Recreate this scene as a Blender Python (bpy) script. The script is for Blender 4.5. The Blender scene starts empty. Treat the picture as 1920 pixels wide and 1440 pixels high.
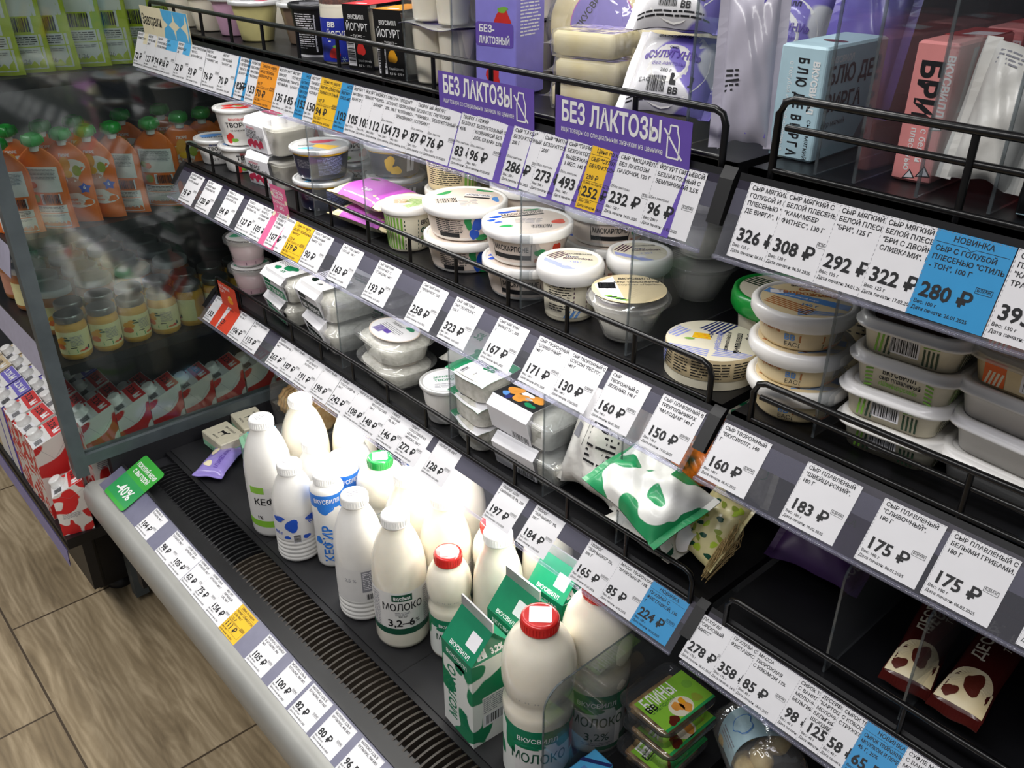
import bpy, math, random
from mathutils import Matrix, Vector
PI = math.pi
scene = bpy.context.scene
COL = scene.collection

# ------------------------------------------------------------------ camera
FPX = 1662.36                                   # focal length in pixels of the 1920x1440 frame
CAM_R = ((0.6649468, 0.35814268, -0.6554232), (0.74688985, -0.31750494, 0.58424838), (0.00114417, -0.87802302, -0.47861703))
CAM_P = Vector((0.0, 0.0, 1.46))
cam = bpy.data.cameras.new('camera')
cam.sensor_width = 36.0
cam.lens = 36.0 * FPX / 1920.0
cam.clip_start = 0.02
cam_o = bpy.data.objects.new('camera', cam)
COL.objects.link(cam_o)
cam_o.matrix_world = Matrix(((CAM_R[0][0], -CAM_R[0][1], -CAM_R[0][2], CAM_P[0]),
                             (CAM_R[1][0], -CAM_R[1][1], -CAM_R[1][2], CAM_P[1]),
                             (CAM_R[2][0], -CAM_R[2][1], -CAM_R[2][2], CAM_P[2]), (0, 0, 0, 1)))
# third column is the camera's back direction (minus the viewing direction)
R3 = Matrix(((0.6649468, 0.74688985, 0.00114417), (0.35814268, -0.31750494, -0.87802302), (-0.6554232, 0.58424838, -0.47861703)))
_r, _u, _b = R3[0], -R3[1], -R3[2]
cam_o.matrix_world = Matrix(((_r[0], _u[0], _b[0], CAM_P[0]), (_r[1], _u[1], _b[1], CAM_P[1]), (_r[2], _u[2], _b[2], CAM_P[2]), (0, 0, 0, 1)))
scene.camera = cam_o

# ------------------------------------------------------------------ light and exposure
scene.view_settings.view_transform = 'Standard'
scene.view_settings.look = 'None'
scene.view_settings.gamma = 1.0
scene.view_settings.use_curve_mapping = False
scene.view_settings.exposure = 0.0
world = bpy.data.worlds.new('store')
scene.world = world
world.use_nodes = True
world.node_tree.nodes['Background'].inputs[0].default_value = (0.93, 0.95, 1.0, 1)
world.node_tree.nodes['Background'].inputs[1].default_value = 0.15
def area(name, loc, size, power, rot=(0, 0, 0), col=(1, 1, 1), spread=PI):
    l = bpy.data.lights.new(name, 'AREA')
    l.shape = 'RECTANGLE'; l.size = size[0]; l.size_y = size[1]
    l.energy = power; l.color = col; l.spread = spread
    o = bpy.data.objects.new(name, l); COL.objects.link(o)
    o.location = loc; o.rotation_euler = rot
    return o
area('ceiling_lamp', (-1.3, -0.75, 2.95), (3.2, 0.35), 40, (0.35, 0, 0), (1.0, 0.98, 0.96))
area('ceiling_lamp', (0.7, -0.95, 2.95), (1.6, 0.35), 13, (0.35, 0, 0), (1.0, 0.98, 0.96))

area('ceiling_lamp', (-3.9, -0.75, 2.95), (1.4, 0.35), 20, (0.35, 0, 0), (1.0, 0.98, 0.96))  # extra lamp, added only to brighten the shelving beyond the glass panel

# ------------------------------------------------------------------ pixel to place
def ray(x, y):
    return R3.transposed() @ Vector(((x - 960) / FPX, (y - 720) / FPX, 1.0))
def onz(x, y, z):
    d = ray(x, y); return CAM_P + d * ((z - CAM_P[2]) / d[2])
def ony(x, y, Y):
    d = ray(x, y); return CAM_P + d * ((Y - CAM_P[1]) / d[1])
def onx(x, y, X):
    d = ray(x, y); return CAM_P + d * ((X - CAM_P[0]) / d[0])

# ------------------------------------------------------------------ materials
def lin(h):
    h = h.lstrip('#'); o = []
    for i in (0, 2, 4):
        c = int(h[i:i + 2], 16) / 255.0
        o.append(c / 12.92 if c <= 0.04045 else ((c + 0.055) / 1.055) ** 2.4)
    return (o[0], o[1], o[2], 1.0)
MATS = {}
def nt(name):
    m = bpy.data.materials.new(name); m.use_nodes = True
    t = m.node_tree; t.nodes.clear()
    out = t.nodes.new('ShaderNodeOutputMaterial')
    return m, t, out
def nd(t, kind, **kw):
    n = t.nodes.new(kind)
    for k, v in kw.items():
        if hasattr(n, k) and not k.startswith('i_'): setattr(n, k, v)
    return n
def M(name, hexc='ffffff', rough=0.45, metal=0.0, coat=0.0, vary=0.05, scale=60.0, spec=0.5, sss=0.0, bump=0.0):
    if name in MATS: return MATS[name]
    m, t, out = nt(name); L = t.links
    p = nd(t, 'ShaderNodeBsdfPrincipled')
    c = lin(hexc)
    tc = nd(t, 'ShaderNodeTexCoord'); nz = nd(t, 'ShaderNodeTexNoise')
    nz.inputs['Scale'].default_value = scale; nz.inputs['Detail'].default_value = 2.0
    L.new(tc.outputs['Object'], nz.inputs['Vector'])
    cr = nd(t, 'ShaderNodeValToRGB')
    cr.color_ramp.elements[0].position = 0.3; cr.color_ramp.elements[1].position = 0.7
    cr.color_ramp.elements[0].color = (c[0] * (1 - vary), c[1] * (1 - vary), c[2] * (1 - vary), 1)
    cr.color_ramp.elements[1].color = (min(1, c[0] * (1 + vary)), min(1, c[1] * (1 + vary)), min(1, c[2] * (1 + vary)), 1)
    L.new(nz.outputs['Fac'], cr.inputs['Fac']); L.new(cr.outputs['Color'], p.inputs['Base Color'])
    p.inputs['Roughness'].default_value = rough; p.inputs['Metallic'].default_value = metal
    p.inputs['Coat Weight'].default_value = coat; p.inputs['Coat Roughness'].default_value = 0.08
    p.inputs['Specular IOR Level'].default_value = spec
    if sss:
        p.inputs['Subsurface Weight'].default_value = sss; p.inputs['Subsurface Radius'].default_value = (0.02, 0.015, 0.01)
    if bump:
        b = nd(t, 'ShaderNodeBump'); b.inputs['Strength'].default_value = bump; b.inputs['Distance'].default_value = 0.004
        L.new(nz.outputs['Fac'], b.inputs['Height']); L.new(b.outputs['Normal'], p.inputs['Normal'])
    L.new(p.outputs['BSDF'], out.inputs['Surface'])
    MATS[name] = m; return m
def CLEAR(name, tint='ffffff', refl=1.0, haze=0.0, hazecol='ffffff', rough=0.04, wrinkle=0.0):
    """thin clear plastic or glass sheet: see-through, with a fresnel reflection and a little milky haze"""
    if name in MATS: return MATS[name]
    m, t, out = nt(name); L = t.links
    tr = nd(t, 'ShaderNodeBsdfTransparent'); tr.inputs[0].default_value = lin(tint)
    gl = nd(t, 'ShaderNodeBsdfGlossy'); gl.inputs['Roughness'].default_value = rough; gl.inputs['Color'].default_value = (1, 1, 1, 1)
    fr = nd(t, 'ShaderNodeLayerWeight'); fr.inputs['Blend'].default_value = 0.5
    pw = nd(t, 'ShaderNodeMath', operation='POWER'); pw.inputs[1].default_value = 4.5
    mu = nd(t, 'ShaderNodeMath', operation='MULTIPLY_ADD'); mu.inputs[1].default_value = 0.6 * min(refl, 1.6); mu.inputs[2].default_value = 0.035 * refl
    mu.use_clamp = True
    mix = nd(t, 'ShaderNodeMixShader')
    L.new(fr.outputs['Facing'], pw.inputs[0]); L.new(pw.outputs[0], mu.inputs[0]); L.new(mu.outputs[0], mix.inputs[0])
    base = tr.outputs[0]
    if haze:
        df = nd(t, 'ShaderNodeBsdfDiffuse'); df.inputs[0].default_value = lin(hazecol)
        m2 = nd(t, 'ShaderNodeMixShader'); m2.inputs[0].default_value = haze
        L.new(tr.outputs[0], m2.inputs[1]); L.new(df.outputs[0], m2.inputs[2]); base = m2.outputs[0]
    if wrinkle:
        tc = nd(t, 'ShaderNodeTexCoord'); nz = nd(t, 'ShaderNodeTexNoise'); nz.inputs['Scale'].default_value = 45.0
        b = nd(t, 'ShaderNodeBump'); b.inputs['Strength'].default_value = wrinkle; b.inputs['Distance'].default_value = 0.01
        L.new(tc.outputs['Object'], nz.inputs['Vector']); L.new(nz.outputs['Fac'], b.inputs['Height'])
        L.new(b.outputs['Normal'], gl.inputs['Normal']); L.new(b.outputs['Normal'], fr.inputs['Normal'])
    L.new(base, mix.inputs[1]); L.new(gl.outputs[0], mix.inputs[2]); L.new(mix.outputs[0], out.inputs['Surface'])
    MATS[name] = m; return m
def SPOTS(name, base, spot, scale=16.0, thr=0.52, rough=0.45, coat=0.0, stretch=(1, 1, 1), gradient=None, sharp=0.012):
    """two-colour printed cow-hide blotches from a thresholded noise"""
    if name in MATS: return MATS[name]
    m, t, out = nt(name); L = t.links
    p = nd(t, 'ShaderNodeBsdfPrincipled'); p.inputs['Roughness'].default_value = rough; p.inputs['Coat Weight'].default_value = coat
    tc = nd(t, 'ShaderNodeTexCoord'); mp = nd(t, 'ShaderNodeMapping'); mp.inputs['Scale'].default_value = stretch
    nz = nd(t, 'ShaderNodeTexNoise'); nz.inputs['Scale'].default_value = scale; nz.inputs['Detail'].default_value = 0.0; nz.inputs['Distortion'].default_value = 0.3
    cr = nd(t, 'ShaderNodeValToRGB')
    cr.color_ramp.elements[0].position = thr - sharp; cr.color_ramp.elements[1].position = thr + sharp
    cr.color_ramp.elements[0].color = lin(base); cr.color_ramp.elements[1].color = lin(spot)
    L.new(tc.outputs['Object'], mp.inputs[0]); L.new(mp.outputs[0], nz.inputs['Vector']); L.new(nz.outputs['Fac'], cr.inputs['Fac'])
    L.new(cr.outputs['Color'], p.inputs['Base Color']); L.new(p.outputs[0], out.inputs['Surface'])
    MATS[name] = m; return m
def MIXED(name, cols, scale=40.0, rough=0.6, coat=0.0, bump=0.3, detail=3.0, kind='noise', dist=0.004):
    """several colours blended by noise or cells: food surfaces, printed photographs"""
    if name in MATS: return MATS[name]
    m, t, out = nt(name); L = t.links
    p = nd(t, 'ShaderNodeBsdfPrincipled'); p.inputs['Roughness'].default_value = rough; p.inputs['Coat Weight'].default_value = coat
    tc = nd(t, 'ShaderNodeTexCoord')
    if kind == 'cells':
        nz = nd(t, 'ShaderNodeTexVoronoi'); nz.inputs['Scale'].default_value = scale; o = nz.outputs['Distance']
    else:
        nz = nd(t, 'ShaderNodeTexNoise'); nz.inputs['Scale'].default_value = scale; nz.inputs['Detail'].default_value = detail; o = nz.outputs['Fac']
    L.new(tc.outputs['Object'], nz.inputs['Vector'])
    cr = nd(t, 'ShaderNodeValToRGB'); e = cr.color_ramp.elements
    n = len(cols)
    while len(e) < n: e.new(0.5)
    for i, c in enumerate(cols):
        e[i].position = (0.3 + 0.4 * i / (n - 1)) if kind != 'cells' else i / (n - 1) * 0.75
        e[i].color = lin(c)
    L.new(o, cr.inputs['Fac']); L.new(cr.outputs['Color'], p.inputs['Base Color'])
    if bump:
        b = nd(t, 'ShaderNodeBump'); b.inputs['Strength'].default_value = bump; b.inputs['Distance'].default_value = dist
        L.new(o, b.inputs['Height']); L.new(b.outputs['Normal'], p.inputs['Normal'])
    L.new(p.outputs[0], out.inputs['Surface'])
    MATS[name] = m; return m

# ------------------------------------------------------------------ glyphs of the built-in font
GL = {}
def _mesh_of(s, off=0.0):
    c = bpy.data.curves.new('glyph', 'FONT'); c.body = s; c.resolution_u = 2; c.offset = off
    o = bpy.data.objects.new('glyph', c)
    m = bpy.data.meshes.new_from_object(o)
    v = [(q.co[0], q.co[1]) for q in m.vertices]; f = [tuple(q.vertices) for q in m.polygons]
    bpy.data.objects.remove(o); bpy.data.curves.remove(c); bpy.data.meshes.remove(m)
    return v, f
def _wd(s):
    v, f = _mesh_of(s); xs = [q[0] for q in v]; return max(xs) - min(xs)
_HH = _wd('HH')
def glyph(ch, b):
    k = (ch, b)
    if k not in GL:
        if ch == ' ': GL[k] = ([], [], 0.3)
        else:
            v, f = _mesh_of(ch, b)
            GL[k] = (v, f, _wd('H' + ch + 'H') - _HH)
    return GL[k]
def twidth(s, b=0.0): return sum(glyph(c, b)[2] for c in s)

# ------------------------------------------------------------------ mesh builder
EPS = 0.0003
class MB:
    def __init__(s): s.v = []; s.f = []; s.mi = []; s.sm = []; s.mats = []
    def mat(s, m):
        if isinstance(m, str): m = MATS[m]
        if m not in s.mats: s.mats.append(m)
        return s.mats.index(m)
    def add(s, vs, fs, m, smooth=False):
        n = len(s.v); i = s.mat(m)
        s.v.extend(vs); s.f.extend([tuple(a + n for a in q) for q in fs])
        s.mi.extend([i] * len(fs)); s.sm.extend([smooth] * len(fs)); return s
    def box(s, x0, y0, z0, x1, y1, z1, m):
        v = [(x, y, z) for z in (z0, z1) for y in (y0, y1) for x in (x0, x1)]
        return s.add(v, [(0, 2, 3, 1), (4, 5, 7, 6), (0, 1, 5, 4), (2, 6, 7, 3), (0, 4, 6, 2), (1, 3, 7, 5)], m)
    def loft(s, rings, m, cap0=True, cap1=True, smooth=True, close=True):
        n = len(rings[0]); v = [p for r in rings for p in r]; f = []
        for k in range(len(rings) - 1):
            for i in range(n if close else n - 1):
                j = (i + 1) % n
                f.append((k * n + i, k * n + j, (k + 1) * n + j, (k + 1) * n + i))
        s.add(v, f, m, smooth)
        if cap0: s.add(list(rings[0]), [tuple(reversed(range(n)))], m)
        if cap1: s.add(list(rings[-1]), [tuple(range(n))], m)
        return s
    def lathe(s, prof, m, n=28, cap0=True, cap1=True, c=(0, 0), smooth=True):
        """prof: (radius, z); sharp edges come from repeating a point"""
        seg = [[prof[0]]]
        for a in prof[1:]:
            if a == seg[-1][-1]: seg.append([a])
            else: seg[-1].append(a)
        seg = [q for q in seg if len(q) > 1]
        for q, pr in enumerate(seg):
            s.loft([[(c[0] + r * math.cos(2 * PI * i / n), c[1] + r * math.sin(2 * PI * i / n), z) for i in range(n)] for r, z in pr], m,
                   cap0 and q == 0, cap1 and q == len(seg) - 1, smooth)
        return s
    def rr(s, secs, m, cap0=True, cap1=True, smooth=True, k=5):
        """secs: (half width, half depth, corner radius, z)"""
        return s.loft([rring(a, b, r, z, k) for a, b, r, z in secs], m, cap0, cap1, smooth)
    def tube(s, path, r, m, n=6, closed=False):
        P = [Vector(p) for p in path]; rings = []; N = len(P)
        up = Vector((0.13, 0.21, 0.97))
        for i in range(N):
            a = P[i - 1] if (i > 0 or closed) else P[i]; b = P[(i + 1) % N] if (i < N - 1 or closed) else P[i]
            d = (b - a).normalized(); x = d.cross(up)
            if x.length < 0.1: x = d.cross(Vector((1, 0, 0)))
            x.normalize(); y = d.cross(x)
            rings.append([tuple(P[i] + (x * math.cos(2 * PI * q / n) + y * math.sin(2 * PI * q / n)) * r) for q in range(n)])
        if closed: rings.append(rings[0])
        return s.loft(rings, m, not closed, not closed, True)
    def surf(s, fn, nu, nv, m, smooth=True, flip=False):
        v = [tuple(fn(i / nu, j / nv)) for j in range(nv + 1) for i in range(nu + 1)]; f = []
        for j in range(nv):
            for i in range(nu):
                a = j * (nu + 1) + i; q = (a, a + 1, a + nu + 2, a + nu + 1)
                f.append(q[::-1] if flip else q)
        return s.add(v, f, m, smooth)
    # ---- print on a surface: mp(u, v, height) gives the point
    def rect(s, mp, u0, v0, u1, v1, m, l=0, nu=1, nv=1):
        return s.surf(lambda a, b: mp(u0 + (u1 - u0) * a, v0 + (v1 - v0) * b, EPS * (l + 1)), nu, nv, m, smooth=nu > 1)
    def rrect(s, mp, u0, v0, u1, v1, r, m, l=0):
        pts = [(u0 + (u1 - u0) / 2 + p[0], v0 + (v1 - v0) / 2 + p[1]) for p in rring((u1 - u0) / 2, (v1 - v0) / 2, r, 0, 4)]
        return s.poly(mp, pts, m, l)
    def poly(s, mp, pts, m, l=0):
        return s.add([tuple(mp(u, v, EPS * (l + 1))) for u, v in pts], [tuple(range(len(pts)))], m)
    def ell(s, mp, u, v, ru, rv, m, l=1, n=20, seed=None, rot=0.0):
        rnd = random.Random(seed); ph = [rnd.uniform(0, 6.28) for _ in range(3)]
        am = [0, 0, 0] if seed is None else [0.16, 0.12, 0.06]
        vs = [mp(u, v, EPS * (l + 1))]; f = []
        for k, q in enumerate((0.5, 1.0)):
            for i in range(n):
                t = 2 * PI * i / n
                rr = q * (1 + am[0] * math.sin(2 * t + ph[0]) + am[1] * math.sin(3 * t + ph[1]) + am[2] * math.sin(5 * t + ph[2]))
                a, b = ru * rr * math.cos(t), rv * rr * math.sin(t)
                vs.append(mp(u + a * math.cos(rot) - b * math.sin(rot), v + a * math.sin(rot) + b * math.cos(rot), EPS * (l + 1)))
        for i in range(n):
            j = (i + 1) % n
            f.append((0, 1 + i, 1 + j)); f.append((1 + i, 1 + n + i, 1 + n + j, 1 + j))
        return s.add([tuple(p) for p in vs], f, m)
    def text(s, mp, u, v, size, txt, m, al='l', bold=0.0, w=None, rot=0.0, l=2, sx=1.0):
        W = twidth(txt, bold) * size * sx
        if w and W > w: sx *= w / W; W = w
        x = {'l': 0, 'c': -W / 2, 'r': -W}[al]
        c, q = math.cos(rot), math.sin(rot); n0 = []; f0 = []
        for ch in txt:
            gv, gf, ad = glyph(ch, bold)
            k = len(n0)
            for a, b in gv:
                a = x + a * size * sx; b *= size
                n0.append(tuple(mp(u + a * c - b * q, v + a * q + b * c, EPS * (l + 1))))
            f0.extend([tuple(i + k for i in t) for t in gf])
            x += ad * size * sx
        return s.add(n0, f0, m)
    def para(s, mp, u, v, w, h, n, m, l=2, seed=1, fill=0.42):
        """n lines of print too small to read"""
        rnd = random.Random(seed); st = h / n
        for i in range(n):
            x = 0.0; end = w * (rnd.uniform(0.45, 1.0) if i == n - 1 else rnd.uniform(0.9, 1.0))
            y = v - (i + 0.5) * st
            while x < end:
                q = min(rnd.uniform(2.2, 6.0) * st * 0.6, end - x)
                s.rect(mp, u + x, y - st * fill / 2, u + x + q, y + st * fill / 2, m, l)
                x += q + st * 0.4
        return s
    def bars(s, mp, u, v, w, h, m='ink', bg='paper', l=1, seed=3, rot=False):
        rnd = random.Random(seed)
        if bg: s.rect(mp, u - w * .08, v - h * .12, u + w * 1.08, v + h * 1.08, bg, l)
        x = 0.0
        L = h if rot else w
        while x < L * 0.97:
            q = rnd.choice((1, 1, 2, 3)) * L / 62
            if rot: s.rect(mp, u, v + x, u + w, v + x + q, m, l + 1)
            else: s.rect(mp, u + x, v, u + x + q, v + h, m, l + 1)
            x += q + rnd.choice((1, 1, 2)) * L / 62
        return s
    def frame(s, mp, u0, v0, u1, v1, t, m, l=2):
        s.rect(mp, u0, v0, u1, v0 + t, m, l); s.rect(mp, u0, v1 - t, u1, v1, m, l)
        s.rect(mp, u0, v0 + t, u0 + t, v1 - t, m, l); s.rect(mp, u1 - t, v0 + t, u1, v1 - t, m, l)
        return s
    def build(s, name, parent=None):
        me = bpy.data.meshes.new(name)
        me.from_pydata(s.v, [], s.f)
        for m in s.mats: me.materials.append(m)
        me.polygons.foreach_set('material_index', s.mi); me.polygons.foreach_set('use_smooth', s.sm)
        me.update()
        o = bpy.data.objects.new(name, me); COL.objects.link(o)
        if parent is not None: o.parent = parent
        return o
def rring(a, b, r, z, k=5):
    r = max(1e-5, min(r, a, b)); o = []
    for cx, cy, t0 in ((a - r, b - r, 0), (-(a - r), b - r, PI / 2), (-(a - r), -(b - r), PI), (a - r, -(b - r), 1.5 * PI)):
        for i in range(k + 1):
            t = t0 + PI / 2 * i / k
            o.append((cx + r * math.cos(t), cy + r * math.sin(t), z))
    return o
def plane(o, ux, uy):
    o, ux, uy = Vector(o), Vector(ux).normalized(), Vector(uy).normalized(); n = ux.cross(uy)
    return lambda u, v, h=0.0: o + ux * u + uy * v + n * (h * 0.35)
def around(prof, r0, a0=-PI / 2):
    """wrap (arc length, height) round a lathe profile [(r, z)...] rising in z"""
    pr = sorted(set(prof), key=lambda q: q[1])
    def rad(z):
        for (ra, za), (rb, zb) in zip(pr, pr[1:]):
            if za <= z <= zb: return ra + (rb - ra) * ((z - za) / max(1e-9, zb - za))
        return pr[0][0] if z < pr[0][1] else pr[-1][0]
    def mp(u, v, h=0.0):
        a = a0 + u / r0; r = rad(v) + h
        return Vector((r * math.cos(a), r * math.sin(a), v))
    return mp

# ------------------------------------------------------------------ things
def tag(o, label, cat, group=None):
    o['label'] = label; o['category'] = cat
    if group: o['group'] = group
    return o
def empty(name, label=None, cat=None, loc=(0, 0, 0), rz=0.0, group=None, rot=None):
    o = bpy.data.objects.new(name, None); COL.objects.link(o); o.empty_display_size = 0.02
    o.location = loc; o.rotation_euler = rot or (0, 0, rz)
    if label: tag(o, label, cat, group)
    return o
def struct(o): o['kind'] = 'structure'; return o
KIDS = {}
def dup(root):
    r = root.copy(); COL.objects.link(r)
    for ch in list(root.children):
        c = ch.copy(); COL.objects.link(c); c.parent = r
        for g in list(ch.children):
            d = g.copy(); COL.objects.link(d); d.parent = c
    return r
PROTO = {}
def put(fn, name, label, cat, loc, rz=0.0, group=None, rot=None, **kw):
    """first call builds a thing with its parts, later calls with the same settings copy it"""
    key = (fn.__name__, name, tuple(sorted((k, str(v)) for k, v in kw.items())))
    if key in PROTO: r = dup(PROTO[key])
    else:
        r = empty(name); fn(r, **kw); PROTO[key] = r
    if 'group' in r.keys(): del r['group']
    tag(r, label, cat, group); r.location = loc; r.rotation_euler = rot or (0, 0, rz)
    return r
# ------------------------------------------------------------------ materials of the place
M('ink', '17171c', 0.6, vary=0); M('grey_ink', '8d8d95', 0.6, vary=0); M('white_ink', 'f6f6f6', 0.5, vary=0); M('paper', 'ecebef', 0.55, vary=0.015)
M('tag_blue', '2f97d3', 0.5, vary=0.03); M('tag_yellow', 'f2bf1c', 0.5, vary=0.03); M('tag_orange', 'f39a1e', 0.5, vary=0.03)
M('violet', '6a52b0', 0.45, vary=0.03); M('lilac', '8f82d0', 0.45, vary=0.03); M('pink_print', 'e8699a', 0.5); M('red_print', 'e0492f', 0.5); M('cream', 'efe3c3', 0.5, vary=0.02)
M('sky_blue', '55b4ea', 0.5); M('promo_green', '39a83c', 0.45, vary=0.02); M('promo_deep_green', '2c9a55', 0.45, vary=0.02)
M('black_plastic', '17171a', 0.42, vary=0.15, scale=25); M('black_steel', '131316', 0.38, vary=0.2, scale=18); M('dark_panel', '1b1b20', 0.55, vary=0.2, scale=8)
M('black_wire', '0c0c0e', 0.3); M('rail_dark', '2a2636', 0.3, vary=0.1); M('grey_frame', '50595e', 0.42, vary=0.12, scale=30, metal=0.3)
M('bumper_grey', '9d9d99', 0.38, vary=0.06, scale=12); M('rail_grey', '6f6f86', 0.3, vary=0.05); M('lilac_rail', '8480b8', 0.35, vary=0.08)
M('deck_black', '1d1d20', 0.5, vary=0.25, scale=14); M('grille_lit', '3a332c', 0.45, vary=0.25, scale=90); M('grille_black', '121214', 0.5)
CLEAR('clear_rail', 'f4f4ff', 1.0, 0.10, 'd8d8e8'); CLEAR('acrylic', 'eceef0', 1.1, 0.05, 'c8ccd0'); CLEAR('acrylic_edge', 'c0c6c8', 1.6, 0.35, '9aa2a6'); CLEAR('side_glass', 'dfe6e4', 1.4, 0.008, 'a8b4b8', rough=0.06)
M('lamp_white', 'f2f2ee', 0.4)

def floor_material():
    m, t, out = nt('wood_look_tiles'); L = t.links
    p = nd(t, 'ShaderNodeBsdfPrincipled'); tc = nd(t, 'ShaderNodeTexCoord')
    mp = nd(t, 'ShaderNodeMapping'); mp.inputs['Rotation'].default_value = (0, 0, 0); mp.inputs['Location'].default_value = (0.05, 0.15, 0)
    L.new(tc.outputs['Object'], mp.inputs[0])
    br = nd(t, 'ShaderNodeTexBrick'); br.offset = 0.5
    for k, v in (('Scale', 1.0), ('Mortar Size', 0.0028), ('Mortar Smooth', 0.3), ('Bias', 0.0), ('Brick Width', 0.61), ('Row Height', 0.30)): br.inputs[k].default_value = v
    br.inputs['Color1'].default_value = (0, 0, 0, 1); br.inputs['Color2'].default_value = (1, 1, 1, 1); br.inputs['Mortar'].default_value = (0.5, 0.5, 0.5, 1)
    L.new(mp.outputs[0], br.inputs['Vector'])
    # grain runs along x, shifted tile by tile
    add = nd(t, 'ShaderNodeVectorMath', operation='ADD'); sc = nd(t, 'ShaderNodeVectorMath', operation='MULTIPLY'); sc.inputs[1].default_value = (3.1, 7.7, 0)
    L.new(br.outputs['Color'], sc.inputs[0]); L.new(mp.outputs[0], add.inputs[0]); L.new(sc.outputs[0], add.inputs[1])
    m2 = nd(t, 'ShaderNodeMapping'); m2.inputs['Scale'].default_value = (1.6, 9.0, 1); L.new(add.outputs[0], m2.inputs[0])
    n1 = nd(t, 'ShaderNodeTexNoise'); n1.inputs['Scale'].default_value = 2.2; n1.inputs['Detail'].default_value = 6; n1.inputs['Roughness'].default_value = 0.62; n1.inputs['Distortion'].default_value = 0.9
    L.new(m2.outputs[0], n1.inputs['Vector'])
    wv = nd(t, 'ShaderNodeTexWave', wave_type='BANDS', bands_direction='Y'); wv.inputs['Scale'].default_value = 2.4; wv.inputs['Distortion'].default_value = 14.0; wv.inputs['Detail'].default_value = 3; wv.inputs['Detail Scale'].default_value = 0.8
    L.new(m2.outputs[0], wv.inputs['Vector'])
    mx = nd(t, 'ShaderNodeMath', operation='MULTIPLY_ADD'); mx.inputs[1].default_value = 0.10; L.new(wv.outputs['Fac'], mx.inputs[0]); L.new(n1.outputs['Fac'], mx.inputs[2])
    cr = nd(t, 'ShaderNodeValToRGB'); e = cr.color_ramp.elements
    e[0].position = 0.32; e[0].color = lin('7d6d54'); e[1].position = 0.78; e[1].color = lin('c6b394'); k = e.new(0.52); k.color = lin('9a886b')
    L.new(mx.outputs[0], cr.inputs['Fac'])
    mm = nd(t, 'ShaderNodeMix', data_type='RGBA'); L.new(br.outputs['Fac'], mm.inputs[0]); L.new(cr.outputs['Color'], mm.inputs[6]); mm.inputs[7].default_value = lin('4e4131')
    L.new(mm.outputs[2], p.inputs['Base Color'])
    p.inputs['Roughness'].default_value = 0.38
    b = nd(t, 'ShaderNodeBump'); b.inputs['Strength'].default_value = 0.25; b.inputs['Distance'].default_value = 0.002
    L.new(mx.outputs[0], b.inputs['Height']); L.new(b.outputs['Normal'], p.inputs['Normal'])
    L.new(p.outputs[0], out.inputs['Surface']); MATS['wood_look_tiles'] = m
floor_material(); M('wall_paint', 'b9bbb9', 0.8, vary=0.03)
b = MB(); b.surf(lambda u, v: (-6 + 9 * u, -3 + 5 * v, 0), 1, 1, 'wood_look_tiles'); struct(b.build('floor'))
b = MB(); b.box(-6, 1.25, 0, 3, 1.35, 3.2, 'wall_paint'); struct(b.build('wall_back'))

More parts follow.
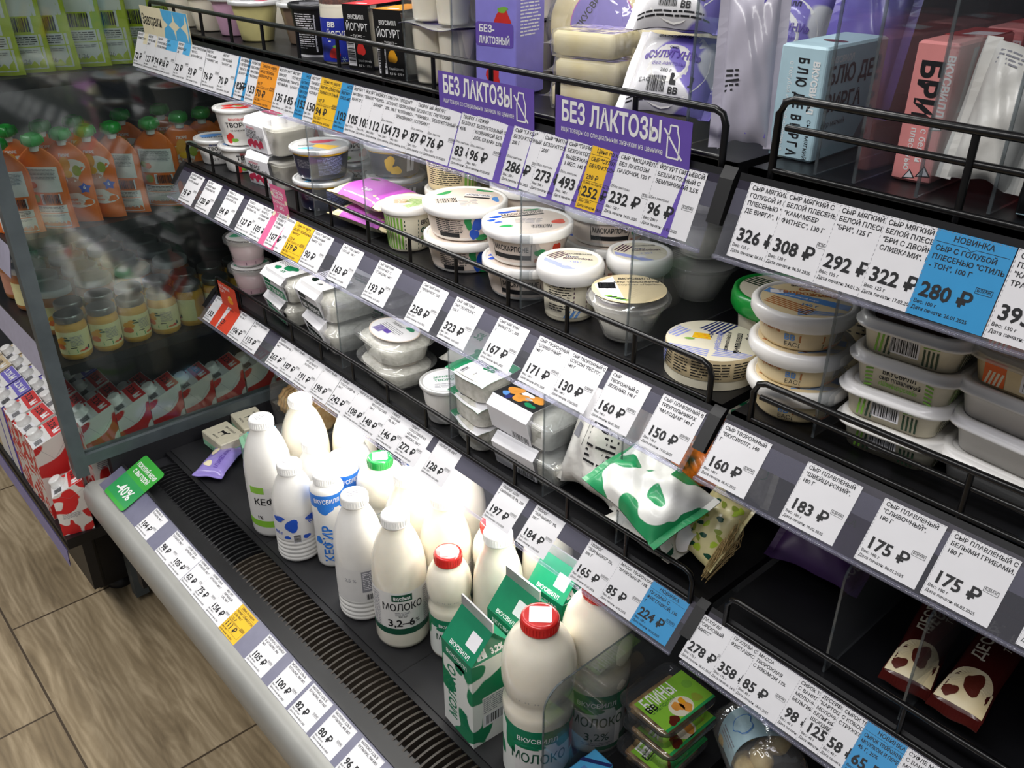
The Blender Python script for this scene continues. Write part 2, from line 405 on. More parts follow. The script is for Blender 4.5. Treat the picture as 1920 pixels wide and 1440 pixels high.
# ------------------------------------------------------------------ refrigerated cases
DECK, SA, SB, SC = 0.42, 1.265, 1.02, 0.75
XJ, XL, XR = -0.42, -1.69, 0.83
BACK = 1.06
def rail_plane(y0, z0, dy, dz):
    """the sloping face of a price channel: u along x (world), v up the slope"""
    n = math.hypot(dy, dz)
    return plane((0, y0, z0), (1, 0, 0), (0, dy / n, dz / n))
RA = rail_plane(0.600, 1.200, 0.022, 0.056)
RB = rail_plane(0.612, 0.968, 0.036, 0.045)
RC = rail_plane(0.628, 0.710, 0.040, 0.040)
RD = rail_plane(0.366, 0.4025, 0.047, 0.022)
def shelf(parent, x0, x1, z, rp, yf, wires, guard_h, lamp=None, ends=(0.0, 0.0), post=0.103):
    b = MB(); t = 0.012
    b.box(x0, yf + 0.003, z - t, x1, BACK - 0.02, z, 'black_steel')
    b.box(x0, yf + 0.003, z - 0.03, x1, yf + 0.009, z, 'black_steel')
    for k in range(7):
        x = x0 + (x1 - x0) * (k + 0.5) / 7
        b.box(x - 0.004, yf + 0.01, z - 0.028, x + 0.004, BACK - 0.03, z - t, 'black_steel')
    s = b.build('shelf', parent)
    # price channel: dark back strip, clear front leaf
    b = MB(); L0 = 0.066
    b.surf(lambda u, v: rp(x0 + (x1 - x0) * u, 0.034 + (L0 - 0.034) * v, -0.0035), 1, 1, 'rail_dark', False)
    b.surf(lambda u, v: rp(x0 + (x1 - x0) * u, 0.034 + (L0 - 0.034) * v, -0.006), 1, 1, 'rail_dark', False, True)
    b.surf(lambda u, v: rp(x0 + (x1 - x0) * u, L0 - 0.004 + 0.006 * v, -0.0035 + 0.002 * v), 1, 1, 'black_plastic', False)
    q = b.build('price_channel', s)
    b = MB()
    b.surf(lambda u, v: rp(x0 + (x1 - x0) * u, -0.003 + 0.058 * v, -0.0018), 1, 1, 'clear_rail', False)
    pr = [rp(x0, -0.003, -0.002), rp(x0, -0.006, 0.0), rp(x0, -0.003, 0.002)]
    b.tube([rp(x0, -0.0035, 0.0), rp(x1, -0.0035, 0.0)], 0.0022, 'clear_rail', 6)
    b.build('clear_leaf', s)
    for e in (0, 1):
        if ends[e]:
            b = MB(); xx = (x0 - 0.012, x0 + 0.002) if e == 0 else (x1 - 0.002, x1 + 0.012)
            pts = [rp(0, 0.022, -0.012), rp(0, 0.022, 0.004), rp(0, 0.060, 0.007), rp(0, 0.071, 0.000), rp(0, 0.071, -0.016), rp(0, 0.05, -0.02)]
            b.loft([[(x, p[1], p[2]) for p in pts] for x in xx], 'grille_black', smooth=False)
            b.build('end_cap', s)
    if wires:
        b = MB(); r = 0.0028; n = max(1, round((x1 - x0 - 0.03) / post)); y = yf + 0.003
        xa, xb = x0 + (0.022 if x0 > -1 else 0.012), x1 - 0.012; zt = z + guard_h
        path = [(xa, y, z - 0.004), (xa, y, zt - 0.012), (xa + 0.004, y, zt - 0.003), (xa + 0.012, y, zt), (xb - 0.012, y, zt), (xb - 0.004, y, zt - 0.003), (xb, y, zt - 0.012), (xb, y, z - 0.004)]
        b.tube(path, r * 1.15, 'black_wire', 8)
        if wires > 1: b.tube([(xa + .006, y + .003, z + guard_h * 0.62), (xb, y + .003, z + guard_h * 0.62)], r, 'black_wire', 8)
        b.tube([(xa, y, z + 0.003), (xb, y, z + 0.003)], r, 'black_wire', 6)
        for k in range(1, n):
            x = xa + (xb - xa) * k / n
            b.tube([(x, y + 0.001, z - 0.004), (x, y + 0.001, zt + 0.002)], r, 'black_wire', 6)
        b.build('wire_guard', s)
    if lamp:
        zz = z - 0.03; x2, x3 = lamp[0], lamp[1]
        b = MB(); b.box(x2, yf + 0.014, zz - 0.004, x3, yf + 0.044, zz + 0.004, 'lamp_white'); b.build('lamp_housing', s)
        o = area('shelf_lamp', ((x2 + x3) / 2, yf + 0.029, zz - 0.006), (x3 - x2, 0.024), lamp[2], (-0.25, 0, 0), (1.0, 0.98, 0.92)); o.parent = s
    return s

def case(x0, x1, name, label, shelves, grille=True):
    r = empty(name, label, 'refrigerated case', (0, 0, 0))
    b = MB(); b.box(x0, BACK, 0.1, x1, BACK + 0.12, 2.05, 'dark_panel')
    for k in range(1, 3):
        x = x0 + (x1 - x0) * k / 3; b.box(x - 0.004, BACK - 0.003, 0.45, x + 0.004, BACK, 2.0, 'black_steel')
    b.build('back_panel', r)
    b = MB(); b.box(x0, 0.43, 0.10, x1, BACK, DECK - 0.012, 'dark_panel'); b.box(x0 + 0.03, 0.52, 0.0, x1 - 0.03, BACK, 0.10, 'dark_panel'); b.build('base', r)
    b = MB(); b.box(x0, 0.521, DECK - 0.012, x1, BACK, DECK, 'deck_black')
    for k in range(1, 3):
        x = x0 + (x1 - x0) * k / 3; b.box(x - 0.0012, 0.522, DECK, x + 0.0012, BACK, DECK + 0.0003, 'grille_black')
    b.build('deck_plate', r)
    # air grille: a hump of thin ribs between the deck and the front rail
    b = MB(); g0, g1 = x0 + 0.045, x1 - 0.02
    b.box(x0, 0.418, DECK - 0.02, x1, 0.452, DECK - 0.004, 'black_plastic'); b.box(x0, 0.510, DECK - 0.02, x1, 0.5205, DECK - 0.002, 'black_plastic')
    b.box(x0, 0.44, DECK - 0.06, x1, 0.54, DECK - 0.05, 'grille_black')
    n = int((g1 - g0) / 0.0125)
    for k in range(n):
        x = g0 + (g1 - g0) * (k + 0.5) / n
        rings = []
        for q in range(7):
            t = q / 6; y = 0.444 + 0.072 * t; z = DECK - 0.005 + 0.0065 * math.sin(PI * min(1, t * 1.05)) ** 0.6
            rings.append([(x - 0.0022, y, z - 0.012), (x + 0.0022, y, z - 0.012), (x + 0.0018, y, z), (x - 0.0018, y, z)])
        b.loft(rings, 'grille_lit' if 30 < k < n - 8 and grille else 'black_plastic', smooth=False)  # nearer ribs coloured brown as if lit, far ones black: light put into colour
    for y in (0.463, 0.481, 0.499):
        b.box(g0, y - 0.0015, DECK - 0.022, g1, y + 0.0015, DECK - 0.012, 'grille_black')
    b.build('air_grille', r)
    b = MB()
    b.surf(lambda u, v: RD(x0 + (x1 - x0) * u, -0.002 + 0.060 * v, -0.0015), 1, 1, 'rail_grey', False)
    b.surf(lambda u, v: RD(x0 + (x1 - x0) * u, -0.002 + 0.060 * v, -0.004), 1, 1, 'rail_grey', False, True)
    q = RD(0, 0.058, 0)
    b.box(x0, q[1] - 0.001, q[2] - 0.03, x1, q[1] + 0.004, q[2] + 0.002, 'black_plastic')
    b.build('price_channel', r)
    b = MB(); pr = [(0.366, 0.402), (0.357, 0.4035), (0.345, 0.399), (0.338, 0.388), (0.336, 0.372), (0.338, 0.345), (0.345, 0.325), (0.36, 0.32), (0.43, 0.32), (0.43, 0.395)]
    b.loft([[(x, y, z) for y, z in pr] for x in (x0 - 0.02 if x0 < -1 else x0, x1)], 'bumper_grey', smooth=True); b.build('bumper', r)
    return r
case1 = case(XL, XJ - 0.006, 'dairy_case', 'black open dairy case holding milk bottles, curd and yoghurt behind wire guards', 3)
case2 = case(XJ + 0.006, XR, 'dairy_case', 'black open cheese case with blue cheese box on top and nearly empty dark shelves below', 3, False)
x1 = XJ - 0.012
shelf(case1, XL + 0.02, x1, SA, RA, 0.632, 1, 0.042, (-1.6, -0.5, 3.0), (0, 1))
shelf(case1, XL + 0.02, x1, SB, RB, 0.656, 1, 0.042, (-1.6, -0.5, 1.7), (1, 1))
shelf(case1, XL + 0.02, x1, SC, RC, 0.668, 1, 0.042, (-1.45, -0.62, 3.0), (1, 1))
x0 = XJ + 0.003
shelf(case2, x0, XR, SA, RA, 0.632, 2, 0.060, None, (0, 0), 0.16)
shelf(case2, x0, XR, SB, RB, 0.656, 2, 0.045, None, (0, 0), 0.2)
shelf(case2, x0, XR, SC, RC, 0.668, 1, 0.042, None, (0, 0), 0.2)
# a top shelf above the picture
for c, a, e in ((case1, XL + 0.02, XJ - 0.012), (case2, XJ + 0.016, XR)):
    b = MB(); b.box(a, 0.66, 1.66, e, BACK - 0.01, 1.69, 'black_steel'); b.build('shelf', c)
area('canopy_lamp', ((XL + XJ) / 2, 0.70, 1.64), (1.1, 0.03), 3.6, (-0.2, 0, 0), (1.0, 0.98, 0.94)).parent = case1
# glass side panel at the far end of the dairy case
b = MB()
for (y0, z0, y1, z1) in ((0.330, 0.43, 0.356, 1.95), (0.356, 0.452, BACK, 0.476), (1.04, 0.476, BACK, 1.95), (0.356, 1.92, 1.04, 1.95)):
    b.box(XL - 0.028, y0, z0, XL - 0.002, y1, z1, 'grey_frame')
b.build('panel_frame', case1)
b = MB(); b.box(XL - 0.017, 0.356, 0.476, XL - 0.012, 1.04, 1.92, 'side_glass'); b.build('side_glass', case1)
b = MB(); b.box(XL - 0.028, 0.40, 0.10, XL - 0.002, BACK, 0.452, 'dark_panel'); b.build('side_wall', case1)
# ------------------------------------------------------------------ price tags
def flat(u, v, h=0.0): return Vector((u, v, h * 0.35))
TAGW, TAGH = 0.0535, 0.058
SHEET = {'w': 'paper', 'b': 'tag_blue', 'y': 'tag_yellow', 'o': 'tag_orange'}
CNAME = {'w': 'white', 'b': 'blue', 'y': 'yellow', 'o': 'orange'}
def price_tag(r, price, name, col, wt, date, seed, small=0, lf=False, hgt=TAGH):
    W, H = TAGW, hgt
    b = MB(); t = 0.0003; rnd = random.Random(seed); bow = rnd.uniform(0.0, 0.0003)
    def mp(u, v, h=0.0): return Vector((u, v, h * .25 + bow * math.sin(PI * u / W) * (v / H)))
    b.surf(lambda a, c: mp(W * a, H * c, t), 4, 1, SHEET[col]); b.surf(lambda a, c: mp(W * a, H * c, 0), 4, 1, SHEET[col], True, True)
    # perforated edge: a row of short dashes down the side and along the top
    for k in range(18): b.rect(mp, 0.0006, H * (k + .2) / 18, 0.0009, H * (k + .75) / 18, 'grey_ink', 2)
    for k in range(18): b.rect(mp, W * (k + .2) / 18, H - 0.0009, W * (k + .75) / 18, H - 0.0006, 'grey_ink', 2)
    b.build('card', r)
    b = MB(); y = H - 0.0058; ink = 'ink'; sz = 0.0050
    P = lambda u, v, s, tx, bold=0.0, al='l', w=None: b.text(mp, u, v, s, tx, ink, al, bold, w, l=3)
    if col in 'by' or col == 'o':
        P(W / 2, H - 0.0062, 0.0056, 'НОВИНКА' if col == 'b' else 'Цена по карте', 0.01, 'c')
        yy = H - 0.0085
        b.rect(mp, 0.002, yy, W / 2 - 0.003, yy + 0.0003, ink, 3); b.rect(mp, W / 2 + 0.003, yy, W - 0.002, yy + 0.0003, ink, 3)
        b.poly(mp, [(W / 2 - 0.003, yy), (W / 2, yy - 0.002), (W / 2 + 0.003, yy), (W / 2 + 0.003, yy + 0.0003), (W / 2, yy - 0.0016), (W / 2 - 0.003, yy + 0.0003)], ink, 3)
        y -= 0.0085
    lines = name.split('|') if name else []
    old = None
    if col in 'yo' and lines and lines[-1].endswith('₽'): old = lines.pop()
    for q in lines:
        P(0.003, y, sz, q, 0.016, w=W - 0.004); y -= 0.0062
    if lf: P(0.0035, H * 0.46, 0.0034, 'Без лактозы'); b.frame(mp, 0.0018, H * 0.455, 0.003, H * 0.455 + 0.003, 0.0003, ink, 3)
    if old:
        P(0.003, H * 0.475, 0.0062, old, 0.01)
        b.frame(mp, 0.0018, H * 0.16, W - 0.004, H * 0.45, 0.0003, ink, 3); P(0.003, H * 0.40, 0.0032, 'Цена по карте по 19 февраля')
        P(0.003, H * 0.205, 0.0132, price, 0.022)
        yb = 0.0055
    else:
        P(0.0035, H * 0.235, 0.0146, price, 0.03, w=W * 0.68)
        yb = H * 0.13
    if not (lf and small): P(W - 0.0090, H * 0.445, 0.0031, 'БЗМЖ', 0.012, 'c'); b.frame(mp, W - 0.0147, H * 0.422, W - 0.0033, H * 0.422 + 0.0042, 0.0003, ink, 3)
    if wt: P(0.0022, yb + 0.0010, 0.0036, 'Вес: ' + wt, 0.012)
    P(0.0022, yb - 0.0036, 0.0036, 'Дата печати: ' + date, 0.012)
    b.build('print', r)
ROWS = {'A': (RA, 0.600, (0.022, 0.056), 'top rail of the dairy case'), 'B': (RB, 0.612, (0.036, 0.045), 'middle rail of the dairy case'),
        'C': (RC, 0.628, (0.040, 0.040), 'lower rail of the dairy case'), 'D': (RD, None, (0.047, 0.022), 'front rail by the floor'),
        'a': (RA, 0.600, (0.022, 0.056), 'top rail of the cheese case'), 'b': (RB, 0.612, (0.036, 0.045), 'middle rail of the cheese case'),
        'c': (RC, 0.628, (0.040, 0.040), 'lower rail of the cheese case')}
SEEN = set()
def rail_x(row, px, py):
    if row == 'D': return onz(px, py, 0.403)[0]
    return ony(px, py, ROWS[row][1])[0]
def tags(row, L, hgt=TAGH):
    rp, y0, (dy, dz), where = ROWS[row]
    n = 0
    for e in L:
        px, py, price, name, col, wt, date = e[:7]; o = e[7] if len(e) > 7 else {}
        n += 1; x = rail_x(row, px, py)
        h = 0.0016 if o.get('up') else 0.0004
        lb = CNAME[col] + ' ' + price.replace(' ₽', '') + ' rouble price tag' + (' ' + o['d'] if 'd' in o else '') + ' on the ' + where
        if lb in SEEN: print('DUP TAG', lb)
        SEEN.add(lb)
        p = rp(x, o.get('v', 0.0005), h)
        r = empty('price_tag', lb, 'price tag', p, 0, 'price tags on the ' + where, rot=(math.atan2(dz, dy), 0, 0))
        r.rotation_mode = 'YXZ'; r.rotation_euler = (math.atan2(dz, dy), math.asin(.0011 / TAGW), 0); r.location = rp(x, o.get('v', 0.0005), h + .0011)
        if o.get('lay') == 1: r.rotation_euler[1] = 0; r.location = rp(x, 0.0005, 0.0001)
        price_tag(r, price, name, col, wt, date, n, o.get('small', 0), o.get('lf', False), hgt)
tags('A', [
 (247, 113, '72 ₽', 'ЙОГУРТ|ТЕРМОСТАТНЫЙ', 'w', '125 г', '06.01.2025', {'d': 'first'}),
 (266, 120, '127 ₽', 'ЙОГУРТ|ГРЕЧЕСКИЙ|200 Г', 'w', '200 г', '06.01.2025'),
 (284, 126, '74 ₽', 'ЙОГУРТ|ГРЕЧЕСКИЙ С|АПЕЛЬСИНОМ', 'w', '125 г', '06.01.2025', {'up': 1}),
 (296, 130, '68 ₽', 'ЙОГУРТ|АССОРТИ', 'w', '125 г', '11.01.2025', {'lay': 1}),
 (321, 137, '73 ₽', 'ЙОГУРТ|ШОКОЛАДНЫЙ|2%', 'w', '125 г', '11.01.2025', {'d': 'for chocolate yoghurt'}),
 (346, 146, '93 ₽', 'МУСС ТВОРОЖНЫЙ|"МАНГО-|МАРАКУЙЯ" 3,5%', 'w', '150 г', '15.01.2025'),
 (375, 156, '76 ₽', 'ЙОГУРТ|ГРЕЧЕСКИЙ|"ЧЕРНИКА" 3,4%', 'w', '150 г', '15.01.2025', {'d': 'for blueberry yoghurt'}),
 (403, 165, '70 ₽', 'ЙОГУРТ|ГРЕЧЕСКИЙ|"БАНАН" 3,4%', 'w', '150 г', '15.01.2025'),
 (432, 174, '81 ₽', '', 'b', '', '15.01.2025', {'lay': 1}),
 (436, 176, '82 ₽', 'ЙОГУРТ|ГРЕЧЕСКИЙ|"МАНГО-10%|БАНАН" 2%', 'w', '150 г', '15.01.2025'),
 (456, 183, '153 ₽', 'НАПИТОК|КИСЛОМОЛОЧНЫЙ|ПРОТЕИН|"МАЛИНА"', 'w', '250 г', '15.01.2025'),
 (474, 191, '70 ₽', 'МУСС ТВОРОЖ|ШОКОЛАД" 2%|82 ₽', 'o', '100 г', '10.02.2025', {'up': 1}),
 (507, 200, '135 ₽', 'ЙОГУРТ НАТУР|ВИНОГР.|ШИШКИЙ 8%|ЧЕРНЫЙ 8%', 'w', '180 г', '16.01.2025'),
 (531, 208, '85 ₽', 'ЙОГУРТ|ГРЕЧЕСКИЙ|"МАНГО-|БАНАН" 2%', 'w', '130 г', '16.01.2025'),
 (549, 215, '153 ₽', 'НАПИТОК|КИСЛОМОЛ|ПРОТЕИН|"МАЛИНА"', 'b', '250 г', '18.01.2025'),
 (566, 221, '150 ₽', 'ЙОГУРТ|ТЕРМОСТАТ|"ЯБЛОКО-|КОРИЦА" 3%', 'w', '250 г', '18.01.2025'),
 (585, 227, '94 ₽', 'ЙОГУРТ СЛИВОЧНЫЙ|ТЕРМОСТАТНЫЙ|107 ₽', 'y', '125 г', '10.02.2025', {'up': 1}),
 (622, 238, '103 ₽', 'ЙОГУРТ "|ОРЕХ-МЕД"', 'b', '170 г', '20.01.2025'),
 (643, 245, '105 ₽', 'ЙОГУРТ "Ж|МАЛИНА|МАНГО" 8%', 'w', '170 г', '20.01.2025'),
 (664, 251, '103 ₽', 'ЙОГУРТ|"ЗЕМЛЯН"', 'w', '170 г', '20.01.2025'),
 (682, 258, '112 ₽', 'БИОЙОГУРТ|"ЧЕРНО-|ЗЛАКИ"', 'w', '200 г', '20.01.2025'),
 (704, 264, '154 ₽', 'СМЕТАНА|БЕЗЛАКТ|20%, 200 Г', 'w', '200 г', '20.01.2025', {'lf': 1}),
 (726, 270, '73 ₽', 'ПРОДУКТ|ТВОРОЖНЫЙ|"КЛУБНИКА-|ЗЕМЛЯНИКА" 3,', 'w', '100 г', '07.01.2025', {'d': 'for strawberry curd'}),
 (759, 281, '87 ₽', 'ТВОРОГ МЯГКИЙ|БЕЗЛАКТОЗНЫЙ|"ЧЕРНИКА-|ГОЛУБИКА" 3%', 'w', '125 г', '12.02.2025', {'lf': 1}),
 (790, 291, '76 ₽', 'ЙОГУРТ|ГРЕЧЕСКИЙ|БЕЗЛАКТОЗНЫЙ 4%', 'w', '130 г', '07.02.2025', {'lf': 1, 'up': 1, 'd': 'for lactose-free yoghurt'}),
 (841, 307, '83 ₽', 'ТВОРОГ МЯГКИЙ|БЕЗЛАКТОЗНЫЙ|4,5%', 'w', '125 г', '20.01.2025', {'lf': 1}),
 (869, 317, '96 ₽', 'КЕФИР|БЕЗЛАКТОЗНЫЙ С|КЛУБНИКОЙ БЕЗ|ДОБ. САХАРА 2,5%', 'w', '300 г', '07.03.2025', {'lf': 1, 'up': 1, 'd': 'for kefir'}),
 (936, 337, '286 ₽', 'СЫР "ГАУДА"|БЕЗЛАКТОЗНЫЙ|200 Г', 'w', '200 г', '06.01.2025', {'lf': 1}),
 (990, 354, '273 ₽', 'СЫР "ФИТНЕС"|БЕЗЛАКТОЗНЫЙ|200Г', 'w', '200 г', '28.01.2025', {'lf': 1}),
 (1034, 368, '493 ₽', 'СЫР "ПАРМЕЗАН"|БЕЗЛАКТОЗНЫЙ|ВЫДЕРЖАННЫЙ|3 МЕС. 140 Г', 'w', '140 г', '06.01.2025', {'lf': 1}),
 (1078, 382, '252 ₽', 'СЫР "СУЛУГУНИ"|БЕЗЛАКТОЗНЫЙ, 200|290 ₽', 'y', '200 г', '18.02.2025', {'lay': 6}),
 (1128, 398, '232 ₽', 'СЫР "МОЦАРЕЛЛА"|БЕЗ ЛАКТОЗЫ|ПАЛОЧКИ, 120 Г', 'w', '120 г', '24.01.2025', {'lf': 1, 'up': 1}),
 (1197, 424, '96 ₽', 'ЙОГУРТ ПИТЬЕВОЙ|БЕЗЛАКТОЗНЫЙ С|ЗЕМЛЯНИКОЙ 2,5%', 'w', '290 г', '11.02.2025', {'lf': 1, 'd': 'for drinking yoghurt', 'lay': 3}),
], 0.060)
tags('a', [
 (1361, 484, '326 ₽', 'СЫР МЯГКИЙ С|ГОЛУБОЙ И БЕЛОЙ|ПЛЕСЕНЬЮ "БЛЮ|ДЕ ВИРГА", 125 Г', 'w', '125 г', '06.01.2025', {'lay': 1}),
 (1428, 502, '308 ₽', 'СЫР МЯГКИЙ С|БЕЛОЙ ПЛЕСЕНЬЮ|"КАМАМБЕР|ФИТНЕС", 130 Г', 'w', '130 г', '06.01.2025', {'lay': 3}),
 (1523, 527, '292 ₽', 'СЫР МЯГКИЙ С|БЕЛОЙ ПЛЕСЕНЬЮ|"БРИ", 125 Г', 'w', '125 г', '24.01.2025', {'lay': 4}),
 (1606, 555, '322 ₽', 'СЫР МЯГКИЙ С|БЕЛОЙ ПЛЕСЕНЬЮ|"БРИ С ДВОЙНЫМИ|СЛИВКАМИ", 125 Г', 'w', '125 г', '17.02.2025', {'lay': 5}),
 (1698, 585, '280 ₽', 'СЫР С ГОЛУБОЙ|ПЛЕСЕНЬЮ "СТИЛЬ|- ТОН", 100 Г', 'b', '100 г', '26.01.2025', {'up': 1}),
 (1843, 627, '393 ₽', 'СЫР С|ПЛЕСЕНЬЮ|"КАМАМБЕР|ТРАДИЦИОННЫЙ"', 'w', '150 г', '16.02.2025', {'lay': 3})], 0.062)
tags('B', [
 (334, 376, '95 ₽', 'ТВОРОГ МЯГКИЙ|НЕЖНЫЙ|НАТУРАЛЬНЫЙ', 'w', '130 г', '06.01.2025'),
 (364, 390, '120 ₽', 'ТВОРОГ|СЛИВОЧНЫЙ|КРЕМОВЫЙ 9%', 'w', '150 г', '06.01.2025'),
 (402, 411, '84 ₽', 'ТВОРОГ С|ШОКОЛАДНОЙ|КРОШКОЙ 5,7%', 'w', '120 г', '10.01.2025'),
 (439, 428, '127 ₽', 'ТВОРОГ|РАССЫПЧАТЫЙ|"МАЛИНА" 8%', 'w', '150 г', '10.01.2025'),
 (464, 441, '105 ₽', 'ПРОДУКТ ТВОР.|МАНГО С|СЛИВКАМИ|МАЛИНА', 'w', '130 г', '10.01.2025'),
 (494, 461, '107 ₽', 'ПРОДУКТ ТВОРОЖ.|ПУДИНГ С|ЛАЙМОМ|И КИВИ', 'w', '130 г', '10.01.2025', {'up': 1}),
 (525, 477, '119 ₽', 'ДЕСЕРТ ТВОРОЖНЫЙ|"МАНГО"|133 ₽', 'y', '120 г', '18.02.2025'),
 (559, 495, '90 ₽', 'ТВОРОГ МЯГКИЙ|"ЛИМОННЫЙ|ПИРОГ" 4,2%', 'w', '130 г', '12.01.2025'),
 (611, 520, '163 ₽', 'СЫР "ТРИ СЫРА"|ТЕРТЫЙ, 100 Г', 'w', '100 г', '12.01.2025'),
 (676, 550, '193 ₽', 'СЫР МЯГКИЙ|"КРЕМЧИЗ" С|ОГУРЦОМ, 140 Г', 'w', '140 г', '16.01.2025'),
 (757, 595, '258 ₽', 'СЫР МЯГКИЙ|"КРЕМЧИЗ", 250|Г', 'w', '250 г', '16.01.2025'),
 (818, 628, '323 ₽', 'СЫР МЯГКИЙ|"МАСКАРПОНЕ",|250 Г', 'w', '250 г', '16.01.2025'),
 (896, 672, '167 ₽', 'СЫР МЯГКИЙ|"РИКОТТА", 200|Г', 'w', '200 г', '06.01.2025'),
 (970, 709, '171 ₽', 'СЫР ТВОРОЖНЫЙ|"СЛИВОЧНЫЙ",|140 Г', 'w', '140 г', '07.01.2025'),
 (1029, 741, '130 ₽', 'СЫР ТВОРОЖНЫЙ С|СОУСОМ "ПЕСТО",|140 Г', 'w', '140 г', '17.02.2025'),
 (1103, 783, '160 ₽', 'СЫР|ТВОРОЖНЫЙ С|ЗЕЛЕНЬЮ, 140 Г', 'w', '140 г', '06.01.2025'),
 (1196, 828, '150 ₽', 'СЫР ПЛАВЛЕНЫЙ В|ТРЕУГОЛЬНИКАХ|"МААСДАМ" 140 Г', 'w', '140 г', '19.02.2025')])
tags('b', [
 (1307, 893, '160 ₽', 'СЫР ТВОРОЖНЫЙ|"ВКУСВИЛЛ", 140|Г', 'w', '140 г', '06.01.2025'),
 (1460, 970, '183 ₽', 'СЫР ПЛАВЛЕНЫЙ|"ШВЕЙЦАРСКИЙ",|180 Г', 'w', '180 г', '19.02.2025'),
 (1600, 1047, '175 ₽', 'СЫР ПЛАВЛЕНЫЙ|"СЛИВОЧНЫЙ",|180 Г', 'w', '180 г', '06.01.2025', {'d': 'for cream cheese'}),
 (1724, 1112, '175 ₽', 'СЫР ПЛАВЛЕНЫЙ С|БЕЛЫМИ ГРИБАМИ,|180 Г', 'w', '180 г', '06.02.2025', {'d': 'for mushroom cheese'}),
 (1903, 1207, '189 ₽', 'СЫР|ПЛАВЛЕНЫЙ', 'w', '180 г', '06.02.2025')])
tags('C', [
 (379, 593, '153 ₽', 'ТВОРОГ ЗЕРНЕНЫЙ|5%', 'w', '200 г', '06.01.2025'),
 (402, 609, '138 ₽', 'ТВОРОГ|ДОМАШНИЙ', 'w', '200 г', '06.01.2025', {'lay': 4}),
 (424, 624, '106 ₽', 'ТВОРОГ|9%, 180 Г', 'w', '180 г', '06.01.2025', {'lay': 5}),
 (449, 641, '115 ₽', 'ТВОРОГ МЯГКИЙ|200 Г', 'w', '200 г', '06.01.2025'),
 (496, 679, '265 ₽', 'ТВОРОГ|ФЕРМЕРСКИЙ 9%|400 Г', 'w', '400 г', '06.01.2025'),
 (520, 697, '187 ₽', 'ТВОРОГ 5%, 400|Г', 'w', '400 г', '06.01.2025'),
 (547, 714, '191 ₽', 'ТВОРОГ|ИЗ ЦЕЛЬНОГО|МОЛОКА 5%', 'w', '300 г', '06.01.2025'),
 (577, 735, '198 ₽', 'ТВОРОГ 9%, 400|Г', 'w', '400 г', '06.01.2025'),
 (609, 758, '242 ₽', 'ТВОРОГ|"ПЛАСТОВОЙ" 9%|300 Г', 'w', '300 г', '06.01.2025'),
 (640, 779, '108 ₽', 'ТВОРОГ 0%, 200|Г', 'w', '200 г', '06.01.2025'),
 (667, 799, '148 ₽', 'ТВОРОГ 9%|ВОЛОГОДСКИЙ|200 Г', 'w', '200 г', '08.01.2025'),
 (701, 823, '146 ₽', 'ТВОРОГ|ЦЕНЕНЫЙ|4%, 200 Г', 'w', '200 г', '08.01.2025'),
 (736, 849, '272 ₽', 'ТВОРОГ|ПЛАСТОВОЙ ИЗ|ЦЕЛЬНОГО|МОЛОКА, 300 Г', 'w', '300 г', '20.01.2025'),
 (786, 886, '128 ₽', 'ТВОРОГ 9% 200 Г', 'w', '200 г', '20.01.2025'),
 (903, 970, '197 ₽', 'ТВОРОГ ДЛЯ|СЫРНИКОВ 9%, 350|Г', 'w', '350 г', '17.01.2025'),
 (966, 1017, '184 ₽', 'ТВОРОГ|"ЗЕРНЫШКО" 9%,|300 Г', 'w', '300 г', '17.02.2025'),
 (1064, 1090, '165 ₽', 'ТВОРОГ|"ЗЕРНЫШКО" 5%,|300 Г', 'w', '300 г', '01.01.2025'),
 (1120, 1130, '85 ₽', 'МАССА ТВОРОЖНАЯ|"ВАНИЛЬНАЯ" 13%', 'w', '85 г', '16.02.2025'),
 (1179, 1175, '224 ₽', 'ПАХЛАВА С|ФИСТАШКОЙ, 130|Г', 'b', '130 г', '24.02.2025')], 0.056)
tags('c', [
 (1272, 1228, '278 ₽', 'ПАХЛАВА|"ОРЕХОВЫЙ|МИКС"', 'w', '175 г', '06.01.2025', {'lay': 1}),
 (1328, 1265, '358 ₽', 'ПАХЛАВА С|ФИСТАШКОЙ', 'w', '175 г', '24.01.2025', {'lay': 2}),
 (1374, 1297, '85 ₽', 'МАССА|ТВОРОЖНАЯ|С ИЗЮМОМ 13%', 'w', '85 г', '18.01.2025', {'lay': 3}),
 (1452, 1350, '98 ₽', 'СЫРОК ТВОРОЖНЫЙ|С ВАНИЛЬЮ В|МОЛОЧНОМ|БЕЛЬГИЙСКОМ', 'w', '40 г', '12.01.2025', {'lay': 1}),
 (1492, 1376, '125 ₽', 'ДЕСЕРТ|"КАРТОШКА" В|МОЛОЧНОМ|БЕЛЬГИЙСКОМ|ШОКОЛАДЕ', 'w', '45 г', '06.01.2025', {'lay': 2}),
 (1533, 1404, '58 ₽', 'СЫРОК ТВОРОЖНЫЙ|С КОКОСОВОЙ|СТРУЖКОЙ', 'w', '40 г', '09.02.2025', {'lay': 3}),
 (1577, 1435, '65 ₽', 'СЫРОК ТВОРОЖНЫЙ СО|МОЛОКОМ И ПЕЧЕНЬЕМ|45 Г, 20%', 'b', '45 г', '09.02.2025', {'lay': 4}),
 (1652, 1486, '77 ₽', 'СУФЛЕ МОЛОЧНОЕ|С ВАНИЛЬЮ В|МОЛОЧНОМ|ШОКОЛАДЕ', 'w', '45 г', '09.02.2025', {'lay': 3})], 0.056)
